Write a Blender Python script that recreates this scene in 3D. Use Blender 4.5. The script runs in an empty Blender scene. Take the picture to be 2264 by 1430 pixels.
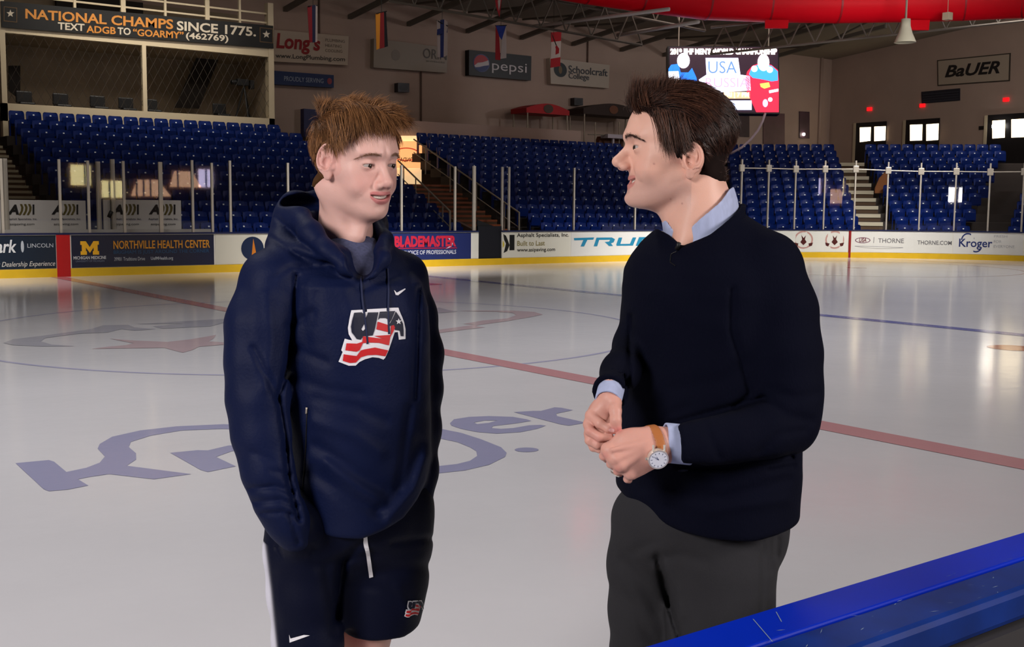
import bpy, bmesh, math, random
import numpy as np
from mathutils import Vector, Matrix

# ------------------------------------------------------------------ camera
W, H, FPX = 2264.0, 1430.0, 2509.8
CAM = np.array([-7.1121, -14.1657, 1.654])
YAW, PITCH, ROLL = 0.9326, -0.101, 0.0087
_f = np.array([math.cos(YAW)*math.cos(PITCH), math.sin(YAW)*math.cos(PITCH), math.sin(PITCH)])
_r0 = np.array([math.sin(YAW), -math.cos(YAW), 0.0])
_u0 = np.cross(_r0, _f)
_r = math.cos(ROLL)*_r0 + math.sin(ROLL)*_u0
_u = -math.sin(ROLL)*_r0 + math.cos(ROLL)*_u0
scene = bpy.context.scene
COL = scene.collection
cd = bpy.data.cameras.new('camera'); cam = bpy.data.objects.new('camera', cd); COL.objects.link(cam)
cd.sensor_width = 36.0; cd.lens = FPX/W*36.0; cd.clip_start = 0.05; cd.clip_end = 300
cam.matrix_world = Matrix(((_r[0], _u[0], -_f[0], CAM[0]), (_r[1], _u[1], -_f[1], CAM[1]),
                           (_r[2], _u[2], -_f[2], CAM[2]), (0, 0, 0, 1)))
scene.camera = cam
scene.view_settings.view_transform = 'Standard'
scene.view_settings.look = 'None'
scene.view_settings.gamma = 1.0
scene.view_settings.use_curve_mapping = False
scene.view_settings.exposure = 0.0

# ------------------------------------------------------------------ world and lights
wd = bpy.data.worlds.new('world'); scene.world = wd; wd.use_nodes = True
wd.node_tree.nodes['Background'].inputs['Color'].default_value = (0.9, 0.82, 0.8, 1)
wd.node_tree.nodes['Background'].inputs['Strength'].default_value = 0.05

def area(name, loc, target, size, size_y, power, color, spread=180):
    l = bpy.data.lights.new(name, 'AREA'); l.shape = 'RECTANGLE'; l.size = size; l.size_y = size_y
    l.energy = power; l.color = color; l.spread = math.radians(spread)
    o = bpy.data.objects.new(name, l); COL.objects.link(o); o.location = loc
    d = Vector(target)-Vector(loc)
    o.rotation_euler = d.to_track_quat('-Z', 'Y').to_euler()
    return o
# rows of arena lamps above the ice (aimed down at it)
for i, (x, y, e) in enumerate([(-8, -4, 430), (4, -4, 360), (16, -4, 380), (27, -2, 430)]):
    area('arena_lamp', (x, y, 11.5), (x, y, 0), 5, 1.2, e, (1.0, 0.975, 0.975), 115)
for i, (x, y, e) in enumerate([(-14, 6, 150), (-4, 6, 170), (8, 6, 190), (19, 5, 195), (25, 3, 180)]):
    area('arena_lamp', (x, y, 11.5), (x+(4 if x > 22 else 0), 13, 0), 5, 1.2, e, (1.0, 0.975, 0.96), 44)
# interview lights standing behind the boards, left and right of the camera
area('key_light', (-9.6, -13.6, 2.9), (-5.75, -12.1, 1.35), 1.1, 1.1, 150, (1.0, 0.93, 0.90))
area('fill_light', (-3.6, -15.9, 2.8), (-5.4, -12.4, 1.4), 1.2, 1.2, 135, (1.0, 0.92, 0.88))
# area lights over the upper stands
area('stand_fill', (8, 19, 10.0), (8, 24, 3), 14, 1.0, 120, (1.0, 0.90, 0.82), 160)
area('stand_fill', (24, 17, 10.0), (24, 24, 3), 10, 1.0, 130, (1.0, 0.88, 0.82), 160)
area('stand_fill', (36, 8, 10.4), (42, 14, 2), 8, 1.5, 460, (1.0, 0.92, 0.85), 170)
area('added_duct_light', (24, 4, 7.6), (28.5, 12.4, 9.4), 3, 1.0, 55, (1.0, 0.95, 0.95), 70)  # unseen uplight added only to brighten the red duct
area('added_press_box_light', (6.5, 27.6, 7.2), (6.5, 27.0, 5), 8, .4, 44, (1.0, 0.9, 0.76), 175)  # light added inside to brighten the press box interior
area('stand_fill', (6, 22.6, 10.4), (6, 25.4, 6.0), 7, .4, 110, (1.0, 0.92, 0.80), 80)  # extra light added to brighten the press box front
area('added_glint_light', (44, -4, 9.6), (24, 20, 3), 2.2, 1.2, 300, (0.95, 0.95, 1.0), 120)  # unseen light added for glints on the middle seat backs

# ------------------------------------------------------------------ helpers
def px_ray(px, py):
    return _f + (px-W/2)/FPX*_r - (py-H/2)/FPX*_u
def at(px, py, axis, val):            # photo point on the plane coordinate[axis] = val
    d = px_ray(px, py); t = (val-CAM[axis])/d[axis]
    return CAM+t*d
def atD(px, py, D):                   # photo point at distance D along the view axis
    return CAM + D*px_ray(px, py)
def proj(P):
    d = np.asarray(P, float)-CAM; z = d@_f
    return np.array([W/2+FPX*(d@_r)/z, H/2-FPX*(d@_u)/z])

MATS = {}
def srgb(r, g, b):
    f = lambda c: ((c/255+0.055)/1.055)**2.4 if c > 10 else c/255/12.92
    return (f(r), f(g), f(b), 1)
def mat(name, col=(0.5, 0.5, 0.5, 1), rough=0.6, metal=0.0, emit=None, estr=0.0, spec=0.5, noise=0.0, nscale=8.0,
        bump=0.0, bscale=30.0, alpha=1.0, trans=0.0, ior=1.45, attr=None, sheen=0.0, sss=0.0, coat=0.0, stretch=None):
    if name in MATS: return MATS[name]
    m = bpy.data.materials.new(name); m.use_nodes = True; MATS[name] = m
    nt = m.node_tree; b = nt.nodes['Principled BSDF']
    b.inputs['Base Color'].default_value = col; b.inputs['Roughness'].default_value = rough
    b.inputs['Metallic'].default_value = metal; b.inputs['Specular IOR Level'].default_value = spec
    b.inputs['IOR'].default_value = ior
    if emit: b.inputs['Emission Color'].default_value = emit; b.inputs['Emission Strength'].default_value = estr
    if alpha < 1: b.inputs['Alpha'].default_value = alpha
    if trans: b.inputs['Transmission Weight'].default_value = trans
    if sheen: b.inputs['Sheen Weight'].default_value = sheen; b.inputs['Sheen Roughness'].default_value = 0.6
    if coat: b.inputs['Coat Weight'].default_value = coat; b.inputs['Coat Roughness'].default_value = 0.08
    if sss:
        b.inputs['Subsurface Weight'].default_value = sss
        b.inputs['Subsurface Radius'].default_value = (1.0, 0.35, 0.18); b.inputs['Subsurface Scale'].default_value = 0.006
    src = None
    if attr:
        a = nt.nodes.new('ShaderNodeAttribute'); a.attribute_name = attr; src = a.outputs['Color']
        nt.links.new(src, b.inputs['Base Color'])
    if noise or bump:
        tc = nt.nodes.new('ShaderNodeTexCoord'); mp = nt.nodes.new('ShaderNodeMapping')
        nt.links.new(tc.outputs['Object'], mp.inputs['Vector'])
        if stretch: mp.inputs['Scale'].default_value = stretch
    if noise:
        n = nt.nodes.new('ShaderNodeTexNoise'); n.inputs['Scale'].default_value = nscale; n.inputs['Detail'].default_value = 5
        nt.links.new(mp.outputs['Vector'], n.inputs['Vector'])
        mr = nt.nodes.new('ShaderNodeMapRange'); mr.inputs['From Min'].default_value = 0.3; mr.inputs['From Max'].default_value = 0.7
        mr.inputs['To Min'].default_value = 1-noise; mr.inputs['To Max'].default_value = 1+noise
        nt.links.new(n.outputs['Fac'], mr.inputs['Value'])
        mx = nt.nodes.new('ShaderNodeMix'); mx.data_type = 'RGBA'; mx.blend_type = 'MULTIPLY'; mx.inputs['Factor'].default_value = 1
        if src: nt.links.new(src, mx.inputs['A'])
        else: mx.inputs['A'].default_value = col
        nt.links.new(mr.outputs['Result'], mx.inputs['B']); nt.links.new(mx.outputs['Result'], b.inputs['Base Color'])
    if bump:
        n = nt.nodes.new('ShaderNodeTexNoise'); n.inputs['Scale'].default_value = bscale; n.inputs['Detail'].default_value = 3
        nt.links.new(mp.outputs['Vector'], n.inputs['Vector'])
        bp = nt.nodes.new('ShaderNodeBump'); bp.inputs['Strength'].default_value = bump; bp.inputs['Distance'].default_value = 0.01
        nt.links.new(n.outputs['Fac'], bp.inputs['Height']); nt.links.new(bp.outputs['Normal'], b.inputs['Normal'])
    return m

class MB:                              # collects shapes, then builds ONE mesh object
    def __init__(s): s.v = []; s.f = []; s.m = []
    def add(s, v, f, mi=0):
        o = len(s.v); s.v += [tuple(map(float, p)) for p in v]; s.f += [tuple(i+o for i in q) for q in f]; s.m += [mi]*len(f); return s
    def box(s, a, b, mi=0, M=None):
        x0, y0, z0 = a; x1, y1, z1 = b
        v = [(x0, y0, z0), (x1, y0, z0), (x1, y1, z0), (x0, y1, z0), (x0, y0, z1), (x1, y0, z1), (x1, y1, z1), (x0, y1, z1)]
        if M is not None: v = [M@Vector(p) for p in v]
        return s.add(v, [(0, 3, 2, 1), (4, 5, 6, 7), (0, 1, 5, 4), (1, 2, 6, 5), (2, 3, 7, 6), (3, 0, 4, 7)], mi)
    def tube(s, pts, r, n=8, mi=0, cap=True):
        pts = [Vector(p) for p in pts]; k = len(pts); rr = r if hasattr(r, '__len__') else [r]*k
        v = []; f = []; ref = None
        for i, p in enumerate(pts):
            d = (pts[min(i+1, k-1)]-pts[max(i-1, 0)]).normalized()
            if ref is None: ref = Vector((0, 0, 1)) if abs(d.z) < 0.9 else Vector((1, 0, 0))
            a = d.cross(ref).normalized(); b = d.cross(a).normalized(); ref = -b if False else a.cross(d)
            for j in range(n):
                t = 2*math.pi*j/n; v.append(p+(a*math.cos(t)+b*math.sin(t))*rr[i])
        for i in range(k-1):
            for j in range(n):
                f.append((i*n+j, i*n+(j+1) % n, (i+1)*n+(j+1) % n, (i+1)*n+j))
        if cap: f.append(tuple(range(n))[::-1]); f.append(tuple((k-1)*n+j for j in range(n)))
        return s.add(v, f, mi)
    def quad(s, a, b, c, d, mi=0): return s.add([a, b, c, d], [(0, 1, 2, 3)], mi)
    def slab(s, pts, off, mi=0):       # polygon extruded by vector off
        n = len(pts); P = [np.array(p, float) for p in pts]; o = np.array(off, float)
        return s.add([*P, *[p+o for p in P]], [tuple(range(n)), tuple(range(2*n-1, n-1, -1))]+[(i, i+n, (i+1) % n+n, (i+1) % n) for i in range(n)], mi)
    def build(s, name, mats, parent=None, smooth=False, bevel=0.0, loc=None):
        me = bpy.data.meshes.new(name); me.from_pydata(s.v, [], s.f)
        for m in (mats if isinstance(mats, (list, tuple)) else [mats]): me.materials.append(m)
        me.polygons.foreach_set('material_index', s.m)
        bm = bmesh.new(); bm.from_mesh(me)
        bmesh.ops.recalc_face_normals(bm, faces=bm.faces); bm.to_mesh(me); bm.free()
        if smooth: me.polygons.foreach_set('use_smooth', [True]*len(me.polygons))
        o = bpy.data.objects.new(name, me); COL.objects.link(o)
        if parent: o.parent = parent
        if bevel:
            md = o.modifiers.new('bevel', 'BEVEL'); md.width = bevel; md.segments = 2; md.limit_method = 'ANGLE'
        return o
def tag(o, label=None, cat=None, group=None, kind=None):
    if label: o['label'] = label
    if cat: o['category'] = cat
    if group: o['group'] = group
    if kind: o['kind'] = kind
    return o
def thing(name, label, cat, loc=(0, 0, 0), group=None, rz=0.0):
    o = bpy.data.objects.new(name, None); COL.objects.link(o); o.location = loc; o.rotation_euler = (0, 0, rz)
    o.empty_display_size = 0.1
    return tag(o, label, cat, group)
def reparent(o, p):                    # keep world coordinates of a child built in world space
    o.parent = p; o.matrix_parent_inverse = Matrix.LocRotScale(p.location, p.rotation_euler.to_quaternion(), None).inverted()
    return o

_tx = {}
def text2d(s, bold=0.0, shear=0.0, space=1.0):
    k = (s, bold, shear, space)
    if k in _tx: return _tx[k]
    c = bpy.data.curves.new('t', 'FONT'); c.body = s; c.offset = bold; c.shear = shear; c.space_character = space
    c.resolution_u = 3; c.fill_mode = 'FRONT'
    o = bpy.data.objects.new('t', c); COL.objects.link(o)
    dg = bpy.context.evaluated_depsgraph_get(); me = bpy.data.meshes.new_from_object(o.evaluated_get(dg))
    v = np.array([p.co[:2] for p in me.vertices]); f = [tuple(p.vertices) for p in me.polygons]
    bpy.data.objects.remove(o); bpy.data.curves.remove(c); bpy.data.meshes.remove(me)
    mn, mx = v.min(0), v.max(0); _tx[k] = ((v-mn)/(mx-mn), f, (mx-mn)); return _tx[k]
def text_on(mb, s, fn, bold=0.0, shear=0.0, space=1.0, mi=0):     # fn(u,v) -> world point; u,v in 0..1
    v, f, _ = text2d(s, bold, shear, space); mb.add([fn(a, b) for a, b in v], f, mi)
def quadmap(x0, y0, x1, y1, axis, val, y0r=None, y1r=None):   # photo rectangle (top y0, bottom y1, right edge y0r, y1r) on a plane
    y0r = y0 if y0r is None else y0r; y1r = y1 if y1r is None else y1r
    A = at(x0, y1, axis, val); B = at(x1, y1r, axis, val); C = at(x1, y0r, axis, val); D = at(x0, y0, axis, val)
    return lambda u, v: (A*(1-u)+B*u)*(1-v)+(D*(1-u)+C*u)*v
def tri_fill(poly2):
    from mathutils.geometry import tessellate_polygon
    return tessellate_polygon([[Vector((p[0], p[1], 0)) for p in L] for L in poly2])
def circ(cx, cy, rx, ry, n=24, a0=0, a1=2*math.pi):
    return [(cx+rx*math.cos(a0+(a1-a0)*i/n), cy+ry*math.sin(a0+(a1-a0)*i/n)) for i in range(n)]
def poly_on(mb, poly, fn, mi=0, holes=()):
    loops = [poly, *holes]; pts = [p for L in loops for p in L]
    mb.add([fn(*p) for p in pts], [tuple(t) for t in tri_fill(loops)], mi)

# ------------------------------------------------------------------ ice sheet
ROOM = (-34.0, 48.0, -32.0, 29.0)
R_ = 8.53
def rink_path(n=20):
    p = []
    for (cx, cy, a0) in ((30.5-R_, -12.95+R_, -90), (30.5-R_, 12.95-R_, 0), (-30.5+R_, 12.95-R_, 90), (-30.5+R_, -12.95+R_, 180)):
        for i in range(n+1):
            a = math.radians(a0+90*i/n); p.append((cx+R_*math.cos(a), cy+R_*math.sin(a)))
    return p
def ice_mat(name, col, noise=0.03, rough=0.13):
    m = mat(name, col, rough, ior=1.31, noise=noise, nscale=0.7)
    nt = m.node_tree; b = nt.nodes['Principled BSDF']
    g = nt.nodes.new('ShaderNodeNewGeometry'); n = nt.nodes.new('ShaderNodeTexNoise'); n.inputs['Scale'].default_value = 5; n.inputs['Detail'].default_value = 4
    mp = nt.nodes.new('ShaderNodeMapping'); nt.links.new(g.outputs['Position'], mp.inputs['Vector']); mp.inputs['Scale'].default_value = (1, 1, 1)
    nt.links.new(mp.outputs['Vector'], n.inputs['Vector'])
    bp = nt.nodes.new('ShaderNodeBump'); bp.inputs['Strength'].default_value = 0.11; bp.inputs['Distance'].default_value = 0.01
    nt.links.new(n.outputs['Fac'], bp.inputs['Height']); nt.links.new(bp.outputs['Normal'], b.inputs['Normal'])
    return m
ICE = srgb(222, 221, 226)
m_ice = ice_mat('ice', ICE)
mb = MB(); rp = rink_path(); mb.add([(x, y, 0) for x, y in rp], [tuple(range(len(rp)))])
ice = tag(mb.build('floor', m_ice), kind='structure')
def ice_poly(name, polys, m, z, px=True, label=None):
    mb = MB()
    for P in polys:
        loops = P if isinstance(P[0][0], (list, tuple)) else [P]
        loops = [[tuple(at(a, b, 2, 0.0)[:2]) if px else (a, b) for a, b in L] for L in loops]
        poly_on(mb, loops[0], lambda a, b: (a, b, z), holes=loops[1:])
    o = mb.build(name, m, ice)
    if label: o['label'] = label
    return o
m_ired = ice_mat('ice_red', srgb(204, 150, 156)); m_ired2 = ice_mat('ice_red_dark', srgb(150, 40, 42))
m_iblue = ice_mat('ice_blue', srgb(120, 122, 178)); m_iblue2 = ice_mat('ice_thin_blue', srgb(184, 184, 214))
m_ik = ice_mat('ice_navy', srgb(160, 161, 194)); m_igrey = ice_mat('ice_grey', srgb(186,186,198)); m_ipink = ice_mat('ice_pink', srgb(206,184,190))
rect = lambda x0, y0, x1, y1: [(x0, y0), (x1, y0), (x1, y1), (x0, y1)]
ice_poly('center_line', [rect(-0.15, -12.95, 0.15, 12.95)], m_ired, 0.0030, False, 'faded red centre line')
ice_poly('blue_line', [rect(7.47, -12.95, 7.77, 12.95)], m_iblue, 0.0025, False, 'dark blue line across the far ice')
ice_poly('goal_line', [rect(27.05, -11.2, 27.11, 11.2)], m_ired2, 0.0025, False, 'thin red goal line')
ringp = lambda cx, cy, r, w: [circ(cx, cy, r+w/2, r+w/2, 96), circ(cx, cy, r-w/2, r-w/2, 96)[::-1]]
ice_poly('faceoff_circle', [ringp(0, 0, 4.57, 0.06)], m_iblue2, 0.0020, False, 'thin blue centre circle')
ice_poly('faceoff_circle', [ringp(21, 6.7, 4.57, 0.06), ringp(21, -6.7, 4.57, 0.06)], m_ired, 0.0020, False, 'red end zone circles')
ice_poly('faceoff_dot', [circ(6.1, -6.7, .3, .3), circ(6.1, 6.7, .3, .3), circ(21, 6.7, .3, .3)], m_ired2, 0.0020, False, 'red dots')
def sc(o, s, pts): return [(o[0]+x/s, o[1]+y/s) for x, y in pts]
zz = lambda P: sc((0, 860), 4.354, P)
ys = lambda P: sc((940, 860), 5.66, P)
ice_poly('ice_lettering', [
    zz([(150, 715), (470, 685), (520, 700), (640, 800), (830, 760), (960, 710), (1010, 650), (940, 575), (960, 530), (1080, 460), (1350, 400),
        (1700, 360), (2150, 340), (2500, 350), (2700, 380), (2740, 430), (2600, 440), (2500, 400), (2150, 385), (1750, 400), (1450, 450), (1260, 510), (1240, 560), (1310, 620), (1310, 680), (1220, 740),
        (1840, 820), (1480, 870), (1050, 820), (850, 850), (750, 870), (850, 930), (650, 970), (470, 985), (420, 965)]),
    zz([(1640, 615), (1900, 590), (2000, 592), (2200, 545), (2400, 540), (2430, 580), (2230, 600), (2080, 655), (2270, 745), (2000, 800), (1930, 780)]),
    [zz(circ(2900, 610, 330, 95, 28)), zz(circ(2900, 610, 170, 45, 28))[::-1]],
    [ys(circ(-200, 500, 400, 100, 28)), ys(circ(-200, 500, 200, 50, 28))[::-1]],
    ys([(150, 490), (450, 550), (700, 630), (950, 730), (1020, 800), (1000, 850), (800, 950), (500, 1020), (180, 1055), (-100, 1040), (-250, 990), (-120, 960), (180, 965), (400, 940), (560, 900), (650, 840), (640, 780), (560, 730), (400, 665), (230, 630), (100, 600)]),
    [ys([(310, 430), (360, 380), (550, 350), (800, 340), (1100, 350), (1270, 380), (1330, 400), (1150, 430), (850, 465), (830, 490), (950, 500), (1100, 490), (1300, 455), (1450, 450), (1510, 460), (1400, 500), (1200, 540), (900, 560), (650, 540), (450, 500), (330, 460)]),
     ys([(610, 420), (750, 395), (900, 395), (800, 425), (650, 440)])],
    ys([(1110, 290), (1350, 275), (1450, 275), (1620, 230), (1700, 235), (1850, 265), (1640, 310), (1650, 340), (1960, 410), (2000, 425), (1800, 460), (1700, 445), (1450, 380)]),
    ys(circ(1270, 762, 150, 28))], m_ik, 0.0022, True, 'large blue lettering painted under the ice')
za = lambda P: sc((0, 560), 4.206, P)
zb = lambda P: sc((920, 540), 4.206, P)
ice_poly('ice_logo', [
    za([(30, 835), (120, 800), (380, 770), (600, 740), (850, 705), (960, 670), (1190, 665), (1250, 690), (1450, 705), (1250, 720), (1130, 705), (1000, 737), (750, 747), (560, 770), (420, 790), (380, 820), (480, 850), (700, 865), (400, 867), (120, 855)]),
    za([(1250, 660), (2090, 610), (2500, 600), (2500, 630), (2100, 640), (1960, 680), (1510, 702), (1420, 680), (1700, 655)]),
    zb([(-60, 600), (220, 590), (300, 612), (390, 625), (250, 640), (100, 638)])], m_igrey, 0.0035, True, 'grey sweep of the centre ice logo')
ice_poly('ice_logo', [
    za([(1020, 795), (1240, 812), (1560, 825), (1780, 800), (2010, 760), (1990, 790), (1940, 820), (2090, 830), (2400, 835), (2090, 850), (1850, 870), (1790, 900), (1700, 925), (1600, 900), (1530, 880), (1200, 885), (850, 890), (1000, 870), (1170, 855), (1240, 838)]),
    zb([(390, 622), (550, 618), (900, 618), (1100, 630), (1180, 655), (1050, 680), (850, 715), (580, 752), (560, 765), (640, 775), (450, 795), (220, 825), (0, 840), (0, 815), (220, 795), (430, 765), (540, 750), (440, 742), (620, 710), (850, 690), (930, 660), (900, 640), (750, 628)])],
    m_ipink, 0.0036, True, 'pale red star and sweep of the centre ice logo')

# arena floor outside the rink, walls, roof
m_conc = mat('concrete', srgb(70, 60, 55), 0.8, noise=0.15, nscale=1.5)
x0, x1, y0, y1 = ROOM
mb = MB()
ro = [(x0, y0), (x1, y0), (x1, y1), (x0, y1)]
big = [(x*1.0, y) for x, y in rp]
poly_on(mb, ro, lambda a, b: (a, b, -0.02), holes=[[(x*1.006, y*1.006) for x, y in big][::-1]])
tag(mb.build('floor_surround', m_conc), kind='structure')
m_wall = mat('painted_block_wall', srgb(178, 154, 140), 0.75, noise=0.05, nscale=0.6)
nt = m_wall.node_tree; bk = nt.nodes.new('ShaderNodeTexBrick'); tcn = nt.nodes.new('ShaderNodeTexCoord')
bk.inputs['Scale'].default_value = 1.0; bk.inputs['Brick Width'].default_value = 0.8; bk.inputs['Row Height'].default_value = 0.4; bk.inputs['Mortar Size'].default_value = 0.012
sx = nt.nodes.new('ShaderNodeSeparateXYZ'); ad = nt.nodes.new('ShaderNodeMath'); cx = nt.nodes.new('ShaderNodeCombineXYZ')
nt.links.new(tcn.outputs['Object'], sx.inputs[0]); nt.links.new(sx.outputs['X'], ad.inputs[0]); nt.links.new(sx.outputs['Y'], ad.inputs[1])
nt.links.new(ad.outputs[0], cx.inputs['X']); nt.links.new(sx.outputs['Z'], cx.inputs['Y']); nt.links.new(cx.outputs[0], bk.inputs['Vector'])
bp = nt.nodes.new('ShaderNodeBump'); bp.inputs['Strength'].default_value = 0.25; bp.inputs['Distance'].default_value = 0.01; bp.invert = True
nt.links.new(bk.outputs['Fac'], bp.inputs['Height']); nt.links.new(bp.outputs['Normal'], nt.nodes['Principled BSDF'].inputs['Normal'])
EAVE = 9.9
def wall(name, a, b):
    mb = MB(); mb.box(a, b); return tag(mb.build(name, m_wall), kind='structure')
wall('wall_far', (x0, y1, -0.02), (x1+0.3, y1+0.3, EAVE+1.5))
wall('wall_near', (x0, y0-0.3, -0.02), (x1, y0, EAVE+1.5))
wall('wall_left', (x0-0.3, y0, -0.02), (x0, y1, EAVE+6))
wall('wall_right', (x1, y0, -0.02), (x1+0.3, y1, EAVE+6))
m_roof = mat('roof_deck', srgb(150, 142, 128), 0.7, noise=0.1, nscale=0.5)
def roof_z(y): return EAVE+0.55+(29-abs(y))*0.09 if y > -0 else EAVE+0.55+29*0.09+y*0.09
mb = MB()
for a, b in ((29.3, 0.0), (0.0, -32.3)):
    za_, zb_ = roof_z(a), roof_z(b)
    mb.slab([(x0-.3, a, za_), (x1+.3, a, za_), (x1+.3, b, zb_), (x0-.3, b, zb_)], (0, 0, 0.2))
tag(mb.build('ceiling', m_roof), kind='structure')

# ------------------------------------------------------------------ dasher boards (path parameter s along the inner face)
PATH = [(-22.0, 12.95), (30.5-R_, 12.95)] + [(30.5-R_+R_*math.cos(a), 12.95-R_+R_*math.sin(a)) for a in [math.radians(90-3*i) for i in range(1, 31)]] + [(30.5, -3.0)]
PATH = np.array(PATH); SEG = np.hypot(*np.diff(PATH, axis=0).T); SS = np.concatenate([[0], np.cumsum(SEG)])
def path_at(s, off=0.0):               # off > 0 = towards the ice
    i = int(np.clip(np.searchsorted(SS, s)-1, 0, len(SEG)-1)); t = (s-SS[i])/SEG[i]
    p = PATH[i]*(1-t)+PATH[i+1]*t; d = (PATH[i+1]-PATH[i])/SEG[i]
    if i > 0:
        q = p-np.array([30.5-R_, 12.95-R_]); 
        if i < len(SEG)-1: n = -q/np.hypot(*q); return p+n*off
    n = np.array([d[1], -d[0]]); return p+n*off
_sg = np.linspace(0, SS[-1], 3000); _sp = np.array([proj([*path_at(s), 0.5])[0] for s in _sg])
_k = np.argmax(_sp > 2400) if (_sp > 2400).any() else len(_sp)
def s_px(px): return float(np.interp(px, _sp[:_k], _sg[:_k]))
def z_px(px, py, off=0.0):             # height on the board face of a photo point
    x, y = path_at(s_px(px), off); D = (np.array([x, y])-CAM[:2])@np.array([math.cos(YAW), math.sin(YAW)])
    lo, hi = -2, 12
    for _ in range(40):
        m = (lo+hi)/2
        if proj([x, y, m])[1] > py: lo = m
        else: hi = m
    return lo
def board_map(px0, pt, px1, pb, off=0.012):
    s0, s1 = s_px(px0), s_px(px1); m = (px0+px1)/2; zt, zb = z_px(m, pt), z_px(m, pb)
    def fn(u, v):
        x, y = path_at(s0+(s1-s0)*u, off); return (x, y, zb+(zt-zb)*v)
    return fn
m_bwhite = mat('board_white', srgb(232, 228, 214), 0.35, noise=0.03, nscale=2)
m_kick = mat('kickplate_yellow', srgb(226, 182, 32), 0.35, noise=0.05, nscale=3)
m_capb = mat('cap_dark_blue', srgb(14, 26, 70), 0.35)
m_black = mat('black', srgb(12, 12, 14), 0.5)
def strip(s0, s1, z0, z1, off0, off1, n=None):
    mb = MB(); n = n or max(2, int((s1-s0)/0.35)); ss = np.linspace(s0, s1, n)
    if s1 > SS[1] > s0: ss = np.sort(np.append(ss, SS[1]))
    v = []
    for s in ss:
        a = path_at(s, off0); b = path_at(s, off1)
        v += [(*a, z0), (*a, z1), (*b, z1), (*b, z0)]
    f = []
    for i in range(len(ss)-1):
        for j in range(4): f.append((i*4+j, i*4+(j+1) % 4, i*4+4+(j+1) % 4, i*4+4+j))
    f += [(0, 1, 2, 3), (len(ss)*4-4, len(ss)*4-1, len(ss)*4-2, len(ss)*4-3)]
    return mb.add(v, f)
S0, S1 = 0.0, SS[-1]
GA, GB = s_px(1058), s_px(1110)
boards = thing('dasher_boards', 'white dasher boards with yellow kickplate curving round the far ice', 'hockey boards', (10, 12.95, 0))
for a, b in ((S0, GA), (GB, S1)):
    reparent(strip(a, b, 0.0, 0.965, -0.12, 0.0).build('board_panel', m_bwhite), boards)
    reparent(strip(a, b, 0.965, 1.005, -0.16, 0.03).build('cap_rail', m_capb), boards)
reparent(strip(S0, S1, 0.0, 0.19, 0.001, 0.02).build('kickplate', m_kick), boards)
# open gate: dark leaf swung outwards and dark sill
mb = strip(GA, GB, 0.0, 0.2, -0.14, -0.02)
reparent(mb.build('gate_sill', m_black), boards)
g = thing('rink_gate', 'dark gate between the boards at the foot of the stairs', 'gate', (*path_at((GA+GB)/2), 0))
reparent(strip(GA, GB, 0.2, z_px(1084, 500), -0.1, -0.04).build('gate_panel', mat('gate_navy', srgb(8, 10, 20), 0.5)), g)
a = path_at(GA, -0.07); b = path_at(GB, -0.07)
mb = MB(); mb.slab([(a[0], a[1], 1.0), (b[0], b[1], 1.0), (b[0], b[1], 1.05), (a[0], a[1], 1.32)], (0, 0.04, 0)); reparent(mb.build('gate_top', m_black), g)

def ad(name, px0, px1, pt, pb, col, label, items, full=True):
    """one advertising panel on the boards, items = list of (kind, ...)"""
    m = mat('ad_'+name, col, 0.3)
    if full: o = strip(s_px(px0), s_px(px1), 0.20, 0.95, 0.0, 0.006)
    else: o = strip(s_px(px0), s_px(px1), 0.20, 0.95, 0.0, 0.004)
    o = reparent(o.build('ad_panel', m), boards); o['label'] = label
    for it in items:
        k = it[0]; mb = MB()
        if k == 't':
            _, s, (a, b, c, d), c_, bold, shear = it
            text_on(mb, s, board_map(a, b, c, d), bold, shear)
        else:
            _, poly, c_ = it
            if isinstance(poly[0][0], (int, float)): poly = [poly]
            xs = [p[0] for p in poly[0]]; ys_ = [p[1] for p in poly[0]]
            bx = (min(xs), min(ys_), max(xs), max(ys_)); f2 = board_map(*bx, off=0.011 if k == 'q' else 0.010)
            g2 = lambda x, y: f2((x-bx[0])/(bx[2]-bx[0]), (bx[3]-y)/(bx[3]-bx[1]))
            poly_on(mb, poly[0], g2, holes=poly[1:])
        q = mb.build('lettering' if k == 't' else 'emblem', mat('ink_%d_%d_%d' % c_, srgb(*c_), 0.4)); q.parent = o
    return o
Wt = (225, 225, 225); NV = (20, 32, 66)
ad('dealer', -60, 124, 519, 592, srgb(18, 34, 52), 'navy dealership panel at the left edge', [
    ('t', 'ark', (-8, 530, 37, 559), Wt, 0.02, 0.2), ('t', 'LINCOLN', (61, 538, 118, 547), (190, 195, 200), 0.0, 0),
    ('p', circ(50, 545, 3.5, 13, 16), (190, 195, 200)), ('t', 'g Dealership Experience', (-8, 578, 121, 592), (215, 210, 200), 0.0, 0.3)])
red = strip(s_px(125), s_px(155), 0.0, 0.965, 0.0, 0.024).build('center_mark', mat('mark_red', srgb(190, 22, 26), 0.35)); reparent(red, boards)
M_ = [(178, 533), (190, 533), (198.5, 546), (207, 533), (219, 533), (219, 541), (216, 541), (216, 555), (219, 555), (219, 563), (205, 563), (205, 555), (207, 555), (207, 547), (198.5, 559), (190, 547), (190, 555), (192, 555), (192, 563), (178, 563), (178, 555), (181, 555), (181, 541), (178, 541)]
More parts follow.
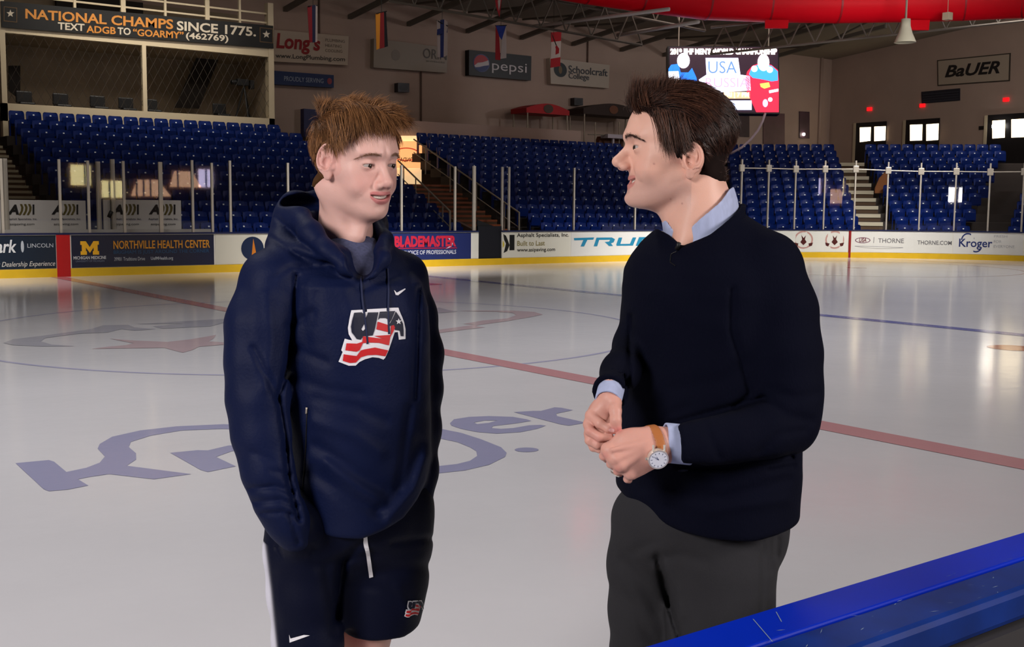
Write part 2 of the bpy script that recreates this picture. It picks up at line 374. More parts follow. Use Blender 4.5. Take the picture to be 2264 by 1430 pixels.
ad('health', 158, 473, 517, 588, srgb(14, 26, 56), 'navy panel with a maize block letter', [
    ('p', M_, (255, 190, 40)), ('t', 'MICHIGAN MEDICINE', (162, 566, 234, 573), (215, 215, 215), 0.02, 0), ('t', 'UNIVERSITY OF MICHIGAN', (167, 575, 230, 579), (120, 130, 150), 0, 0),
    ('t', 'NORTHVILLE HEALTH CENTER', (251, 531, 464, 549), (222, 150, 40), 0.015, 0), ('t', 'BRIGHAM IS JUST AROUND THE CORNER', (251, 552, 462, 562), (30, 80, 120), 0, 0),
    ('t', '39901 Traditions Drive', (252, 568, 320, 576), (190, 195, 200), 0, 0), ('t', 'UofMHealth.org', (333, 567, 382, 576), (200, 205, 210), 0.01, 0)])
ad('brewery', 476, 700, 515, 583, srgb(214, 208, 190), 'off-white panel with a round blue badge', [
    ('p', circ(558, 549, 25, 26, 28), (14, 34, 66)), ('q', [(555, 574), (560, 527), (566, 560), (572, 570), (566, 575)], (206, 120, 30))])
ad('blades', 845, 1041, 511, 571, srgb(36, 46, 98), 'blue panel with a red block of lettering', [
    ('t', 'BLADEMASTER', (872, 521, 1008, 546), (196, 36, 62), 0.05, 0), ('p', [(872, 547), (1010, 548), (1010, 550), (872, 549)], (176, 30, 60)), ('q', [(985, 524), (995, 526), (1002, 535), (998, 545), (985, 550), (995, 543), (997, 535), (992, 528)], (215, 215, 230)),
    ('t', 'CHOICE OF PROFESSIONALS', (890, 553, 1008, 562), (215, 215, 225), 0.01, 0)])
ad('plain', 1041, 1057, 510, 569, srgb(222, 220, 208), 'narrow plain white panel', [])
ad('asphalt', 1111, 1260, 508, 566, srgb(226, 222, 205), 'cream paving company panel', [
    ('t', 'Asphalt Specialists, Inc.', (1142, 515, 1257, 526), (30, 28, 26), 0.01, 0), ('t', 'Built to Last', (1143, 532, 1204, 543), (150, 138, 84), 0.01, 0),
    ('t', 'www.asipaving.com', (1143, 548, 1227, 558), (30, 28, 26), 0.01, 0), ('p', [(1126, 519), (1137, 519), (1137, 553), (1126, 553)], (18, 18, 16)),
    ('p', [(1112, 517), (1118, 521), (1122, 530), (1126, 542), (1121, 555), (1113, 559), (1116, 548), (1118, 538), (1114, 530)], (24, 24, 20)),
    ('q', [(1112, 533), (1114, 537), (1115, 542), (1112, 547), (1111, 547), (1111, 533)], (214, 190, 60))])
T_ = [[(1268, 526), (1313, 525), (1311, 530), (1298, 530), (1291, 544.5), (1283, 544.5), (1289, 530.5), (1269, 531)],
      [(1318, 525), (1352, 525), (1359, 529), (1356, 536), (1350, 538), (1355, 544), (1346, 544), (1340, 538), (1336, 535), (1346, 534), (1348, 530), (1324, 530), (1320, 544), (1312, 544)],
      [(1367, 525), (1375, 525), (1371, 539), (1392, 539), (1398, 525), (1406, 525), (1399, 543), (1363, 543), (1362, 540)],
      [(1412, 524), (1452, 524), (1450, 529), (1420, 529), (1418, 532), (1446, 532), (1444, 537), (1416, 537), (1415, 539), (1440, 539), (1438, 543), (1405, 543)]]
ad('true', 1262, 1500, 507, 564, srgb(222, 220, 212), 'white panel with slanted teal lettering', [('p', t, (30, 130, 165)) for t in T_])
RD = (150, 92, 78); BR = (78, 24, 20)
def badge(cx):
    return [('p', [circ(cx, 530, 21, 20, 28), circ(cx, 530, 17.5, 16.5, 28)[::-1]], (196, 150, 138)), ('q', [(cx-5, 520), (cx, 526), (cx+5, 520), (cx+3, 529), (cx+7, 535), (cx, 542), (cx-7, 535), (cx-3, 529)], BR),
            ('q', [(cx-21, 536), (cx-11, 538), (cx-13, 545), (cx-19, 543)], BR), ('q', [(cx+11, 538), (cx+21, 536), (cx+19, 543), (cx+13, 545)], BR)]
ad('badges', 1700, 1874, 508, 558, srgb(228, 226, 214), 'white panel with two round brown badges', badge(1776)+badge(1845))
gm = strip(s_px(1876), s_px(1881), 0.0, 0.965, 0.0, 0.024).build('goal_line_mark', mat('mark_dark_red', srgb(140, 24, 28), 0.35)); reparent(gm, boards)
ad('thorne', 1883, 2105, 510, 560, srgb(228, 226, 216), 'white panel with thin grey lettering', [
    ('t', 'THORNE', (1941, 527, 1998, 537), (96, 92, 96), 0.0, 0), ('p', [(1931, 524), (1932, 524), (1932, 537), (1931, 537)], (96, 92, 96)),
    ('p', [circ(1907, 531, 17, 6.5, 24), circ(1907, 531, 15, 5, 24)[::-1]], (120, 70, 90)), ('t', 'USA', (1899, 526, 1915, 535), (110, 30, 50), 0.02, 0.2),
    ('p', [(1890, 544), (1997, 546), (1997, 547), (1890, 545)], (150, 148, 150)), ('t', 'THORNE.COM', (2028, 532, 2104, 541), (100, 98, 100), 0.01, 0)])
KC = (34, 50, 110)
ad('grocer', 2107, 2262, 511, 565, srgb(230, 228, 220), 'white panel with blue grocery lettering', [
    ('t', 'Kroger', (2120, 528, 2194, 552), KC, 0.015, 0),
    ('p', [(2129+12*math.cos(a)+10, 531-13*math.sin(a)) for a in np.linspace(0.2, 3.1, 14)]+[(2129+15*math.cos(a)+10, 531-16*math.sin(a)) for a in np.linspace(3.1, 0.2, 14)], KC),
    ('p', [(2158+10*math.cos(a), 546+9*math.sin(a)) for a in np.linspace(0.0, 3.1, 14)]+[(2158+13*math.cos(a), 546+12*math.sin(a)) for a in np.linspace(3.1, 0.0, 14)], KC),
    ('t', 'FRESH', (2197, 520, 2226, 525), (180, 180, 180), 0, 0), ('t', 'FOR', (2197, 531, 2214, 537), (180, 180, 180), 0, 0), ('t', 'EVERYONE.', (2197, 542, 2245, 548), (180, 180, 180), 0, 0)])

# ------------------------------------------------------------------ glass and stanchions on the boards
m_post = mat('stanchion_metal', srgb(190, 180, 165), 0.4, metal=0.3)
m_glass = mat('rink_glass', (1, 1, 1, 1), 0.02)
nt = m_glass.node_tree; nt.nodes.clear()
out = nt.nodes.new('ShaderNodeOutputMaterial'); tr = nt.nodes.new('ShaderNodeBsdfTransparent'); gl = nt.nodes.new('ShaderNodeBsdfGlossy'); mx = nt.nodes.new('ShaderNodeMixShader')
fr = nt.nodes.new('ShaderNodeFresnel'); fr.inputs['IOR'].default_value = 1.5; gl.inputs['Roughness'].default_value = 0.02; tr.inputs['Color'].default_value = (1, 1, 1, 1); gl.inputs['Color'].default_value = (.25, .25, .25, 1)
m4 = nt.nodes.new('ShaderNodeMath'); m4.operation = 'MULTIPLY'; m4.inputs[1].default_value = 4.0; m4.use_clamp = True; 
nt.nodes.remove(fr); gg = nt.nodes.new('ShaderNodeNewGeometry'); vd = nt.nodes.new('ShaderNodeVectorMath'); vd.operation = 'DOT_PRODUCT'
nt.links.new(gg.outputs['Incoming'], vd.inputs[0]); nt.links.new(gg.outputs['True Normal'], vd.inputs[1])
def mth(op, a, b=None, c=None):
    n = nt.nodes.new('ShaderNodeMath'); n.operation = op
    for i, v in enumerate((a, b, c)):
        if v is None: continue
        if hasattr(v, 'is_linked'): nt.links.new(v, n.inputs[i])
        else: n.inputs[i].default_value = v
    return n.outputs[0]
q5 = mth('POWER', mth('SUBTRACT', 1.0, mth('ABSOLUTE', vd.outputs['Value'])), 5.0)
nt.links.new(mth('MULTIPLY_ADD', q5, 0.96, 0.045), m4.inputs[0])
nt.links.new(m4.outputs[0], mx.inputs[0]); nt.links.new(tr.outputs[0], mx.inputs[1]); nt.links.new(gl.outputs[0], mx.inputs[2]); nt.links.new(mx.outputs[0], out.inputs[0])
glass = thing('rink_glass', 'clear safety glass with pale posts standing on the far boards', 'safety glass', (10, 13.0, 1.0))
POSTS = [(-60, 352), (10, 350), (138, 352), (201, 355), (279, 356), (360, 358), (430, 354), (473, 360), (513, 355), (640, 360), (770, 363), (890, 365), (1008, 368), (1050, 367)]
POSTS2 = [(1112, 369), (1127, 369), (1270, 371), (1405, 369), (1530, 360), (1638, 352), (1697, 353), (1756, 355), (1820, 355), (1887, 355), (1958, 358), (2030, 360), (2107, 360), (2181, 361), (2255, 360), (2330, 360)]
def post(px, py, w=0.05):
    s = s_px(px) if px < 2290 else s_px(2289)+2.1
    z = z_px(min(px, 2289), py, -0.06); x, y = path_at(s, -0.06); mb = MB()
    d = path_at(s+0.01, 0)-path_at(s-0.01, 0); ang = math.atan2(d[1], d[0])
    mb.box((-w/2, -0.03, 0), (w/2, 0.03, z-1.0), M=Matrix.Translation((x, y, 1.0))@Matrix.Rotation(ang, 4, 'Z'))
    reparent(mb.build('post', m_post), glass)
    if 1620 < px < 2290:                # clamp holding the top net cable
        zc = z-0.3; mb = MB(); mb.box((-0.1, -0.05, -0.12), (0.1, 0.05, 0.12), M=Matrix.Translation((x, y, zc))@Matrix.Rotation(ang, 4, 'Z')); reparent(mb.build('clamp', m_post, bevel=0.02), glass)
        return s, z, zc, (x, y)
    return s, z, None, (x, y)
P1 = [post(*p, w=0.09 if p[0] in (1050, 360) else 0.055) for p in POSTS]; P2 = [post(*p) for p in POSTS2]
for L in (P1, P2):
    for a, b in zip(L[:-1], L[1:]):
        if b[0]-a[0] < 0.3: continue
        z = min(a[1], b[1])-0.05; mb = MB(); n = 5
        for i in range(n):
            p = path_at(a[0]+(b[0]-a[0])*i/n, -0.06); q = path_at(a[0]+(b[0]-a[0])*(i+1)/n, -0.06)
            mb.quad((*p, 1.0), (*q, 1.0), (*q, z), (*p, z))
        reparent(mb.build('glass_pane', m_glass), glass)
cab = [(p[3][0], p[3][1], p[2]) for p in P2 if p[2]]
mb = MB(); mb.tube(cab, 0.02, 6); reparent(mb.build('top_cable', m_post), glass)

# penalty box behind the glass on the left
pb = thing('penalty_box', 'penalty box with white paving company boards behind the glass', 'penalty box', (2, 14.6, 0))
m_pbw = mat('penalty_white', srgb(196, 190, 184), 0.4)
YB = 14.7
for (a, b) in ((-40, 189), (228, 400)):
    A = at(a, 441, 1, YB); B = at(b, 441, 1, YB); C = at(b, 509, 1, YB)
    mb = MB(); mb.box((A[0], YB, 0), (B[0], YB+0.06, A[2])); q = reparent(mb.build('back_board', m_pbw), pb)
    for cx in ((48, 145) if a < 0 else (279, 360)):
        for (s, x0_, y0_, x1_, y1_, bd) in (('A', cx-31, 452, cx-6, 474, 0.05), ('I', cx+24, 452, cx+28, 474, 0.05), ('Asphalt Specialists, Inc.', cx-32, 482, cx+34, 487, 0.01), ('asipaving.com', cx-26, 493, cx+28, 499, 0.01)):
            mb = MB(); text_on(mb, s, quadmap(x0_, y0_, x1_, y1_, 1, YB-0.01), bd, 0.2 if s == 'A' else 0)
            l = mb.build('lettering', m_black); l.parent = q
        mb = MB()
        for k in range(3):
            xx = cx-4+k*9
            poly_on(mb, [(xx, 451), (xx+5, 451), (xx+8, 458), (xx+7, 466), (xx+2, 475), (xx-3, 475), (xx+2, 466), (xx+3, 458)], lambda x, y: at(x, y, 1, YB-0.01))
        l = mb.build('emblem', mat('ink_gold', srgb(92, 80, 34), 0.4)); l.parent = q
mb = MB(); A = at(-40, 510, 1, 14.0); B = at(470, 507, 1, 14.0); mb.box((A[0], 13.9, A[2]-0.08), (B[0], 14.05, A[2]+0.02)); reparent(mb.build('ledge', m_pbw), pb)
for px, py, ph in ((216, 357, 512), (248, 352, 512), (10, 350, 512)):
    A = at(px, py, 1, YB-.1); mb = MB(); mb.tube([(A[0], A[1], 0), (A[0], A[1], A[2])], 0.06, 8); reparent(mb.build('post', m_post), pb)
A = at(244, 440, 1, 14.3); mb = MB(); mb.tube([(A[0], 14.3, 0.95), (A[0], 14.3, A[2])], 0.012, 6); mb.tube([(A[0]-.05, 14.3, 1.35), (A[0]+.02, 14.3, 1.5)], 0.05, 8)
tag(mb.build('microphone_stand', m_black, smooth=True), 'thin black microphone stand inside the penalty box', 'microphone stand')

# ------------------------------------------------------------------ seating tiers and folding seats
m_seat = mat('seat_blue', srgb(8, 35, 104), 0.35, spec=0.22); m_plate = mat('seat_number_plate', srgb(240, 245, 245), 0.3)
m_tier = mat('tier_concrete', srgb(60, 52, 48), 0.85, noise=0.15, nscale=1.2)
def seat_mb():
    mb = MB(); n = 7; back = []
    for layer in (0, 1):               # curved backrest shell with rounded upper corners
        for j, (z, wf) in enumerate(((0.34, 0.9), (0.5, 0.98), (0.72, 1.0), (0.80, 0.94), (0.83, 0.78))):
            for i in range(n):
                u = -1+2*i/(n-1); x = 0.235*wf*u
                back.append((x, 0.02+0.05*(1-u*u)*1.0+(z-0.34)*0.22-0.035*layer-0.02, z))
    F = []
    for layer in (0, 1):
        o = layer*5*n
        for j in range(4):
            for i in range(n-1): F.append((o+j*n+i, o+j*n+i+1, o+(j+1)*n+i+1, o+(j+1)*n+i))
    o = 5*n
    for i in range(n-1): F += [(i, i+1, o+i+1, o+i), (4*n+i, 4*n+i+1, o+4*n+i+1, o+4*n+i)]
    for j in range(4): F += [(j*n, (j+1)*n, o+(j+1)*n, o+j*n), (j*n+n-1, (j+1)*n+n-1, o+(j+1)*n+n-1, o+j*n+n-1)]
    mb.add(back, F)
    mb.add([(-.21, -.10, .40), (.21, -.10, .40), (.19, -.13, .68), (-.19, -.13, .68), (-.21, -.045, .40), (.21, -.045, .40), (.19, -.07, .68), (-.19, -.07, .68)],
           [(0, 1, 2, 3), (4, 5, 6, 7), (0, 1, 5, 4), (1, 2, 6, 5), (2, 3, 7, 6), (3, 0, 4, 7)])
    mb.box((-0.25, -0.09, 0.0), (-0.22, 0.03, 0.5))
    return mb
PL = [(-0.03, -0.065, 0.70), (0.03, -0.065, 0.70), (0.03, -0.055, 0.745), (-0.03, -0.055, 0.745)]
PLO = [tuple(np.array(p)+(0, 0.045, 0.0)) for p in PL]
def plate_mb(): return MB().box((-0.03, 0.028, 0.70), (0.03, 0.036, 0.745)) if False else MB().slab([(-.024, .04, .70), (.024, .04, .70), (.024, .05, .738), (-.024, .05, .738)], (0, .012, 0))
TT, TH = 0.733, 0.312; RY0, RZ0 = 24.7, 4.51       # dot position of the top row
seats = []                                           # (x, y, z, angle, block, row, column)
ZP = 0.72
def rows_side(block, X0, n_of, nr=12, sign=1):
    for k in range(nr):
        a, b = n_of(k)
        for c in range(a, b): seats.append((X0+0.52*c, RY0-TT*k, RZ0-TH*k-ZP, 0.0, block, k, c))
rows_side('left', 2.0, lambda k: (0, 18+(min(k, 5))), 12)
rows_side('middle', 17.2, lambda k: (0, 21+min(k, 6)), 12)
# corner bank turned 45 degrees
cdir = np.array([math.cos(-math.pi/4), math.sin(-math.pi/4)]); cn = np.array([math.sin(math.pi/4), math.cos(math.pi/4)])
CD0 = 50.3
c0 = atD(1745, 324, CD0)                             # a dot of the top row
CZ0 = c0[2]; c00 = c0[:2]
def cpos(u, k): return c00+cdir*u+cn*(-TT*k)
def u_at(px, k):
    lo, hi = -30, 30
    for _ in range(40):
        m = (lo+hi)/2; q = cpos(m, k)
        if proj([*q, CZ0-TH*k])[0] < px: lo = m
        else: hi = m
    return lo
def cseats(block, pl0, pl1, pr0, pr1, anchor):
    for k in range(12):
        t = k/11; ul = u_at(pl0+(pl1-pl0)*t, k)+0.26; ur = u_at(pr0+(pr1-pr0)*t, k)-0.26; n = int((ur-ul)/0.52)
        for c in range(n):
            u = (ur-0.52*(n-1-c)) if anchor else ul+0.52*c
            q = cpos(u, k); seats.append((q[0], q[1], CZ0-TH*k-ZP, -math.pi/4, block, k, (n-1-c) if anchor else c))
cseats('corner', 1560, 1600, 1846, 1905, True)
cseats('right', 1912, 1985, 2262, 2192, False)
cseats('edge', 2300, 2228, 2330, 2330, False)
dist = lambda s: (s[0]-CAM[0])**2+(s[1]-CAM[1])**2
def seen(s):
    px, py = proj([s[0], s[1], s[2]+ZP])
    if px < -10 or px > 2275 or py > 512: return False
    if 612 < px < 880 and py > 300+0: return not (px > 690 or py > 415)
    if 690 < px < 900: return False
    if 1390 < px < 1640: return False
    return True
vis = sorted([s for s in seats if seen(s)], key=dist); NEAR = vis[:296]; rest = [s for s in seats if s not in set(NEAR)]
ORD = ['front', 'second', 'third', 'fourth', 'fifth', 'sixth', 'seventh', 'eighth', 'ninth', 'tenth', 'eleventh', 'twelfth', 'thirteenth', 'fourteenth', 'fifteenth', 'sixteenth', 'seventeenth', 'eighteenth', 'nineteenth', 'twentieth',
       'twenty-first', 'twenty-second', 'twenty-third', 'twenty-fourth', 'twenty-fifth', 'twenty-sixth', 'twenty-seventh', 'twenty-eighth']
BN = {'left': ('left block', 'left aisle'), 'middle': ('middle block', 'handrails'), 'corner': ('corner block', 'pale stairs'), 'right': ('right block', 'pale stairs'), 'edge': ('edge block', 'aisle')}
s0 = seat_mb().build('folding_seat', m_seat, smooth=False); p0 = plate_mb().build('number_plate', m_plate); p0.parent = s0
for i, s in enumerate(NEAR):
    if i == 0: o = s0
    else:
        o = s0.copy(); COL.objects.link(o); q = p0.copy(); COL.objects.link(q); q.parent = o
    o.location = s[:3]; o.rotation_euler = (0, 0, s[3])
    bn, an = BN[s[4]]; row = ORD[12-s[5]] if s[5] < 12 else ORD[0]; c = ORD[s[6]] if s[6] else 'first'
    tag(o, 'blue folding seat, %s row of %s, %s from the %s' % (row, bn, c, an), 'seat', 'folding seats in the stands')
smb, pmb = seat_mb(), plate_mb(); sv = np.array(smb.v); pv = np.array(pmb.v); RS = MB()
for s in rest:
    c, n = math.cos(s[3]), math.sin(s[3])
    for V, F, mi in ((sv, smb.f, 0), (pv, pmb.f, 1)):
        T = np.column_stack([V[:, 0]*c-V[:, 1]*n+s[0], V[:, 0]*n+V[:, 1]*c+s[1], V[:, 2]+s[2]]); RS.add(T, F, mi)
rs = RS.build('folding_seat', [m_seat, m_plate]); tag(rs, 'further rows of blue folding seats high in the far stands', 'seats', 'folding seats in the stands', 'stuff')
# tiers
tiers = thing('seating_tiers', 'dark concrete tiers carrying the blue seats behind the boards', 'grandstand', (14, 20, 0))
def tier_block(x0_, x1_):
    mb = MB()
    for k in range(13):
        y = RY0-TT*k; z = RZ0-TH*k-ZP
        if z < 0: break
        mb.box((x0_, y-0.35, z-0.33 if z > 0.4 else 0), (x1_, y+0.4 if k else y+0.6, z))
    return mb
reparent(tier_block(1.6, 13.6).build('tier_run', m_tier), tiers); reparent(tier_block(16.9, 31.0).build('tier_run', m_tier), tiers)
mb = MB(); Mx = Matrix.Rotation(-math.pi/4, 4, 'Z')
for k in range(13):
    q = cpos(0, k); z = CZ0-TH*k-ZP
    mb.box((-9, -0.35, z-0.33 if z > .4 else 0), (14, 0.4, z), M=Matrix.Translation((q[0], q[1], 0))@Mx)
reparent(mb.build('tier_run', m_tier), tiers)
P1_ = cpos(-9, 0)+cn*.62; P2_ = cpos(14, 0)+cn*.62
mb = MB(); mb.slab([(13.5, 25.45, 3.3), (P1_[0]-2, 25.45, 3.3), (P1_[0], P1_[1], 3.3), (P2_[0], P2_[1], 3.3), (48, P2_[1], 3.3), (48, 29, 3.3), (13.5, 29, 3.3)], (0, 0, -0.15)); tag(mb.build('floor_2', m_conc), kind='structure')
# aisle stairs
m_nose = mat('nosing_pale', srgb(176, 166, 140), 0.6); m_nose2 = mat('nosing_orange', srgb(150, 78, 40), 0.6); m_step = mat('step_brown', srgb(92, 70, 50), 0.8)
def stairs(label, place, n, w, mn, rise=TH/2, run=TT/2, depth_extra=0.0):
    t = thing('aisle_stairs', label, 'stairs', place(0, 0, 0)); 
    for k in range(n):
        mb = MB(); a = [place(u, k*run, k) for u in (0, w)]
        dv = np.array(place(0, (k+1)*run, k))-np.array(place(0, k*run, k)); z = a[0][2]
        A, B = np.array(a[0]), np.array(a[1]); up = np.array([0, 0, rise+0.02])
        mb.slab([A-up, B-up, B, A], dv*1.15); reparent(mb.build('step', m_step), t)
        mb = MB(); e = np.array([0, 0, 0.012]); mb.slab([A+e-(0, 0, 0.07), B+e-(0, 0, 0.07), B+e, A+e], -dv*0.03); mb.slab([A+e, B+e, B+e+dv*.2, A+e+dv*.2], (0, 0, 0.004))
        reparent(mb.build('step_nosing', mn), t)
    return t
yb = RY0-TT*12; zb0 = RZ0-TH*12-ZP
stairs('aisle stairs with pale step edges at the far left of the stands', lambda u, r, k: (-0.2+u, yb+r, zb0+k*TH/2+0.1), 24, 1.5, m_nose)
stairs('brown stairs between handrails beside the dark rink gate', lambda u, r, k: (14.2+u, yb+r, zb0+k*TH/2+0.1), 16, 2.2, m_nose2)
def cplace(u, r, k):
    kk = 12-r/TT; t = max(0, min(1, kk/12)); q = cpos(u_at(1857+(1902-1857)*min(kk, 12)/12.0-2+8*t, max(kk, 0))+u, kk); return (q[0], q[1], CZ0-TH*12-ZP+k*TH+0.08)
cs = thing('aisle_stairs', 'aisle stairs with bright pale treads in the right corner stands', 'stairs', (*cpos(0, 6), 0))
for k in range(11):
    kk = 11-k; q0 = u_at(1852+(1896-1852)*kk/11, kk); q1 = u_at(1905+(1961-1905)*kk/11, kk); z = CZ0-TH*kk-ZP+0.28
    A = np.array([*cpos(q0, kk+.3), z]); B = np.array([*cpos(q1, kk+.3), z]); dv = np.array([*(cn*TT), 0])
    mb = MB(); mb.slab([A-(0, 0, TH), B-(0, 0, TH), B, A], dv); reparent(mb.build('step', m_step), cs)
    mb = MB(); mb.slab([A-(0, 0, .13), B-(0, 0, .13), B+(0, 0, .01), A+(0, 0, .01)], -dv*.04); mb.slab([A, B, B+dv*.35, A+dv*.35], (0, 0, 0.012)); reparent(mb.build('step_nosing', mat('nosing_cream', srgb(206, 196, 170), 0.6)), cs)
kk = 5.4; q = cpos(u_at(1935, kk), kk); q2 = cpos(u_at(1963, kk+.2), kk+.2); z0_ = CZ0-TH*6.2-ZP
A = at(1935, 427, 0, q[0])[2]
mb = MB(); mb.slab([(q[0], q[1], A), (q2[0], q2[1], A), (q2[0], q2[1], A+1.0), (q2[0]*.3+q[0]*.7, q2[1]*.3+q[1]*.7, A+.6), (q[0], q[1], A+.2)], (0.1, 0.1, 0))
tag(mb.build('stair_side_panel', mat('plywood', srgb(176, 112, 66), 0.6)), 'small tan wooden panel beside the pale corner stairs', 'panel')

# handrails and lit doorway between the two side blocks
m_rail = mat('handrail_metal', srgb(168, 156, 140), 0.4, metal=0.4)
def rail(label, pts, posts, Y, r=0.025):
    t = thing('handrail', label, 'handrail', (at(*pts[0], 1, Y)[0], Y, 0)); P = [at(x, y, 1, Yy) for (x, y), Yy in zip(pts, np.linspace(*Y_, len(pts)))] if False else None
    return t
def handrail(label, top, bot, drop=None):
    """top,bot = ((px,py),Y) ends of a sloping rail"""
    A = at(*top[0], 1, top[1]); B = at(*bot[0], 1, bot[1]); t = thing('handrail', label, 'handrail', (B[0], B[1], 0))
    mb = MB(); mb.tube([A, B, (B[0], B[1], B[2]-1.0)], 0.03, 8); reparent(mb.build('top_rail', m_rail), t)
    n = 4
    for i in range(n):
        p = A+(B-A)*(i+0.5)/n; mb = MB(); mb.tube([p, (p[0], p[1], p[2]-1.0)], 0.022, 8); reparent(mb.build('post', m_rail), t)
    mb = MB(); h = np.array([0, 0, -0.5]); mb.tube([A+h, B+h], 0.018, 8); reparent(mb.build('mid_rail', m_rail), t)
handrail('long sloping handrail along the edge of the middle seat block', ((915, 308), 23.5), ((1148, 470), 16.6))
handrail('short sloping handrail left of the brown stairs', ((880, 355), 22.5), ((995, 467), 16.2))
m_gl2 = m_glass
A = at(905, 320, 1, 23); B = at(1130, 475, 1, 16.6)
bp_ = thing('stair_parapet', 'brown parapet wall sloping down beside the stairs', 'parapet', (13.6, 20, 0))
mb = MB(); mb.slab([(13.9, 16.3, 0), (13.9, 25.0, 0), (13.9, 25.0, 3.2), (13.9, 16.3, 0.95)], (0.15, 0, 0)); reparent(mb.build('wall_panel', mat('parapet_brown', srgb(96, 72, 60), 0.8)), bp_)
# lit opening; the glass reflection of a sign is built as a glowing panel
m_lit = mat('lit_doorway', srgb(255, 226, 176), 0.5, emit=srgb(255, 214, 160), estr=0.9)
bs = thing('lit_exit_passage', 'bright lit passage opening behind the left man\'s face', 'passage', (13.0, 25.0, 0))
f3 = quadmap(840, 300, 932, 428, 1, 25.2)
mb = MB(); mb.slab([f3(0, 0), f3(1, 0), f3(1, 1), f3(0, 1)], (0, 0.05, 0)); reparent(mb.build('lit_panel', m_lit), bs)
bd = thing('sign_reflection', 'glowing orange sign reflection with a red oval in the lit passage', 'banner', tuple(f3(0.5, 0.6)))
f4 = quadmap(872, 312, 933, 371, 1, 25.0)
mb = MB(); mb.slab([f4(0, 0), f4(1, 0), f4(1, 1), f4(0, 1)], (0, 0.04, 0)); reparent(mb.build('cloth', mat('reflection_orange', srgb(255, 190, 130), 0.5, emit=srgb(255, 176, 110), estr=1.1)), bd)  # glowing sheet stands for the sign's reflection, no real cloth
mb = MB(); f5 = lambda x, y: at(x, y, 1, 24.98); poly_on(mb, circ(898, 341, 30, 15, 28), f5, holes=[circ(898, 341, 27, 12.5, 28)[::-1]]); reparent(mb.build('emblem', mat('reflection_red', srgb(226, 90, 60), 0.5, emit=srgb(226, 80, 50), estr=0.6)), bd)
mb = MB(); text_on(mb, 'HONDA', (lambda F: (lambda u, v: F(1-u, v)))(quadmap(884, 348, 921, 358, 1, 24.97)), 0.01); reparent(mb.build('lettering', m_black), bd)

# ------------------------------------------------------------------ press box over the left block
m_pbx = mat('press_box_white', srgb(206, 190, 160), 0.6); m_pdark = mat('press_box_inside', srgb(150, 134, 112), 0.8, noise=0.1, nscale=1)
YF = 25.35
fr_ = lambda px, py: at(px, py, 1, YF)
L0, R0 = fr_(2, 150)[0], fr_(606, 150)[0]
z_sill0, z_sill1 = fr_(15, 246)[2], fr_(15, 228)[2]
zs_t, zs_b = fr_(2, 2)[2], fr_(2, 60)[2]
box_ = thing('press_box', 'white-framed press box with dark mesh front above the left seats', 'press box', ((L0+R0)/2, YF, z_sill0))
z_led = fr_(400, 250)[2]
zl0 = fr_(15, 250)[2]; zl1 = fr_(15, 228)[2]; zh0 = fr_(15, 70)[2]; zh1 = fr_(15, 5)[2]; zt = fr_(300, -30)[2]
def pbox(name, a, b, m=m_pbx, **k):
    mb = MB(); mb.box(a, b); return reparent(mb.build(name, m, **k), box_)
pbox('sill', (L0, YF, zl0-0.25), (R0, YF+0.3, zl1))
pbox('header', (L0, YF+0.02, zh0-0.03), (R0, YF+0.3, zh1))
xl = fr_(14, 150)[0]; xm0, xm1 = fr_(315, 150)[0], fr_(324, 150)[0]; xr = fr_(594, 150)[0]
pbox('pillar', (L0, YF, zl0-0.9), (xl, YF+0.3, zt)); pbox('pillar', (xr, YF, zl0-0.5), (R0, YF+0.3, zt)); pbox('mullion', (xm0, YF, zl1), (xm1, YF+0.15, zh0))
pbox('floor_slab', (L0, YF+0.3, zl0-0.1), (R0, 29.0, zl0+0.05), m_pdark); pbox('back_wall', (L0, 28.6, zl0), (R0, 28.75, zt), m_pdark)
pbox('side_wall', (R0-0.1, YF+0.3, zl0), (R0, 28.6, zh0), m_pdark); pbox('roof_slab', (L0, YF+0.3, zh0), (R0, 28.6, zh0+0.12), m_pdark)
zr = fr_(300, 12)[2]
for px in (168, 275, 368, 461, 533): 
    x = fr_(px, 20)[0]; pbox('rail_post', (x-0.08 if px in (275, 461) else x-0.04, YF+0.1, zh1-0.1), (x+0.08 if px in (275, 461) else x+0.04, YF+0.2, zt))
for py in (7, 28):
    z = at(400, py, 1, YF)[2]; mb = MB(); mb.box((L0, YF+0.12, z-0.03), (R0, YF+0.18, z+0.03)); reparent(mb.build('guard_rail', m_pbx), box_)
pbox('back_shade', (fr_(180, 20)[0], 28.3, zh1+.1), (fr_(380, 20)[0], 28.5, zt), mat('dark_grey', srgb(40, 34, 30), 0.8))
# wire mesh over the opening
mb = MB(); n = 46; zA, zB = zl1, zh0; Wd = xr-xl; step = 0.30; hh = zB-zA
k = -int(hh/step)-1
for sgn in (1, -1):
    i = -12
    while i*step < Wd+hh+1:
        xa = xl+i*step; pts = []
        sl = 0.55*sgn
        a = (xa, zA); b = (xa+sl*hh, zB)
        t0, t1 = 0.0, 1.0
        for lim, s_ in ((xl, 1), (xr, -1)):
            fa, fb = (a[0]-lim)*s_, (b[0]-lim)*s_
            if fa < 0 and fb < 0: t0 = 2; break
            if fa < 0: t0 = max(t0, fa/(fa-fb))
            if fb < 0: t1 = min(t1, fa/(fa-fb))
        if t0 < t1:
            P = (a[0]+(b[0]-a[0])*t0, YF+0.06, zA+hh*t0); Q = (a[0]+(b[0]-a[0])*t1, YF+0.06, zA+hh*t1); mb.tube([P, Q], 0.006, 4)
        i += 1
o = reparent(mb.build('wire_mesh', mat('mesh_wire', srgb(60, 52, 44), 0.6)), box_); o['kind'] = 'stuff'
xs_, xe_ = at(395, 235, 1, 27.5), at(470, 120, 1, 27.5)
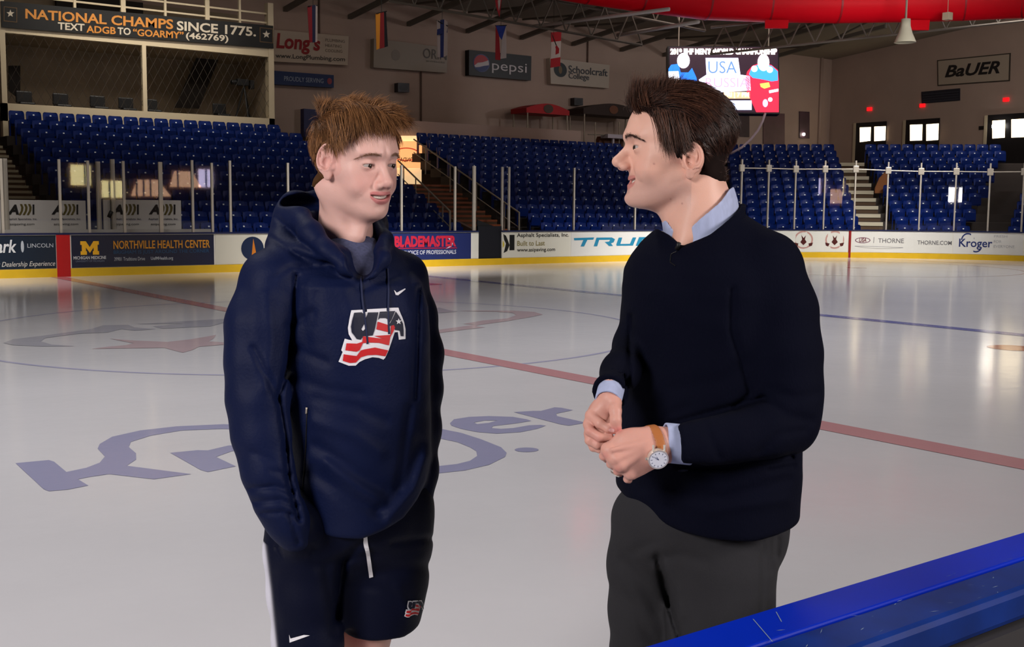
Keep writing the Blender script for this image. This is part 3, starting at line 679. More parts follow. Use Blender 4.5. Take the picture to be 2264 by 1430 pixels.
mb = MB(); mb.slab([at(388, 238, 1, 27.6), at(440, 240, 1, 27.6), at(487, 122, 1, 27.6), at(440, 118, 1, 27.6)], (0, 0.1, 0)); reparent(mb.build('inner_stair', mat('dark_grey', srgb(40, 34, 30), 0.8)), box_)
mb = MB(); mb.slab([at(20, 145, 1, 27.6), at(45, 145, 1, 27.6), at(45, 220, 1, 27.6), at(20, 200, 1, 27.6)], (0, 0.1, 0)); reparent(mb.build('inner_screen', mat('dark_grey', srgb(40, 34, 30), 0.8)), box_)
# chairs and camera inside
def dark_chair(px, py, lab):
    c = at(px, py, 1, 26.3); t = thing('swivel_chair', lab, 'chair', (c[0], c[1], zl0+0.05), 'dark chairs in the press box'); zb = zl0+0.05
    mb = MB(); mb.tube([(c[0], c[1], zb), (c[0], c[1], zb+0.3)], 0.04, 8); mb.tube([(c[0], c[1], zb), (c[0], c[1], zb+0.05)], 0.25, 10); reparent(mb.build('base', m_black), t)
    mb = MB(); mb.box((c[0]-.25, c[1]-.25, zb+.3), (c[0]+.25, c[1]+.25, zb+.4)); reparent(mb.build('seat', m_black, bevel=.04), t)
    mb = MB(); mb.box((c[0]-.26, c[1]+.2, zb+.4), (c[0]+.26, c[1]+.28, zb+.8)); reparent(mb.build('backrest', m_black, bevel=.06), t)
for px, l in ((57, 'black chair top showing at the left end of the press box sill'), (138, 'black chair top showing under the red dot on the press box wall'), (220, 'black chair top in the middle of the left press box opening'), (283, 'black chair top just left of the press box mullion'), (337, 'black chair top just right of the press box mullion'), (490, 'black chair top beside the video camera in the press box')):
    dark_chair(px, 225, l)
c = at(540, 215, 1, 26.0); zb = zl0+0.05
t = thing('video_camera', 'black video camera on a tripod inside the press box', 'camera', (c[0], c[1], zb)); zc = at(540, 190, 1, 26.0)[2]
for a in (0.5, 2.6, 4.7):
    mb = MB(); mb.tube([(c[0], c[1], zc), (c[0]+.4*math.cos(a), c[1]+.4*math.sin(a), zb)], 0.03, 6); reparent(mb.build('tripod_leg', m_black), t)
mb = MB(); mb.box((c[0]-.3, c[1]-.12, zc), (c[0]+.15, c[1]+.12, zc+.24)); mb.tube([(c[0]-.3, c[1], zc+.12), (c[0]-.5, c[1], zc+.1)], 0.09, 10); mb.box((c[0]+.2, c[1]-.12, zc-.1), (c[0]+.36, c[1]+.1, zc+.22)); reparent(mb.build('camera_body', m_black, bevel=.02), t)

# army banner
A_ = fr_(2, 3)[0]-0.1
bn = thing('sponsor_banner', 'long black banner with gold and white lettering across the press box', 'banner', ((L0+R0)/2, YF-0.05, zh0))
yT = lambda px: 2+(px-2)*(57-2)/(604-2); yB_ = lambda px: 59+(px-2)*(106-59)/(604-2)
fb = lambda px, py: at(px, py, 1, YF-0.06)
mb = MB(); mb.slab([fb(2, 2), fb(604, 57), fb(605, 107), fb(4, 60)], (0, 0.05, 0)); reparent(mb.build('cloth', mat('banner_black', srgb(10, 10, 11), 0.6)), bn)
m_gold = mat('ink_gold_letters', srgb(206, 134, 54), 0.5); m_wl = mat('ink_white_letters', srgb(208, 196, 176), 0.5)
def btext(s, x0_, x1_, yt0, yt1, h, m):      # yt0,yt1 top edge y at x0,x1 ; h = height
    F = lambda u, v: at(x0_+(x1_-x0_)*u, (yt0+(yt1-yt0)*u)+h*(1-v), 1, YF-0.07)
    mb = MB(); text_on(mb, s, F, 0.025); reparent(mb.build('lettering', m), bn)
btext('NATIONAL CHAMPS', 56, 383, 19, 43, 22, m_gold); btext('SINCE 1775.', 391, 566, 46, 60, 21, m_wl)
btext('TEXT', 128, 187, 49, 53, 16, m_wl); btext('ADGB', 191, 256, 56, 60, 16, m_gold); btext('TO', 260, 289, 60, 62, 16, m_wl); btext('\u201cGOARMY\u201d', 294, 406, 63, 70, 16, m_gold); btext('(462769)', 411, 505, 71, 78, 18, m_wl)
def star(cx, cy, r): return [(cx+(r if i % 2 == 0 else r*.42)*math.sin(i*math.pi/5), cy-(r if i % 2 == 0 else r*.42)*math.cos(i*math.pi/5)) for i in range(10)]
for cx, cy in ((23, 30), (589, 76)):
    mb = MB(); poly_on(mb, star(cx, cy, 9), lambda x, y: at(x, y, 1, YF-0.072)); reparent(mb.build('star_emblem', m_wl), bn)
    mb = MB(); poly_on(mb, [(cx-15, cy-16), (cx+15, cy-13), (cx+15, cy+20), (cx-15, cy+17)], lambda x, y: at(x, y, 1, YF-0.069), holes=[[(cx-13, cy-14), (cx-13, cy+15), (cx+13, cy+18), (cx+13, cy-11)]]); reparent(mb.build('star_frame', mat('frame_brown', srgb(84, 62, 34), 0.5)), bn)

# ------------------------------------------------------------------ signs on the far side wall (Y = 29)
YW = 29.0
def sign(name, label, corners, col, items, Y=YW-0.31, depth=0.31, cat='sign', frame=None):
    """corners photo points TL,TR,BR,BL"""
    c = [at(*p, 1, Y) for p in corners]; t = thing(name, label, cat, tuple((c[2]+c[3])/2))
    mb = MB(); mb.slab(c, (0, depth, 0)); reparent(mb.build('panel', mat('sign_%d_%d_%d' % col, srgb(*col), 0.45)), t)
    TL, TR, BR, BL = [np.array(p, float) for p in corners]
    F = lambda u, v: at(*((BL*(1-u)+BR*u)*(1-v)+(TL*(1-u)+TR*u)*v), 1, Y-0.012)
    F2 = lambda u, v: at(*((BL*(1-u)+BR*u)*(1-v)+(TL*(1-u)+TR*u)*v), 1, Y-0.02)
    for it in items:
        mb = MB()
        if it[0] == 't':
            _, s, (u0, v0, u1, v1), c_, bold, sh = it
            text_on(mb, s, lambda u, v: F2(u0+(u1-u0)*u, v0+(v1-v0)*v), bold, sh); nm = 'lettering'
        else:
            poly = it[1]; c_ = it[2]; poly = [poly] if isinstance(poly[0][0], (int, float)) else poly
            poly_on(mb, poly[0], F if it[0] == 'p' else F2, holes=poly[1:]); nm = 'emblem'
        reparent(mb.build(nm, mat('ink_%d_%d_%d' % c_, srgb(*c_), 0.45)), t)
    return t
sign('plumbing_sign', 'white plumbing sign with red script beside the press box', [(606, 66), (771, 80), (769, 144), (606, 136)], (196, 178, 158), [
    ('t', 'Long\u2019s', (0.03, 0.28, 0.62, 0.92), (150, 22, 26), 0.03, 0.1), ('t', 'PLUMBING', (0.69, 0.76, 0.95, 0.86), (110, 96, 84), 0, 0), ('t', 'HEATING', (0.69, 0.58, 0.91, 0.68), (110, 96, 84), 0, 0), ('t', 'COOLING', (0.69, 0.41, 0.92, 0.51), (110, 96, 84), 0, 0),
    ('t', 'www.LongPlumbing.com', (0.02, 0.08, 0.96, 0.27), (46, 40, 36), 0.01, 0)])
sign('serving_sign', 'blue strip sign with pale lettering under the plumbing sign', [(604, 156), (738, 166), (738, 194), (604, 186)], (18, 44, 92), [
    ('t', 'PROUDLY SERVING', (0.18, 0.3, 0.83, 0.66), (150, 160, 180), 0.01, 0), ('p', circ(0.93, 0.5, 0.04, 0.25, 16), (150, 60, 70))])
sign('gallery_sign', 'faded grey sign behind the black, red and gold flag', [(827, 85), (990, 106), (988, 161), (826, 149)], (150, 136, 120), [
    ('t', 'ORIN', (0.67, 0.5, 0.99, 0.88), (70, 58, 50), 0, 0), ('t', 'JEWELERS', (0.71, 0.35, 0.97, 0.43), (110, 98, 86), 0, 0), ('p', circ(0.3, 0.5, 0.06, 0.2, 16), (130, 118, 106))])
sign('soft_drink_sign', 'black soft drink sign with a red, white and blue ball', [(1037, 110), (1175, 124), (1174, 178), (1037, 166)], (8, 8, 14), [
    ('p', circ(0.2, 0.52, 0.135, 0.36, 28), (60, 70, 120)), ('q', circ(0.2, 0.52, 0.12, 0.325, 28), (200, 190, 190)),
    ('t', 'pepsi', (0.37, 0.17, 0.93, 0.66), (200, 194, 196), 0.0, 0)])
def ontop(t, poly, c_, corners, Y=YW-0.335, nm='emblem'):
    TL, TR, BR, BL = [np.array(p, float) for p in corners]
    mb = MB(); poly_on(mb, poly, lambda u, v: at(*((BL*(1-u)+BR*u)*(1-v)+(TL*(1-u)+TR*u)*v), 1, Y)); reparent(mb.build(nm, mat('ink_%d_%d_%d' % c_, srgb(*c_), 0.45)), t)
ps = [o for o in COL.objects if o.name.startswith('soft_drink_sign')][0]; pc = [(1037, 110), (1175, 124), (1174, 178), (1037, 166)]
ontop(ps, [(0.2+0.12*math.cos(a), 0.52+0.325*math.sin(a)) for a in np.linspace(0.45, 3.5, 16)]+[(0.14, 0.52), (0.22, 0.56), (0.28, 0.62)], (176, 30, 44), pc)
ontop(ps, [(0.2+0.12*math.cos(a), 0.52+0.325*math.sin(a)) for a in np.linspace(3.75, 6.1, 14)]+[(0.24, 0.42), (0.17, 0.36)], (24, 44, 110), pc)
sign('college_sign', 'white college sign with a round dark emblem behind the maple leaf flag', [(1216, 128), (1348, 144), (1346, 195), (1218, 185)], (190, 176, 160), [
    ('t', 'Schoolcraft', (0.31, 0.5, 0.97, 0.8), (48, 54, 62), 0.01, 0), ('t', 'College', (0.31, 0.2, 0.66, 0.5), (48, 54, 62), 0.01, 0), ('p', circ(0.17, 0.58, 0.11, 0.29, 24), (22, 36, 40)), ('q', circ(0.17, 0.58, 0.03, 0.16, 12), (120, 96, 60))])
for c_, l in (([(880, 183), (905, 184), (905, 204), (880, 203)], 'small dark wall speaker below the faded grey sign'), ([(1270, 216), (1289, 217), (1289, 233), (1270, 232)], 'small dark wall speaker right of the red kiosk roof')):
    sign('wall_speaker', l, c_, (50, 46, 50), [('p', circ(.5, .5, .35, .35, 16), (30, 28, 32))], cat='speaker')
sign('wall_poster', 'blue and purple poster on the wall behind the left man', [(672, 240), (708, 243), (708, 305), (672, 302)], (44, 46, 92), [('p', rect(.1, .1, .9, .3), (90, 60, 80))], cat='poster')
# conduits on the wall
for px, y0_, y1_, l in ((705, 0, 80, 'thin conduit above the plumbing sign'), (931, 150, 268, 'thin brown conduit running down below the faded grey sign'), (1300, 86, 140, 'thin conduit above the college sign')):
    A = at(px, y0_, 1, YW-.05); B = at(px, y1_, 1, YW-.05); mb = MB(); mb.tube([(A[0], YW-.05, min(A[2], EAVE+.5)), (A[0], YW-.05, B[2])], 0.04, 6); tag(mb.build('conduit', mat('conduit_brown', srgb(96, 72, 60), 0.6)), l, 'pipe')
# pale walkway parapet over the middle block
A = at(905, 268, 1, 25.6); B = at(1281, 292, 1, 25.6); zt_ = at(1281, 290, 1, 25.6)[2]; zb_ = at(1281, 304, 1, 25.6)[2]
mb = MB(); mb.box((14, 25.5, 3.3), (B[0], 25.75, zt_)); tag(mb.build('walkway_parapet', mat('parapet_pale', srgb(176, 150, 138), 0.7)), 'pale low parapet wall along the top of the middle seat block', 'wall')
# kiosks on the concourse
def kiosk(label, px0, px1, ytop, ybot, col, Y=27.3, logo=None):
    A = at(px0, ybot, 1, Y); B = at(px1, ybot, 1, Y); zT = at((px0+px1)/2, ytop, 1, Y)[2]; zB = (A[2]+B[2])/2
    t = thing('food_kiosk', label, 'kiosk', ((A[0]+B[0])/2, Y, 0.3)); n = 12; top = []
    for i in range(n+1):
        u = i/n; top.append((A[0]+(B[0]-A[0])*u, Y, zB+(zT-zB)*(0.45+0.55*math.sin(math.pi*u))))
    mb = MB(); mb.slab([(A[0], Y, zB), (B[0], Y, zB), *top[::-1]], (0, 1.2, 0)); reparent(mb.build('canopy', mat('canopy_%d' % col[0], srgb(*col), 0.7)), t)
    for x in (A[0]+.1, B[0]-.1):
        for y in (Y+.05, Y+1.1): mb = MB(); mb.tube([(x, y, 3.3), (x, y, zB)], 0.035, 6); reparent(mb.build('post', m_rail), t)
    mb = MB(); mb.box((A[0]+.1, Y+.1, 3.3), (B[0]-.1, Y+1.0, 4.2)); reparent(mb.build('counter', mat('kiosk_dark', srgb(50, 40, 38), 0.7)), t)
    mb = MB(); cx_ = (A[0]+B[0])/2; cz = (zB+zT)/2; mb.add([(cx_+.28*math.cos(a), Y-.02, cz+.2*math.sin(a)) for a in np.linspace(0, 6.1, 16)], [tuple(range(16))]); reparent(mb.build('emblem', mat('emblem_%d' % logo[0], srgb(*logo), 0.6)), t)
kiosk('food kiosk with a curved red canopy above the middle seats', 1164, 1259, 229, 252, (176, 28, 34), logo=(70, 50, 34))
kiosk('food kiosk with a curved dark brown canopy near the right man\'s forehead', 1290, 1420, 229, 256, (52, 34, 28), logo=(110, 60, 30))
A = at(1344, 296, 1, 26.2); B = at(1385, 307, 1, 26.2)
mb = MB(); mb.box((A[0], 26.2, B[2]), (B[0]+.6, 26.7, A[2])); mb.box((A[0]+.4, 26.3, 3.3), (A[0]+.5, 26.4, B[2])); mb.box((B[0]+.3, 26.3, 3.3), (B[0]+.4, 26.4, B[2])); tag(mb.build('white_table', mat('table_white', srgb(190, 180, 190), 0.5)), 'white table top behind the seats beside the right man\'s brow', 'table')
A = at(1325, 312, 1, 26.6)
mb = MB(); mb.slab([(A[0], 26.8, A[2]-.3), (A[0]+1.7, 26.8, A[2]-.3), (A[0]+1.7, 26.8, A[2]+.15), (A[0]+.3, 26.8, A[2]+.25)], (0, .3, 0)); mb.box((A[0]+.2, 26.85, 3.3), (A[0]+1.5, 27.05, A[2]-.3)); tag(mb.build('orange_bin', mat('bin_orange', srgb(110, 60, 34), 0.6)), 'dull orange box under the white table', 'box')
mb = MB()
for px in (1316, 1369):
    A = at(px, 270, 1, 26.4); B = at(px, 330, 1, 26.4); mb.tube([A, B], 0.03, 6)
A = at(1300, 297, 1, 26.4); B = at(1395, 300, 1, 26.4); mb.tube([A, B], 0.03, 6)
tag(mb.build('guard_rail', m_rail), 'thin metal guard rail in front of the dark kiosk', 'railing')

# ------------------------------------------------------------------ right end wall (X = 48)
XW = 48.0
def rsign(label, corners, col, items=(), X=XW-0.05, depth=0.06, cat='sign', name='wall_sign'):
    c = [at(*p, 0, X) for p in corners]; t = thing(name, label, cat, tuple((c[2]+c[3])/2))
    mb = MB(); mb.slab(c, (depth, 0, 0)); reparent(mb.build('panel', mat('sign_%d_%d_%d' % col, srgb(*col), 0.5)), t)
    TL, TR, BR, BL = [np.array(p, float) for p in corners]
    for i, it in enumerate(items):
        F = lambda u, v: at(*((BL*(1-u)+BR*u)*(1-v)+(TL*(1-u)+TR*u)*v), 0, X-0.012*(i+1)); mb = MB()
        if it[0] == 't': _, s, (u0, v0, u1, v1), c_, bold, sh = it; text_on(mb, s, lambda u, v: F(u0+(u1-u0)*u, v0+(v1-v0)*v), bold, sh); nm = 'lettering'
        else: poly_on(mb, it[1], F); c_ = it[2]; nm = 'inner_panel'
        reparent(mb.build(nm, mat('ink_%d_%d_%d' % c_, srgb(*c_), 0.5)), t)
    return t
rsign('white sign with bold italic black lettering on the right wall', [(2072, 133), (2234, 117), (2232, 179), (2073, 190)], (66, 58, 50), [('p', rect(0.012, .04, .985, .96), (176, 160, 142)), ('t', 'BaUER', (0.1, 0.3, 0.86, 0.76), (34, 30, 30), 0.03, 0.3)])
rsign('dark louvre vent below the white lettered sign', [(2037, 203), (2122, 195), (2122, 222), (2038, 229)], (38, 38, 48), [('p', rect(.03, .1 + .2*k, .97, .18+.2*k), (56, 56, 66)) for k in range(4)], cat='vent', name='wall_vent')
m_redl = mat('exit_red', srgb(200, 20, 24), 0.4, emit=srgb(255, 24, 30), estr=1.2)
for px, py, l in ((1921, 241, 'small red exit light over the leftmost lit doorway'), (2038, 233, 'small red exit light under the dark vent'), (2223, 220, 'small red exit light over the rightmost lit doorway')):
    c = at(px, py, 0, XW-.1); mb = MB(); mb.box((c[0], c[1]-.16, c[2]-.1), (c[0]+.1, c[1]+.16, c[2]+.1)); tag(mb.build('exit_light', m_redl, bevel=.02), l, 'exit light')
m_lwin = mat('lit_window', srgb(255, 238, 200), 0.4, emit=srgb(255, 232, 190), estr=5.0); m_dframe = mat('door_frame_dark', srgb(26, 22, 24), 0.5)
DN = [((1893, 272), (1959, 268), (1959, 500), (1893, 500), [((1901, 282), (1925, 281), (1924, 311), (1901, 314)), ((1933, 280), (1958, 279), (1957, 310), (1933, 312))]),
      ((2003, 266), (2077, 260), (2077, 500), (2003, 500), [((2012, 276), (2039, 275), (2038, 310), (2012, 311)), ((2048, 275), (2075, 273), (2074, 309), (2048, 311))]),
      ((2184, 255), (2290, 247), (2290, 500), (2184, 500), [((2194, 267), (2222, 265), (2221, 304), (2194, 306)), ((2236, 264), (2285, 261), (2285, 302), (2236, 304))])]
for i, (a, b, c, d, wins) in enumerate(DN):
    A = at(*a, 0, XW-.08); B = at(*b, 0, XW-.08); mb = MB(); zf = 3.3
    mb.box((XW-.08, B[1], zf), (XW-.001, A[1], (A[2]+B[2])/2)); o = tag(mb.build('door_%d' % (i+1), m_dframe), kind='structure')
    for wq in wins:
        P = [at(*q, 0, XW-.10) for q in wq]; mb = MB(); mb.slab(P, (0.015, 0, 0)); q = mb.build('lit_pane', m_lwin, o)
    J = at(a[0]-5, a[1], 0, XW-.1); mb = MB(); mb.box((XW-.09, A[1], zf), (XW-.001, A[1]+.18, A[2])); mb.build('door_jamb', m_pbx, o)
rsign('small dark box on the wall left of the rightmost doorway', [(2164, 279), (2176, 278), (2176, 286), (2164, 287)], (30, 24, 24), cat='wall box', name='wall_box')
# lamps burning in the concourse behind the rightmost door glass
mb = MB(); A = at(2207, 279, 0, XW-.14); mb.tube([(A[0], A[1]-.28, A[2]), (A[0], A[1]+.28, A[2])], 0.13, 10); tag(mb.build('bright_lamp', mat('lamp_hot', (1, 1, 1, 1), 0.4, emit=(1, .98, .95, 1), estr=14)), 'very bright white lamp seen at the rightmost doorway', 'lamp')
# posters and pipes on the stretch of wall left of the corner
CX = lambda px, py: at(px, py, 1, YW-.06)
for a, b, c, d, col, l in ((1768, 246, 1790, 305, (74, 50, 62), 'narrow purple poster on the wall above the corner seats'), (1688, 250, 1735, 318, (92, 62, 70), 'wide reddish poster under the video board'), (1636, 248, 1657, 302, (62, 44, 52), 'dark poster beside the back of the right man\'s head')):
    mb = MB(); P = [CX(a, b), CX(c, b+1), CX(c, d+1), CX(a, d)]; mb.slab(P, (0, .04, 0)); tag(mb.build('wall_poster', mat('poster_%d' % col[0], srgb(*col), 0.5, noise=.25, nscale=1.2)), l, 'poster')
A = CX(1775, 297); mb = MB(); bm = bmesh.new(); bmesh.ops.create_uvsphere(bm, u_segments=12, v_segments=8, radius=0.09); mb.add([tuple(Vector(v.co)+Vector((A[0], A[1]-.07, A[2]))) for v in bm.verts], [tuple(v.index for v in f.verts) for f in bm.faces]); bm.free()
tag(mb.build('globe_lamp', mat('lamp_warm', (1, .9, .8, 1), 0.4, emit=(1, .85, .75, 1), estr=10), smooth=True), 'small bright globe lamp at the foot of the purple poster', 'lamp')
mb = MB(); A = CX(1818, 110); mb.tube([(A[0], A[1], A[2]), (A[0], A[1], 4.0)], 0.09, 8); tag(mb.build('wall_pipe', m_wall, smooth=True), 'vertical pale pipe beside the far wall corner', 'pipe')

# ------------------------------------------------------------------ video board
VD = 46.0
def vb(px, py, d=0.0): return atD(px, py, VD-d)
scr = thing('video_board', 'bright video board showing two players and match text', 'video board', tuple(vb(1598, 250)))
o0 = vb(1478, 104); bk = _f*0.5
mb = MB(); mb.slab([vb(1476, 102), vb(1722, 102), vb(1724, 252), (vb(1476, 250))], tuple(bk)); reparent(mb.build('cabinet', mat('cabinet_black', srgb(10, 8, 12), 0.4)), scr)
def em(c, s): return mat('led_%d_%d_%d_%d' % (*c, int(s*10)), srgb(*c), 0.5, emit=srgb(*c), estr=s)
mb = MB(); poly_on(mb, [(1480, 104), (1720, 104), (1721, 249), (1480, 248)], lambda x, y: vb(x, y, .02)); reparent(mb.build('screen', em((60, 40, 54), .5)), scr)
def led(nm, poly, c, s, d):
    mb = MB(); poly_on(mb, poly, lambda x, y: vb(x, y, d)); reparent(mb.build(nm, em(c, s)), scr)
def ledt(txt, x0_, y0_, x1_, y1_, c, s, d, bold=0.02):
    mb = MB(); text_on(mb, txt, lambda u, v: vb(x0_+(x1_-x0_)*u, y1_+(y0_-y1_)*v, d), bold); reparent(mb.build('screen_text', em(c, s)), scr)
ledt('2019 IIHF MEN\u2019S WORLD CHAMPIONSHIP', 1482, 107, 1718, 121, (255, 244, 225), 3.0, .05, 0.06)
WT = (235, 240, 255)
led('screen_figure', circ(1511, 134, 14, 17, 20), (250, 246, 255), 2.6, .06)
led('screen_figure', [(1478, 152), (1484, 143), (1500, 141), (1505, 160), (1522, 160), (1530, 150), (1540, 172), (1545, 205), (1478, 205)], (40, 120, 235), 1.6, .05)
led('screen_figure', [(1478, 158), (1500, 157), (1503, 178), (1478, 180)], (245, 248, 255), 2.4, .06)
led('screen_text_glow', [(1560, 128), (1632, 128), (1637, 165), (1658, 168), (1660, 200), (1560, 206), (1545, 176), (1562, 165)], (225, 225, 255), 2.4, .05)
ledt('USA', 1566, 135, 1629, 162, (110, 150, 210), 1.0, .08, 0.0)
ledt('RUSSIA', 1560, 172, 1656, 193, (230, 170, 205), 1.3, .08, 0.0)
led('screen_text_glow', [(1600, 203), (1658, 203), (1658, 218), (1600, 218)], (230, 190, 150), 1.2, .05)
ledt('FRI | 7 PM', 1602, 204, 1656, 217, (255, 240, 215), 2.6, .08)
led('screen_text_glow', [(1604, 222), (1662, 222), (1662, 243), (1604, 243)], (200, 214, 250), 1.9, .05)
ledt('USA HOCKEY', 1608, 227, 1660, 240, (250, 252, 255), 2.6, .08)
led('screen_figure', [(1647, 178), (1652, 158), (1664, 145), (1678, 140), (1705, 143), (1720, 155), (1722, 180), (1722, 248), (1672, 248), (1662, 225), (1652, 205)], (235, 40, 66), 1.7, .05)
led('screen_figure', [(1656, 164), (1662, 148), (1678, 142), (1706, 145), (1720, 158), (1720, 178), (1706, 180), (1688, 176), (1664, 172)], (60, 150, 235), 1.8, .06)
led('screen_figure', circ(1688, 138, 13, 19, 20), (255, 232, 240), 2.6, .07); led('screen_figure', circ(1702, 154, 7, 7, 14), (250, 245, 255), 2.4, .07); led('screen_figure', circ(1668, 152, 7, 7, 14), (250, 245, 255), 2.4, .07)
led('screen_figure', [(1680, 185), (1700, 182), (1703, 192), (1690, 196), (1682, 192)], (255, 200, 90), 1.8, .07)
led('screen_figure', [(1700, 200), (1721, 196), (1721, 202), (1701, 206)], (250, 235, 245), 2.2, .07); led('screen_figure', circ(1692, 228, 6, 9, 12), (255, 170, 210), 2.0, .07); led('screen_figure', circ(1703, 220, 5, 5, 12), (255, 225, 235), 2.2, .07)
pts = [vb(1692, 250, 0)] + [vb(x, y, 0) for x, y in ((1686, 268), (1676, 288), (1660, 308), (1640, 326), (1615, 340))]
mb = MB(); mb.tube(pts, 0.05, 6); tag(mb.build('hanging_cable', mat('cable_pale', srgb(190, 170, 178), 0.6), smooth=True), 'pale cable curving down from the bottom of the video board', 'cable')
for px in (1500, 1700):
    A = vb(px, 102); mb = MB(); mb.tube([(A[0]+.2, A[1]+.2, A[2]), (A[0]+.2, A[1]+.2, 12.2)], 0.03, 6); reparent(mb.build('hanger', m_rail), scr)

# ------------------------------------------------------------------ flags
def flag(label, pxs, Y, name='hanging_flag'):
    """pxs = list of (poly px, colour)"""
    P0 = at(*pxs[0][0][0], 1, Y); t = thing(name, label, 'flag', tuple(P0), 'national flags hanging from the roof')
    for poly, col in pxs:
        mb = MB(); poly_on(mb, poly, lambda x, y: at(x, y, 1, Y+0.0)); v = mb.v; n = len(v); f = list(mb.f)
        mb.v = [(a, b+0.05*math.sin(a*14), c) for a, b, c in v]+[(a, b+0.05*math.sin(a*14)+.015, c) for a, b, c in v]
        mb.f = f+[tuple(i+n for i in q) for q in f]+[(i, (i+1) % n, (i+1) % n+n, i+n) for i in range(n)]; mb.m = [0]*len(mb.f)
        reparent(mb.build('flag_stripe', mat('flag_%d_%d_%d' % col, srgb(*col), 0.8)), t)
    top = min(p[1] for p, in [(q,) for q in pxs[0][0]]); mb = MB(); A = at(pxs[0][0][0][0], pxs[0][0][0][1], 1, Y); B = at(pxs[-1][0][1][0], pxs[-1][0][1][1], 1, Y)
    mb.tube([A, B], .02, 6); C = (A+B)/2; mb.tube([C, (C[0], C[1], roof_z(Y)-.02)], 0.01, 4); reparent(mb.build('hanger', m_black), t)
FY = 22.0
flag('red, blue and white flag hanging in front of the plumbing sign', [([(681, 14), (689, 12), (690, 94), (685, 92)], (120, 16, 28)), ([(689, 12), (697, 11), (696, 94), (690, 94)], (14, 16, 50)), ([(697, 11), (703, 12), (702, 92), (696, 94)], (165, 150, 145))], FY)
flag('gold, red and black flag hanging in front of the faded grey sign', [([(832, 30), (840, 29), (839, 107), (834, 110)], (196, 126, 30)), ([(840, 29), (848, 27), (850, 105), (839, 108)], (122, 20, 24)), ([(848, 27), (855, 25), (859, 102), (850, 105)], (16, 14, 18))], FY)
flag('white flag with a dark blue cross', [([(965, 45), (975, 44), (975, 126), (968, 126)], (160, 146, 140)), ([(974, 44), (981, 43), (980, 127), (974, 127)], (18, 30, 84)), ([(981, 43), (990, 48), (989, 122), (980, 126)], (160, 146, 140)), ([(966, 65), (990, 58), (989, 72), (966, 78)], (18, 30, 84))], FY)
flag('white and red flag with a blue triangle in front of the soft drink sign', [([(1095, 57), (1105, 80), (1107, 133), (1094, 132)], (160, 24, 34)), ([(1095, 57), (1120, 55), (1109, 88), (1103, 76)], (36, 60, 150)), ([(1109, 88), (1120, 56), (1121, 128), (1107, 130)], (186, 176, 172))], FY)
flag('red and white maple leaf flag in front of the college sign', [([(1218, 72), (1243, 69), (1242, 90), (1218, 93)], (168, 24, 34)), ([(1218, 93), (1242, 90), (1240, 126), (1217, 130)], (192, 180, 172)), ([(1217, 130), (1240, 126), (1240, 146), (1216, 150)], (168, 24, 34)), ([(1226, 108), (1230, 100), (1235, 108), (1234, 118), (1228, 121)], (168, 24, 34))], FY)
flag('tip of a red and white flag at the top edge of the picture', [([(1094, -20), (1112, -20), (1106, 12), (1103, 38), (1098, 14)], (176, 40, 50)), ([(1099, -20), (1107, -20), (1104, 14), (1102, 24)], (200, 190, 185))], FY-1)

# ------------------------------------------------------------------ roof steel, duct, horn speaker
m_steel = mat('roof_steel', srgb(104, 96, 86), 0.6); m_steelL = mat('lit_steel', srgb(214, 206, 200), 0.5)
xs_b = [at(px, 40, 1, 28.9)[0] for px in (-200, 100, 370, 631, 773, 903, 1033, 1153, 1268, 1375, 1470, 1560, 1650)]
for i, x in enumerate(xs_b):
    zw = roof_z(28.9)-1.0; mb = MB()
    mb.box((x-.09, 20, 0), (x+.09, 28.9, .18), M=Matrix.Translation((0, 0, 0)))
    mb.v = [(a, b, c+zw+(28.9-b)*0.11) for a, b, c in mb.v]
    mb.tube([(x, 20, zw+(8.9)*.11), (x, 20, roof_z(20))], .05, 6); mb.tube([(x, 24, zw+.54), (x, 20, roof_z(20)-.1)], .05, 6); mb.tube([(x, 28.8, roof_z(28.8)-.1), (x, 24, zw+.54)], .05, 6); mb.tube([(x, 20, roof_z(20)-.12), (x, -10, roof_z(-10)-.12)], .09, 6)
    tag(mb.build('roof_beam', m_steel), 'sloping grey roof beam meeting the far wall in an even row' , 'beam', 'roof beams along the far wall')
# chords near the video board, their lit look put into the pale colour
for k, (a, b, l) in enumerate((((1180, 58), (1480, 20), 'long pale lit steel bar under the roof left of the video board'), ((1365, 78), (1545, 48), 'short pale lit steel bar just left of the red duct'))):
    A = atD(*a, 44); B = atD(*b, 40); mb = MB(); mb.tube([A, B], .07, 6); tag(mb.build('steel_bar', m_steelL, smooth=True), l, 'steel bar')
def truss(a, b, h, n, l):
    A = atD(*a, 43); B = atD(*b, 43); mb = MB(); up = np.array([0, 0, h]); mb.tube([A, B], .05, 6); mb.tube([A+up, B+up], .05, 6)
    for i in range(n):
        p = A+(B-A)*i/n; q = A+(B-A)*(i+1)/n; m_ = (p+q)/2+up; mb.tube([p, m_], .03, 5); mb.tube([m_, q], .03, 5)
    tag(mb.build('roof_truss', m_steel), l, 'truss', 'open web roof trusses')
truss((860, 2), (1420, 100), 1.2, 10, 'open web truss sloping down towards the video board')
truss((1060, -30), (1560, 68), 1.2, 9, 'open web truss higher up, ending at the red duct')
truss((1570, 120), (2264, 46), 1.0, 12, 'open web truss below the red duct on the right')
m_duct = mat('duct_red', srgb(236, 8, 30), 0.5, spec=.15)
path = [(1180, -58, 40), (1300, -38, 40.5), (1420, -20, 41), (1560, -2, 41.5), (1700, 4, 42), (1850, 6, 42), (2000, 4, 42), (2130, 0, 41.5), (2264, -6, 41), (2400, -14, 40)]
P = [atD(*q) for q in path]; mb = MB(); mb.tube(P, 0.74, 28); d = tag(mb.build('fabric_duct', m_duct, smooth=True), 'big round red duct hanging under the roof at the top right', 'duct')
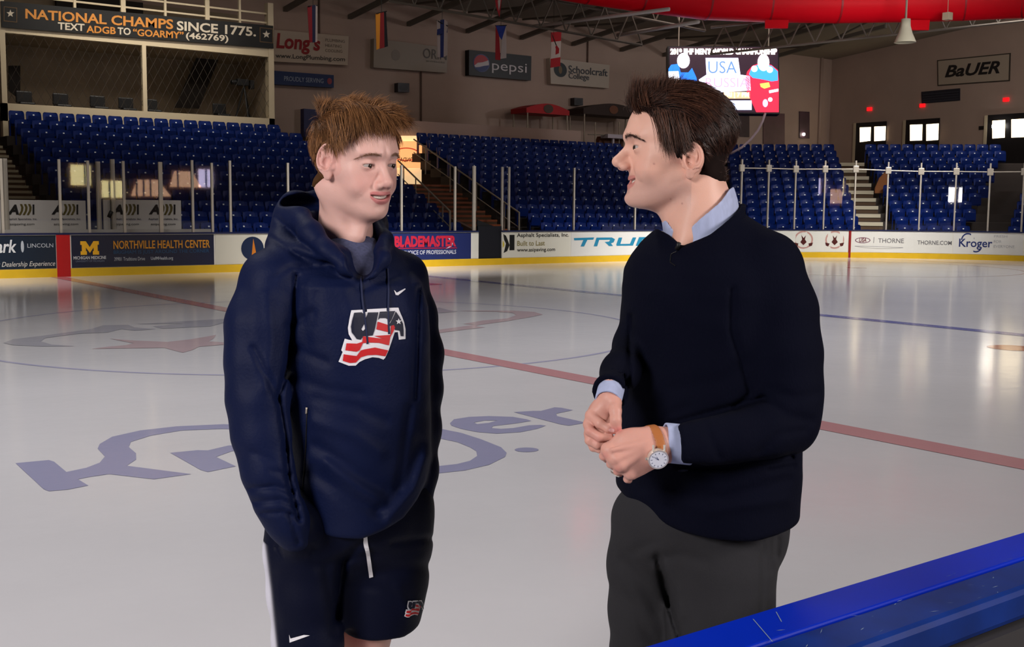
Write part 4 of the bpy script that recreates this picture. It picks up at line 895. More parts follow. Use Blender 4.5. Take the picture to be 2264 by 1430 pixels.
for i in range(1, len(P)-1): mb = MB(); mb.tube([P[i]-(P[i+1]-P[i])*.01, P[i]+(P[i+1]-P[i])*.02], .755, 28, cap=False); mb.build('duct_band', mat('duct_band_dark', srgb(170, 10, 24), 0.5), d, smooth=True)
for px, l, yb in ((1718, 'red pennant below the duct beside the video board', 62), (2030, 'red pennant below the duct behind the horn speaker', 66), (1745, None, 0)):
    if not l: continue
    a = atD(px-26, 44, 41.6); b = atD(px+26, 44, 41.6); c = atD(px+24, yb, 41.6); e = atD(px-26, yb, 41.6); mb = MB(); mb.slab([a, b, c, e], tuple(_f*.1)); tag(mb.build('duct_flap', m_duct), l, 'duct outlet')
# horn speaker
ht = atD(2003, 42, 40); hb = atD(2001, 94, 40); hs = thing('horn_speaker', 'off-white horn loudspeaker flaring downwards below the red duct', 'loudspeaker', tuple(hb))
mb = MB(); rr = [(0, .16), (.3, .17), (.6, .24), (.85, .33), (1.0, .38)]; L = ht-hb
n = 16; v = []
for t_, r in rr:
    c = ht-L*t_; v += [(c[0]+r*math.cos(2*math.pi*j/n), c[1]+r*math.sin(2*math.pi*j/n), c[2]) for j in range(n)]
f = [(i*n+j, i*n+(j+1) % n, (i+1)*n+(j+1) % n, (i+1)*n+j) for i in range(4) for j in range(n)]+[tuple(range(n))]
mb.add(v, f); reparent(mb.build('horn', mat('horn_cream', srgb(206, 200, 176), 0.6), smooth=True), hs); mb = MB(); mb.tube([ht, (ht[0], ht[1], roof_z(ht[1]))], .04, 6); reparent(mb.build('hanger', m_rail), hs)
A = atD(2095, 36, 40.5); mb = MB(); mb.box((A[0]-.13, A[1]-.13, A[2]-.13), (A[0]+.13, A[1]+.13, A[2]+.13)); mb.tube([A, (A[0], A[1], roof_z(A[1])-.08)], .015, 4); tag(mb.build('junction_box', m_pbx, bevel=.03), 'small pale box hanging in front of the duct at the right', 'box')

# ------------------------------------------------------------------ near boards in the foreground
m_nb = mat('rail_blue', srgb(4, 40, 176), 0.35, spec=.25, noise=0.12, nscale=2.5)
m_nb2 = mat('rail_blue_worn', srgb(10, 44, 118), 0.4, spec=.3, noise=0.25, nscale=9.0)
nb = thing('near_boards', 'near boards with a scuffed blue cap rail in the lower right foreground', 'hockey boards', (-3, -13.05, 0))
def nbox(nm, a, b, m, **k): mb = MB(); mb.box(a, b); return reparent(mb.build(nm, m, **k), nb)
nbox('board_panel', (-12, -13.10, 0), (14, -12.99, 0.94), m_bwhite)
nbox('kickplate', (-12, -12.99, 0), (14, -12.97, 0.19), m_kick)
nbox('cap_rail', (-12, -13.053, 0.94), (14, -12.960, 1.0), m_nb, bevel=0.004)
nbox('cap_rail', (-12, -13.150, 0.94), (14, -13.056, 1.0), m_nb2, bevel=0.012)
nbox('back_panel', (-12, -13.16, 0.0), (14, -13.10, 0.935), mat('bench_panel_grey', srgb(52, 50, 52), 0.6))
nbox('bench_shelf', (-12, -13.40, 0.80), (14, -13.165, 0.83), mat('shelf_grey', srgb(86, 84, 86), 0.5))
rng = random.Random(5); mb = MB()
for i in range(90):                    # pale scuffs and chips worn into the rail
    x = -5.9+rng.random()**1.3*1.6 + (0.6 if rng.random() < .5 else 0); yv = -13.145+rng.random()**1.5*0.12; a = rng.uniform(-1.2, .6); L = rng.uniform(.002, .012); w = rng.uniform(.0004, .0011)
    dx, dy = math.cos(a)*L, math.sin(a)*L; nx, ny = -math.sin(a)*w, math.cos(a)*w
    if abs(yv+13.0545) < .006 or yv < -13.137: continue
    mb.add([(x-dx, yv-dy, 1.0006), (x+nx, yv+ny, 1.0006), (x+dx, yv+dy, 1.0006), (x-nx, yv-ny, 1.0006)], [(0, 1, 2, 3)])
for (a, b) in (((1665, 1368), (1708, 1418)), ((1716, 1352), (1728, 1374))):
    A = at(*a, 2, 1.0006); B = at(*b, 2, 1.0006); d = (B-A); nrm = np.array([-d[1], d[0], 0]); nrm = nrm/np.linalg.norm(nrm)*.0008; mb.add([A-nrm, A+nrm, B+nrm, B-nrm], [(0, 1, 2, 3)])
o = reparent(mb.build('scuff_marks', mat('scuff_pale', srgb(120, 140, 165), 0.5)), nb); o['kind'] = 'stuff'

# lit concourse windows in the wall behind the camera; the far glass mirrors them
m_cw = mat('concourse_window', srgb(255, 244, 200), 0.4, emit=srgb(255, 236, 170), estr=11.0); m_cw2 = mat('concourse_window_warm', srgb(255, 220, 190), 0.4, emit=srgb(255, 200, 160), estr=7.0)
def back_window(n, pxa, pya, pxb, pyb, m, bars, skew=0.0):
    A = at(pxa, pya, 1, 58.02); B = at(pxb, pyb, 1, 58.02); y = -31.95
    mb = MB(); mb.slab([(A[0], y, B[2]), (B[0]+skew, y, B[2]), (B[0], y, A[2]), (A[0]+skew*.5, y, A[2])], (0, .04, 0)); o = tag(mb.build('window_%d' % n, m), kind='structure')
    for k in bars:
        x = A[0]+(B[0]-A[0])*k; mb = MB(); mb.box((x-.05, y+.04, B[2]), (x+.05, y+.1, A[2])); mb.build('mullion', m_dframe, o)
back_window(1, 155, 364, 200, 410, m_cw, (.7,)); back_window(2, 224, 399, 274, 437, m_cw, (.33, .55)); back_window(3, 288, 397, 350, 434, m_cw2, (.2, .45, .7), .8); back_window(4, 374, 378, 424, 414, m_cw2, (.35,), .6)
back_window(5, 438, 374, 470, 414, mat('concourse_window_cool', (1, 1, 1, 1), .4, emit=srgb(226, 214, 255), estr=12), (.5,))

# ================================================================== people: signed-distance modelling and surface nets
def smin(a, b, k):
    h = np.clip(0.5+0.5*(b-a)/k, 0, 1); return b*(1-h)+a*h-k*h*(1-h)
def smax(a, b, k): return -smin(-a, -b, k)
def ell(P, c, r, R=None):
    q = P-np.asarray(c, np.float32)
    if R is not None: q = q@R
    r = np.asarray(r, np.float32); k0 = np.sqrt(((q/r)**2).sum(1)); k1 = np.sqrt(((q/(r*r))**2).sum(1))+1e-9
    return k0*(k0-1)/k1
def cone(P, a, b, ra, rb, sq=None):
    a = np.asarray(a, np.float32); b = np.asarray(b, np.float32); ab = b-a; q = P-a
    t = np.clip(q@ab/max(float(ab@ab), 1e-12), 0, 1); d = q-t[:, None]*ab
    return np.sqrt((d*d).sum(1))-(ra+(rb-ra)*t)
def chain(P, pts, rad, k=0.01):
    d = None
    for i in range(len(pts)-1):
        e = cone(P, pts[i], pts[i+1], rad[i], rad[i+1]); d = e if d is None else smin(d, e, k)
    return d
def rbox(P, c, h, r, R=None):
    q = P-np.asarray(c, np.float32)
    if R is not None: q = q@R
    q = np.abs(q)-(np.asarray(h, np.float32)-r)
    return np.sqrt((np.maximum(q, 0)**2).sum(1))+np.minimum(q.max(1), 0)-r
def loft(P, zs, cx, cy, a, b, rot=0.0, n=2.3):
    """column with superelliptic sections; zs ascending; end caps flat-ish"""
    z = P[:, 2]; zs = np.asarray(zs); f = lambda v: np.interp(z, zs, v)
    A, B = f(a), f(b); dx, dy = P[:, 0]-f(cx), P[:, 1]-f(cy); R_t = f(rot) if hasattr(rot, '__len__') else rot
    c, s = np.cos(R_t), np.sin(R_t); u, v = dx*c+dy*s, -dx*s+dy*c
    e = (np.abs(u/A)**n+np.abs(v/B)**n)**(1/n)
    g = np.sqrt((u/(A*A))**2+(v/(B*B))**2)/np.maximum(np.sqrt((u/A)**2+(v/B)**2), 1e-6)
    d = (e-1)/np.maximum(g, 1e-6)
    return smax(d, np.maximum(zs[0]-z, z-zs[-1]), 0.02)
def surf(fn, lo, hi, h, band=3.0, B=8):
    """surface nets with block culling"""
    lo = np.array(lo, float); n = (np.ceil((np.array(hi)-lo)/h/B).astype(int))*B+1
    cs = np.array([(k-1)//B for k in n])
    ci = np.stack(np.meshgrid(*[np.arange(k) for k in cs], indexing='ij'), -1).reshape(-1, 3)
    cc = (lo+(ci+0.5)*B*h).astype(np.float32); fc = fn(cc); half = B*h*0.87
    near = np.abs(fc) < half*1.45+band*h
    F = np.full(tuple(n), 1e3, np.float32)
    for (i, j, k), v in zip(ci[~near], fc[~near]):
        if v < 0: F[i*B:i*B+B+1, j*B:j*B+B+1, k*B:k*B+B+1] = -1.0
    off = np.stack(np.meshgrid(*[np.arange(B+1)]*3, indexing='ij'), -1).reshape(-1, 3)
    nb_ = ci[near]
    for s in range(0, len(nb_), 400):
        idx = (nb_[s:s+400, None, :]*B+off[None]).reshape(-1, 3); P = (lo+idx*h).astype(np.float32)
        F[idx[:, 0], idx[:, 1], idx[:, 2]] = fn(P)
    S = F < 0; nx, ny, nz = n
    cnt = np.zeros((nx-1, ny-1, nz-1), np.int8)
    for a in (0, 1):
        for b in (0, 1):
            for c in (0, 1): cnt += S[a:nx-1+a, b:ny-1+b, c:nz-1+c]
    act = (cnt > 0) & (cnt < 8); ids = np.full(act.shape, -1, np.int64); I = np.argwhere(act); ids[act] = np.arange(len(I))
    acc = np.zeros((len(I), 3)); num = np.zeros(len(I))
    cor = [(a, b, c) for a in (0, 1) for b in (0, 1) for c in (0, 1)]
    for c0 in cor:
        for ax in range(3):
            if c0[ax]: continue
            c1 = list(c0); c1[ax] = 1
            f0 = F[I[:, 0]+c0[0], I[:, 1]+c0[1], I[:, 2]+c0[2]]; f1 = F[I[:, 0]+c1[0], I[:, 1]+c1[1], I[:, 2]+c1[2]]
            m = (f0 < 0) != (f1 < 0); t = np.where(m, f0/np.where(m, f0-f1, 1), 0)
            p = np.tile(np.array(c0, float), (len(I), 1)); p[:, ax] += np.clip(t, 0, 1)
            acc[m] += p[m]; num[m] += 1
    V = lo+(I+acc/np.maximum(num, 1)[:, None])*h
    faces = []
    for ax in range(3):
        o1, o2 = [(1, 2), (2, 0), (0, 1)][ax]
        sl0 = [slice(1, -1)]*3; sl1 = [slice(1, -1)]*3; sl0[ax] = slice(0, n[ax]-1); sl1[ax] = slice(1, n[ax])
        A, Bq = S[tuple(sl0)], S[tuple(sl1)]; e = np.argwhere(A != Bq); flip = A[A != Bq]
        base = e.copy(); base[:, o1] += 1; base[:, o2] += 1
        def cell(d1, d2):
            q = base.copy(); q[:, o1] -= d1; q[:, o2] -= d2; return ids[q[:, 0], q[:, 1], q[:, 2]]
        q = np.stack([cell(1, 1), cell(0, 1), cell(0, 0), cell(1, 0)], 1); q[~flip] = q[~flip][:, ::-1]; faces.append(q)
    Fq = np.concatenate(faces); Fq = Fq[(Fq >= 0).all(1)]
    return V, Fq
def smooth_v(V, Fq, it=1, lam=0.5):
    for _ in range(it):
        acc = np.zeros_like(V); c = np.zeros(len(V))
        for a, b in ((0, 1), (1, 2), (2, 3), (3, 0)):
            np.add.at(acc, Fq[:, a], V[Fq[:, b]]); np.add.at(acc, Fq[:, b], V[Fq[:, a]]); np.add.at(c, Fq[:, a], 1); np.add.at(c, Fq[:, b], 1)
        V = V+lam*(acc/np.maximum(c, 1)[:, None]-V)
    return V
def vnormals(V, Fq):
    a, b, c, d = [V[Fq[:, i]] for i in range(4)]; n = np.cross(c-a, d-b); N = np.zeros_like(V)
    for i in range(4): np.add.at(N, Fq[:, i], n)
    return N/np.maximum(np.linalg.norm(N, axis=1, keepdims=True), 1e-9)
def mesh_obj(name, V, Fq, mats, parent, colors=None, mi=None):
    me = bpy.data.meshes.new(name); nv, nf = len(V), len(Fq)
    me.vertices.add(nv); me.vertices.foreach_set('co', V.astype(np.float32).ravel())
    k = Fq.shape[1]; me.loops.add(nf*k); me.loops.foreach_set('vertex_index', Fq.astype(np.int32).ravel())
    me.polygons.add(nf); me.polygons.foreach_set('loop_start', np.arange(0, nf*k, k, dtype=np.int32)); me.polygons.foreach_set('loop_total', np.full(nf, k, np.int32))
    me.polygons.foreach_set('use_smooth', np.ones(nf, bool))
    for m in (mats if isinstance(mats, (list, tuple)) else [mats]): me.materials.append(m)
    if mi is not None: me.polygons.foreach_set('material_index', mi.astype(np.int32))
    me.update(calc_edges=True); me.validate()
    if colors is not None:
        ca = me.color_attributes.new('Col', 'FLOAT_COLOR', 'POINT'); ca.data.foreach_set('color', colors.astype(np.float32).ravel())
    o = bpy.data.objects.new(name, me); COL.objects.link(o)
    if parent: o.parent = parent
    return o
def rotm(yaw, pitch=0.0, roll=0.0):    # columns = local x,y,z axes of a thing whose forward is +y
    cy, sy = math.cos(yaw), math.sin(yaw); cp, sp = math.cos(pitch), math.sin(pitch); cr, sr = math.cos(roll), math.sin(roll)
    Rz = np.array([[cy, -sy, 0], [sy, cy, 0], [0, 0, 1]]); Rx = np.array([[1, 0, 0], [0, cp, -sp], [0, sp, cp]]); Ry = np.array([[cr, 0, sr], [0, 1, 0], [-sr, 0, cr]])
    return (Rz@Rx@Ry).astype(np.float32)
def vnoise(P, scale, seed=0):          # cheap smooth value noise
    rs = np.random.RandomState(seed); out = np.zeros(len(P))
    for i in range(6):
        d = rs.normal(size=3); d /= np.linalg.norm(d); out += np.sin(P@d*scale*(1+0.35*i)+rs.uniform(0, 6.28)+1.7*np.sin(P@np.roll(d, 1)*scale*0.7+i))
    return out/6

class Man:
    """local frame: x right in the picture, y away from the camera, z up; origin on the ice"""
    def __init__(s, px, D):
        s.D = D; g = np.array([math.cos(YAW), math.sin(YAW), 0]); s.g = g; s.rr = np.array([math.sin(YAW), -math.cos(YAW), 0])
        s.lx = (px-W/2)/FPX*D; s.o = np.array([CAM[0], CAM[1], 0])+g*D+s.rr*s.lx; s.S = FPX/D
    def P(s, px, py, y=0.0):           # photo point at depth y behind the man's plane -> local coordinates
        d = px_ray(px, py); t = (s.D+y)/(d@s.g); w = CAM+d*t-s.o; return np.array([w@s.rr, y, w[2]])
    def pr(s, L):                      # local points -> picture pixels (arrays)
        w = s.o+np.outer(L[:, 0], s.rr)+np.outer(L[:, 1], s.g); w[:, 2] = L[:, 2]; d = w-CAM; z = d@_f
        return W/2+FPX*(d@_r)/z, H/2-FPX*(d@_u)/z
    def root(s, name, label): return thing(name, label, 'person', tuple(s.o), rz=YAW-math.pi/2)
def folds(man, P, d, items, side=-1):
    """items: (polyline px, width px, depth m) ; positive depth = groove; only on the camera side"""
    m = np.abs(d) < 0.03
    if not m.any(): return d
    Q = P[m]; X, Y = man.pr(Q.astype(float)); add = np.zeros(len(Q))
    for pts, w, dep in items:
        best = np.full(len(Q), 1e9)
        for a, b in zip(pts[:-1], pts[1:]):
            a = np.array(a, float); b = np.array(b, float); ab = b-a; qx, qy = X-a[0], Y-a[1]; t = np.clip((qx*ab[0]+qy*ab[1])/(ab@ab), 0, 1)
            best = np.minimum(best, np.hypot(qx-t*ab[0], qy-t*ab[1]))
        add += dep*np.exp(-(best/w)**2)
    d = d.copy(); d[m] += add; return d

def head_sdf(Q, v):
    """Q in head coordinates (metres): x towards the person's left, y forward, z up; v = parameters"""
    g = v.get
    s = g('scale', 1.0); Q = Q/s; A = np.abs(Q[:, 0]); M = np.column_stack([A, Q[:, 1], Q[:, 2]]).astype(np.float32)
    d = ell(Q, (0, -0.012+g('back', 0.0)*.5, 0.036), (0.0765, 0.098-g('back', 0.0)*.5, 0.084))                      # cranium
    d = smin(d, ell(Q, (0, 0.022, 0.022), (0.066, 0.071, 0.070)), 0.03)           # forehead
    d = smin(d, ell(Q, (0, 0.020, -0.045), (0.058, 0.064, 0.062)), 0.03)          # mid face
    d = smin(d, cone(M, (0.050, -0.012, -0.058), (0.018, 0.058, -0.098+g('chin_z', 0)), 0.018, 0.016), 0.035)  # jaw line
    d = smin(d, ell(Q, (0, g('chin_y', 0.076), -0.100+g('chin_z', 0)), (0.021, 0.017, 0.017)), 0.022)   # chin
    d = smin(d, ell(Q, (0, 0.045, -0.085), (0.034, 0.036, 0.028)), 0.02)
    d = smin(d, cone(M, (0.046, 0.052, -0.018), (0.063, 0.010, -0.012), 0.017, 0.012), 0.022)     # cheekbone
    ch = g('cheek', 0.0)
    d = smin(d, ell(M, (0.037, 0.058, -0.045), (0.020+ch, 0.020+ch, 0.018+ch)), 0.02)
    d = smin(d, cone(M, (0.010, 0.090, 0.024), (0.042, 0.073, 0.024), 0.0085, 0.0075), 0.016)      # brow ridge
    d = smax(d, -ell(M, (0.031, 0.098, 0.001), (0.019, 0.0175, 0.013)), 0.010)                      # eye socket
    ny = g('nose', 0.113); nz = g('nose_z', 0.0); ly = g('lip_y', 0.0)
    d = smin(d, cone(Q, (0, 0.087, 0.006), (0, ny-0.007, -0.032+nz), 0.0075, 0.0100), 0.010)             # nose bridge
    d = smin(d, cone(Q, (0, 0.078, -0.034), (0, ny-0.010, -0.033+nz), 0.0135, 0.0092), 0.007)                 # nose body
    d = smin(d, ell(Q, (0, ny-0.007, -0.034+nz), (0.0100, 0.0100, 0.0088)), 0.006)
    d = smin(d, ell(M, (0.0125, ny-0.019, -0.040+nz*.6), (0.0075, 0.0105, 0.0075)), 0.006)                 # wings
    d = smax(d, -ell(M, (0.0062, ny-0.012, -0.0475+nz*.7), (0.0034, 0.0060, 0.0045)), 0.002)
    # mouth area
    d = smin(d, ell(Q, (0, 0.074+ly, -0.063), (0.032, 0.022, 0.022)), 0.015)
    op = g('mouth_open', 0.004); wid = g('mouth_w', 0.025); up = g('smile', 0.004); zm = -0.0655
    curve = zm+up*(A/wid)**2
    yl = 0.0955+ly-0.34*A*A/0.025
    M2 = np.column_stack([A, Q[:, 1], Q[:, 2]-(curve-zm)]).astype(np.float32)
    hA = (op*np.sqrt(np.clip(1-(A/(wid*1.02))**g('mouth_p', 2.2), 0, 1))).astype(np.float32); zq = M2[:, 2]-zm
    def lip(sg, z0, rz, ry, dy): return ell(np.column_stack([Q[:, 0], Q[:, 1]-(yl-0.0955)-dy, zq-sg*hA*.85]).astype(np.float32), (0, 0.0885, sg*z0), (wid*1.06, ry, rz))
    d = smin(d, lip(1, 0.0040, 0.0046, 0.0085, 0.0008), 0.004)
    d = smin(d, lip(-1, 0.0050, 0.0056, 0.0082, 0.0), 0.005)
    slit = np.maximum(np.maximum(np.abs(zq)-hA+.0006, np.abs(Q[:, 1]-yl+.002)-.0125), A-wid*.98)
    d = smax(d, -slit, 0.0014)
    d = smax(d, -ell(Q, (0, 0.103, -0.083), (0.020, 0.010, 0.0058)), 0.010)                          # dip under the lip
    if g('crease', 0):                                                                             # smile crease
        ca, cb = np.array([0.020, 0.090, -0.040], np.float32), np.array([0.037, 0.072, -0.064], np.float32); ab_ = cb-ca; tq = np.clip((M-ca)@ab_/(ab_@ab_), 0, 1)
        dq = np.linalg.norm(M-ca-tq[:, None]*ab_, axis=1); d = d+(0.0016*g('crease')*np.exp(-(dq/0.0055)**2)).astype(np.float32)
    # eyelids: a lid ball with an almond slit
    eb = ell(M, (0.031, 0.0735, 0.001), (0.0158, 0.0152, 0.0142))
    es = g('eye_open', 0.0036); sl = ell(M, (0.031, 0.087, g('eye_z', 0.0)), (0.0150, 0.0150, es))
    eb = smax(eb, -sl, 0.0012); d = smin(d, eb, 0.0035)
    sl2 = ell(M, (0.031, 0.088, g('eye_z', 0.0)), (0.0142, 0.0155, es*0.95)); d = smax(d, -sl2, 0.001)
    # ears
    er = g('ear', 1.0); R = rotm(0.25, 0.18, 0.0)
    ec = np.array([0.0735, -0.012+g('ear_y', 0.0), -0.012+g('ear_z', 0.0)], np.float32)
    E = (M-ec)@rotm(0.30, -0.16, -0.12)/er
    e = ell(E, (0.006, -0.006, 0.003), (0.0075, 0.0190, 0.0275))
    e = smin(e, ell(E, (0.003, 0.003, -0.0235), (0.0055, 0.0085, 0.0105)), 0.006)
    tt = np.sqrt(((E[:, 1]+0.006)/0.0170)**2+((E[:, 2]-0.005)/0.0250)**2)
    e = e-0.0030*np.exp(-((tt-0.95)/0.11)**2)*(E[:, 0] > 0)*(E[:, 2] > -0.018)+0.0042*np.exp(-((tt-0.66)/0.12)**2)*(E[:, 0] > 0)*(E[:, 2] > -0.012)*(E[:, 1] < 0.004)                        # helix rim
    e = smax(e, -ell(E, (0.0140, -0.001, -0.004), (0.0105, 0.0085, 0.0135)), 0.003)                   # concha
    e = smax(e, -ell(E, (0.0150, -0.007, 0.014), (0.0075, 0.0075, 0.0095)), 0.003)
    e = smin(e, ell(E, (0.005, 0.0115, -0.008), (0.0035, 0.0035, 0.0055)), 0.003)                     # tragus
    d = smin(d, e*er, 0.005)
    return d*s
def skin_colors(Q, N, base, lip, v, stub=0.0, flush=0.15):
    A = np.abs(Q[:, 0]); n = len(Q); c = np.tile(np.array(base[:3]), (n, 1))
    wid = v.get('mouth_w', 0.025); up = v.get('smile', 0.004); op = v.get('mouth_open', 0.004); zm = -0.0655+up*(A/wid)**2
    yl = 0.0955+v.get('lip_y', 0)-0.34*A*A/0.025
    def gs(x, s): return np.exp(-(x/s)**2)
    front = 1/(1+np.exp(-(Q[:, 1]-0.03)/0.008))
    red = flush*(gs(np.hypot(A-0.040, Q[:, 2]+0.035), 0.024)*front+1.1*gs(np.linalg.norm(Q-[0, .11, -.036], axis=1), 0.013)+0.9*(A > 0.070)*gs(Q[:, 2]+.012-v.get('ear_z', 0), 0.04)*(np.abs(Q[:, 1]+.012-v.get('ear_y', 0)) < .04))
    c = c*(1-red[:, None]*np.array([0.06, 0.42, 0.40]))
    if stub:
        j = gs(Q[:, 2]+0.085, 0.030)*(Q[:, 1] > -0.02)*(1-gs(A, 0.012)*(Q[:, 2] > -.06)*0)*(Q[:, 2] < -0.045)
        c = c*(1-stub*j[:, None]*np.array([0.30, 0.26, 0.18]))
    inl = (Q[:, 1] > 0.070) & (A < wid*1.04)
    uz = (Q[:, 2]-zm); t = (A/wid); hA = op*np.sqrt(np.clip(1-(A/(wid*1.02))**v.get('mouth_p', 2.2), 0, 1)); hu = hA*.85+.0082*np.sqrt(np.clip(1-t**2*.8, 0, 1)); hl = hA*.85+.0100*np.sqrt(np.clip(1-t**2*.8, 0, 1))
    L = (np.clip(1-(uz-hu)/0.0014, 0, 1)*(uz >= 0)+np.clip(1-(-uz-hl)/0.0016, 0, 1)*(uz < 0))*inl*(t < 1.03)
    L = np.clip(L, 0, 1)[:, None]*0.85; c = c*(1-L)+np.array(lip[:3])*L
    br = v.get('brow_z', 0.020)                                   # faint pigment under the brow hairs
    b = gs(Q[:, 2]-br+0.10*np.abs(A-0.036)**1.0*(A > .036)*1.6, 0.0038)*((A > 0.011) & (A < 0.052))*(Q[:, 1] > 0.045)
    c = c*(1-0.45*b[:, None])
    lash = v.get('eye_open', .0036)
    e = gs(np.hypot((A-0.031)/0.0135, (Q[:, 2]-v.get('eye_z', 0)-lash*0.9)/0.0022)-0.2, 0.8)*(Q[:, 1] > 0.06)*(np.abs(A-.031) < .0145)
    c = c*(1-0.55*np.clip(e, 0, 1)[:, None])
    ins = 1*(np.abs(Q[:, 2]-zm) < op*0.8)*(Q[:, 1] < yl-.006)*inl
    c = c*(1-0.75*ins[:, None])
    return np.column_stack([c, np.ones(n)])
def strands(name, roots, dirs, lens, rad, mats, parent, nseg=6, bend=None, seed=1, taper=0.25, colors=None):
    """tapered three-sided hairs; bend(P, t, i) returns direction change"""
    n = len(roots); P = roots.copy(); D = dirs/np.linalg.norm(dirs, axis=1, keepdims=True); pts = [P.copy()]; ds = [D.copy()]
    for k in range(nseg):
        P = P+D*(lens/nseg)[:, None]
        if bend is not None: D = D+bend(P, (k+1)/nseg, D); D /= np.linalg.norm(D, axis=1, keepdims=True)
        pts.append(P.copy()); ds.append(D.copy())
    V = []; up = np.array([0.31, 0.52, 0.79])
    for k in range(nseg+1):
        d = ds[k]; a = np.cross(d, up); a /= np.linalg.norm(a, axis=1, keepdims=True)+1e-9; b = np.cross(d, a)
        r = rad*(1-(1-taper)*(k/nseg)**1.5) if k < nseg else rad*0.12
        r = np.broadcast_to(r, (n,))[:, None]
        for j in range(3):
            t = 2*math.pi*j/3; V.append(pts[k]+(a*math.cos(t)+b*math.sin(t))*r)
    V = np.stack(V, 1).reshape(-1, 3)
    f = []
    for k in range(nseg):
        for j in range(3): f.append((k*3+j, k*3+(j+1) % 3, (k+1)*3+(j+1) % 3, (k+1)*3+j))
    f = np.array(f); Fq = (np.arange(n)[:, None, None]*(3*(nseg+1))+f[None]).reshape(-1, 4)
    cc = None
    if colors is not None: cc = np.repeat(colors, 3*(nseg+1), axis=0)
    return mesh_obj(name, V, Fq, mats, parent, cc)

from mathutils.bvhtree import BVHTree
m_skin = mat('skin', rough=0.46, attr='Col', sss=0.12, spec=0.35, bump=0.06, bscale=420)
m_eye = mat('eye_white', srgb(176, 166, 162), 0.15); m_iris = mat('iris_dark', srgb(52, 40, 34), 0.1); m_teeth = mat('teeth', srgb(226, 216, 205), 0.25)
m_hairL = mat('hair_light_brown', rough=0.42, attr='Col', spec=0.35); m_hairR = mat('hair_dark_brown', rough=0.38, attr='Col', spec=0.3)
m_hood = mat('hoodie_navy', srgb(8, 19, 54), 0.62, spec=.18, sheen=0.0, bump=0.10, bscale=160, noise=0.06, nscale=9)
m_hoodin = mat('hood_lining', srgb(10, 14, 28), 0.9)
m_short = mat('shorts_cloth', rough=0.6, spec=.15, attr='Col', bump=0.08, bscale=200)
m_tee = mat('tee_grey_blue', srgb(72, 76, 106), 0.9, noise=0.2, nscale=160)
m_sweat = mat('sweater_black_navy', srgb(6, 8, 24), 0.9, spec=.1, bump=0.16, bscale=300, stretch=(1, 1, .35))
m_trou = mat('trousers_charcoal', srgb(42, 42, 46), 0.85, spec=.25, bump=0.10, bscale=260, noise=.05, nscale=12)
m_shirt = mat('shirt_light_blue', srgb(168, 178, 212), 0.8, noise=0.10, nscale=90, stretch=(1, 1, .3))
m_white = mat('mark_white', srgb(228, 228, 236), 0.6); m_redm = mat('mark_crimson', srgb(200, 26, 34), 0.6); m_navy = mat('mark_navy', srgb(10, 16, 44), 0.6)
m_shoe = mat('shoe_dark', srgb(28, 26, 28), 0.5); m_sock = mat('sock_white', srgb(210, 210, 212), 0.8)
f32 = lambda P: P.astype(np.float32)

def bbox(mn, pts, pad=0.03):
    a = np.array(pts); return a.min(0)-pad, a.max(0)+pad
def head_local(C, R, v):
    R = R.astype(np.float32); C = np.asarray(C, np.float32)
    return lambda P: head_sdf((P-C)@R, v)
def eyes_teeth(root_body, C, R, v, man):
    s = v.get('scale', 1.0)
    for sx in (-1, 1):
        for nm, r, off, m in (('eyeball', 0.0132, 0.0, m_eye), ('iris', 0.0074, 0.0080, m_iris)):
            bm = bmesh.new(); bmesh.ops.create_uvsphere(bm, u_segments=20, v_segments=14, radius=r*s)
            if nm == 'iris':
                g = np.array(v.get('gaze', (0, 1, -0.1)), float); g /= np.linalg.norm(g); q = np.array([sx*0.031, 0.0735, 0.0005])*s+g*off*s
            else: q = np.array([sx*0.031, 0.0735, 0.0005])*s
            V = np.array([p.co[:] for p in bm.verts])+q; V = V@R.T+C; F = [tuple(w.index for w in f.verts) for f in bm.faces]; bm.free()
            mb = MB(); mb.add(V, F); mb.build(nm, m, root_body, smooth=True)
    zm = -0.0655; n = 9; mb = MB(); w = v.get('mouth_w', .025)*.82; up = v.get('smile', .004)
    for i in range(n):                 # upper teeth as separate little crowns
        a0 = -w+2*w*i/n; a1 = -w+2*w*(i+1)/n-.0004; op = v.get('mouth_open', .004)
        for a, b in ((a0, a1),):
            y = lambda x: (0.0955-0.50*x*x/0.025)-0.0046+v.get('lip_y', 0); z = lambda x: zm+up*(x/v.get('mouth_w', .025))**2
            V = [(a, y(a), z(a)-op*.55), (b, y(b), z(b)-op*.55), (b, y(b), z(b)+op+.003), (a, y(a), z(a)+op+.003)]; V2 = [(p, q-.004, r) for p, q, r in V]
            VV = (np.array(V+V2)*s)@R.T+C; mb.add(VV, [(0, 1, 2, 3), (7, 6, 5, 4), (0, 4, 5, 1), (2, 6, 7, 3), (1, 5, 6, 2), (3, 7, 4, 0)])
    mb.build('teeth', m_teeth, root_body)
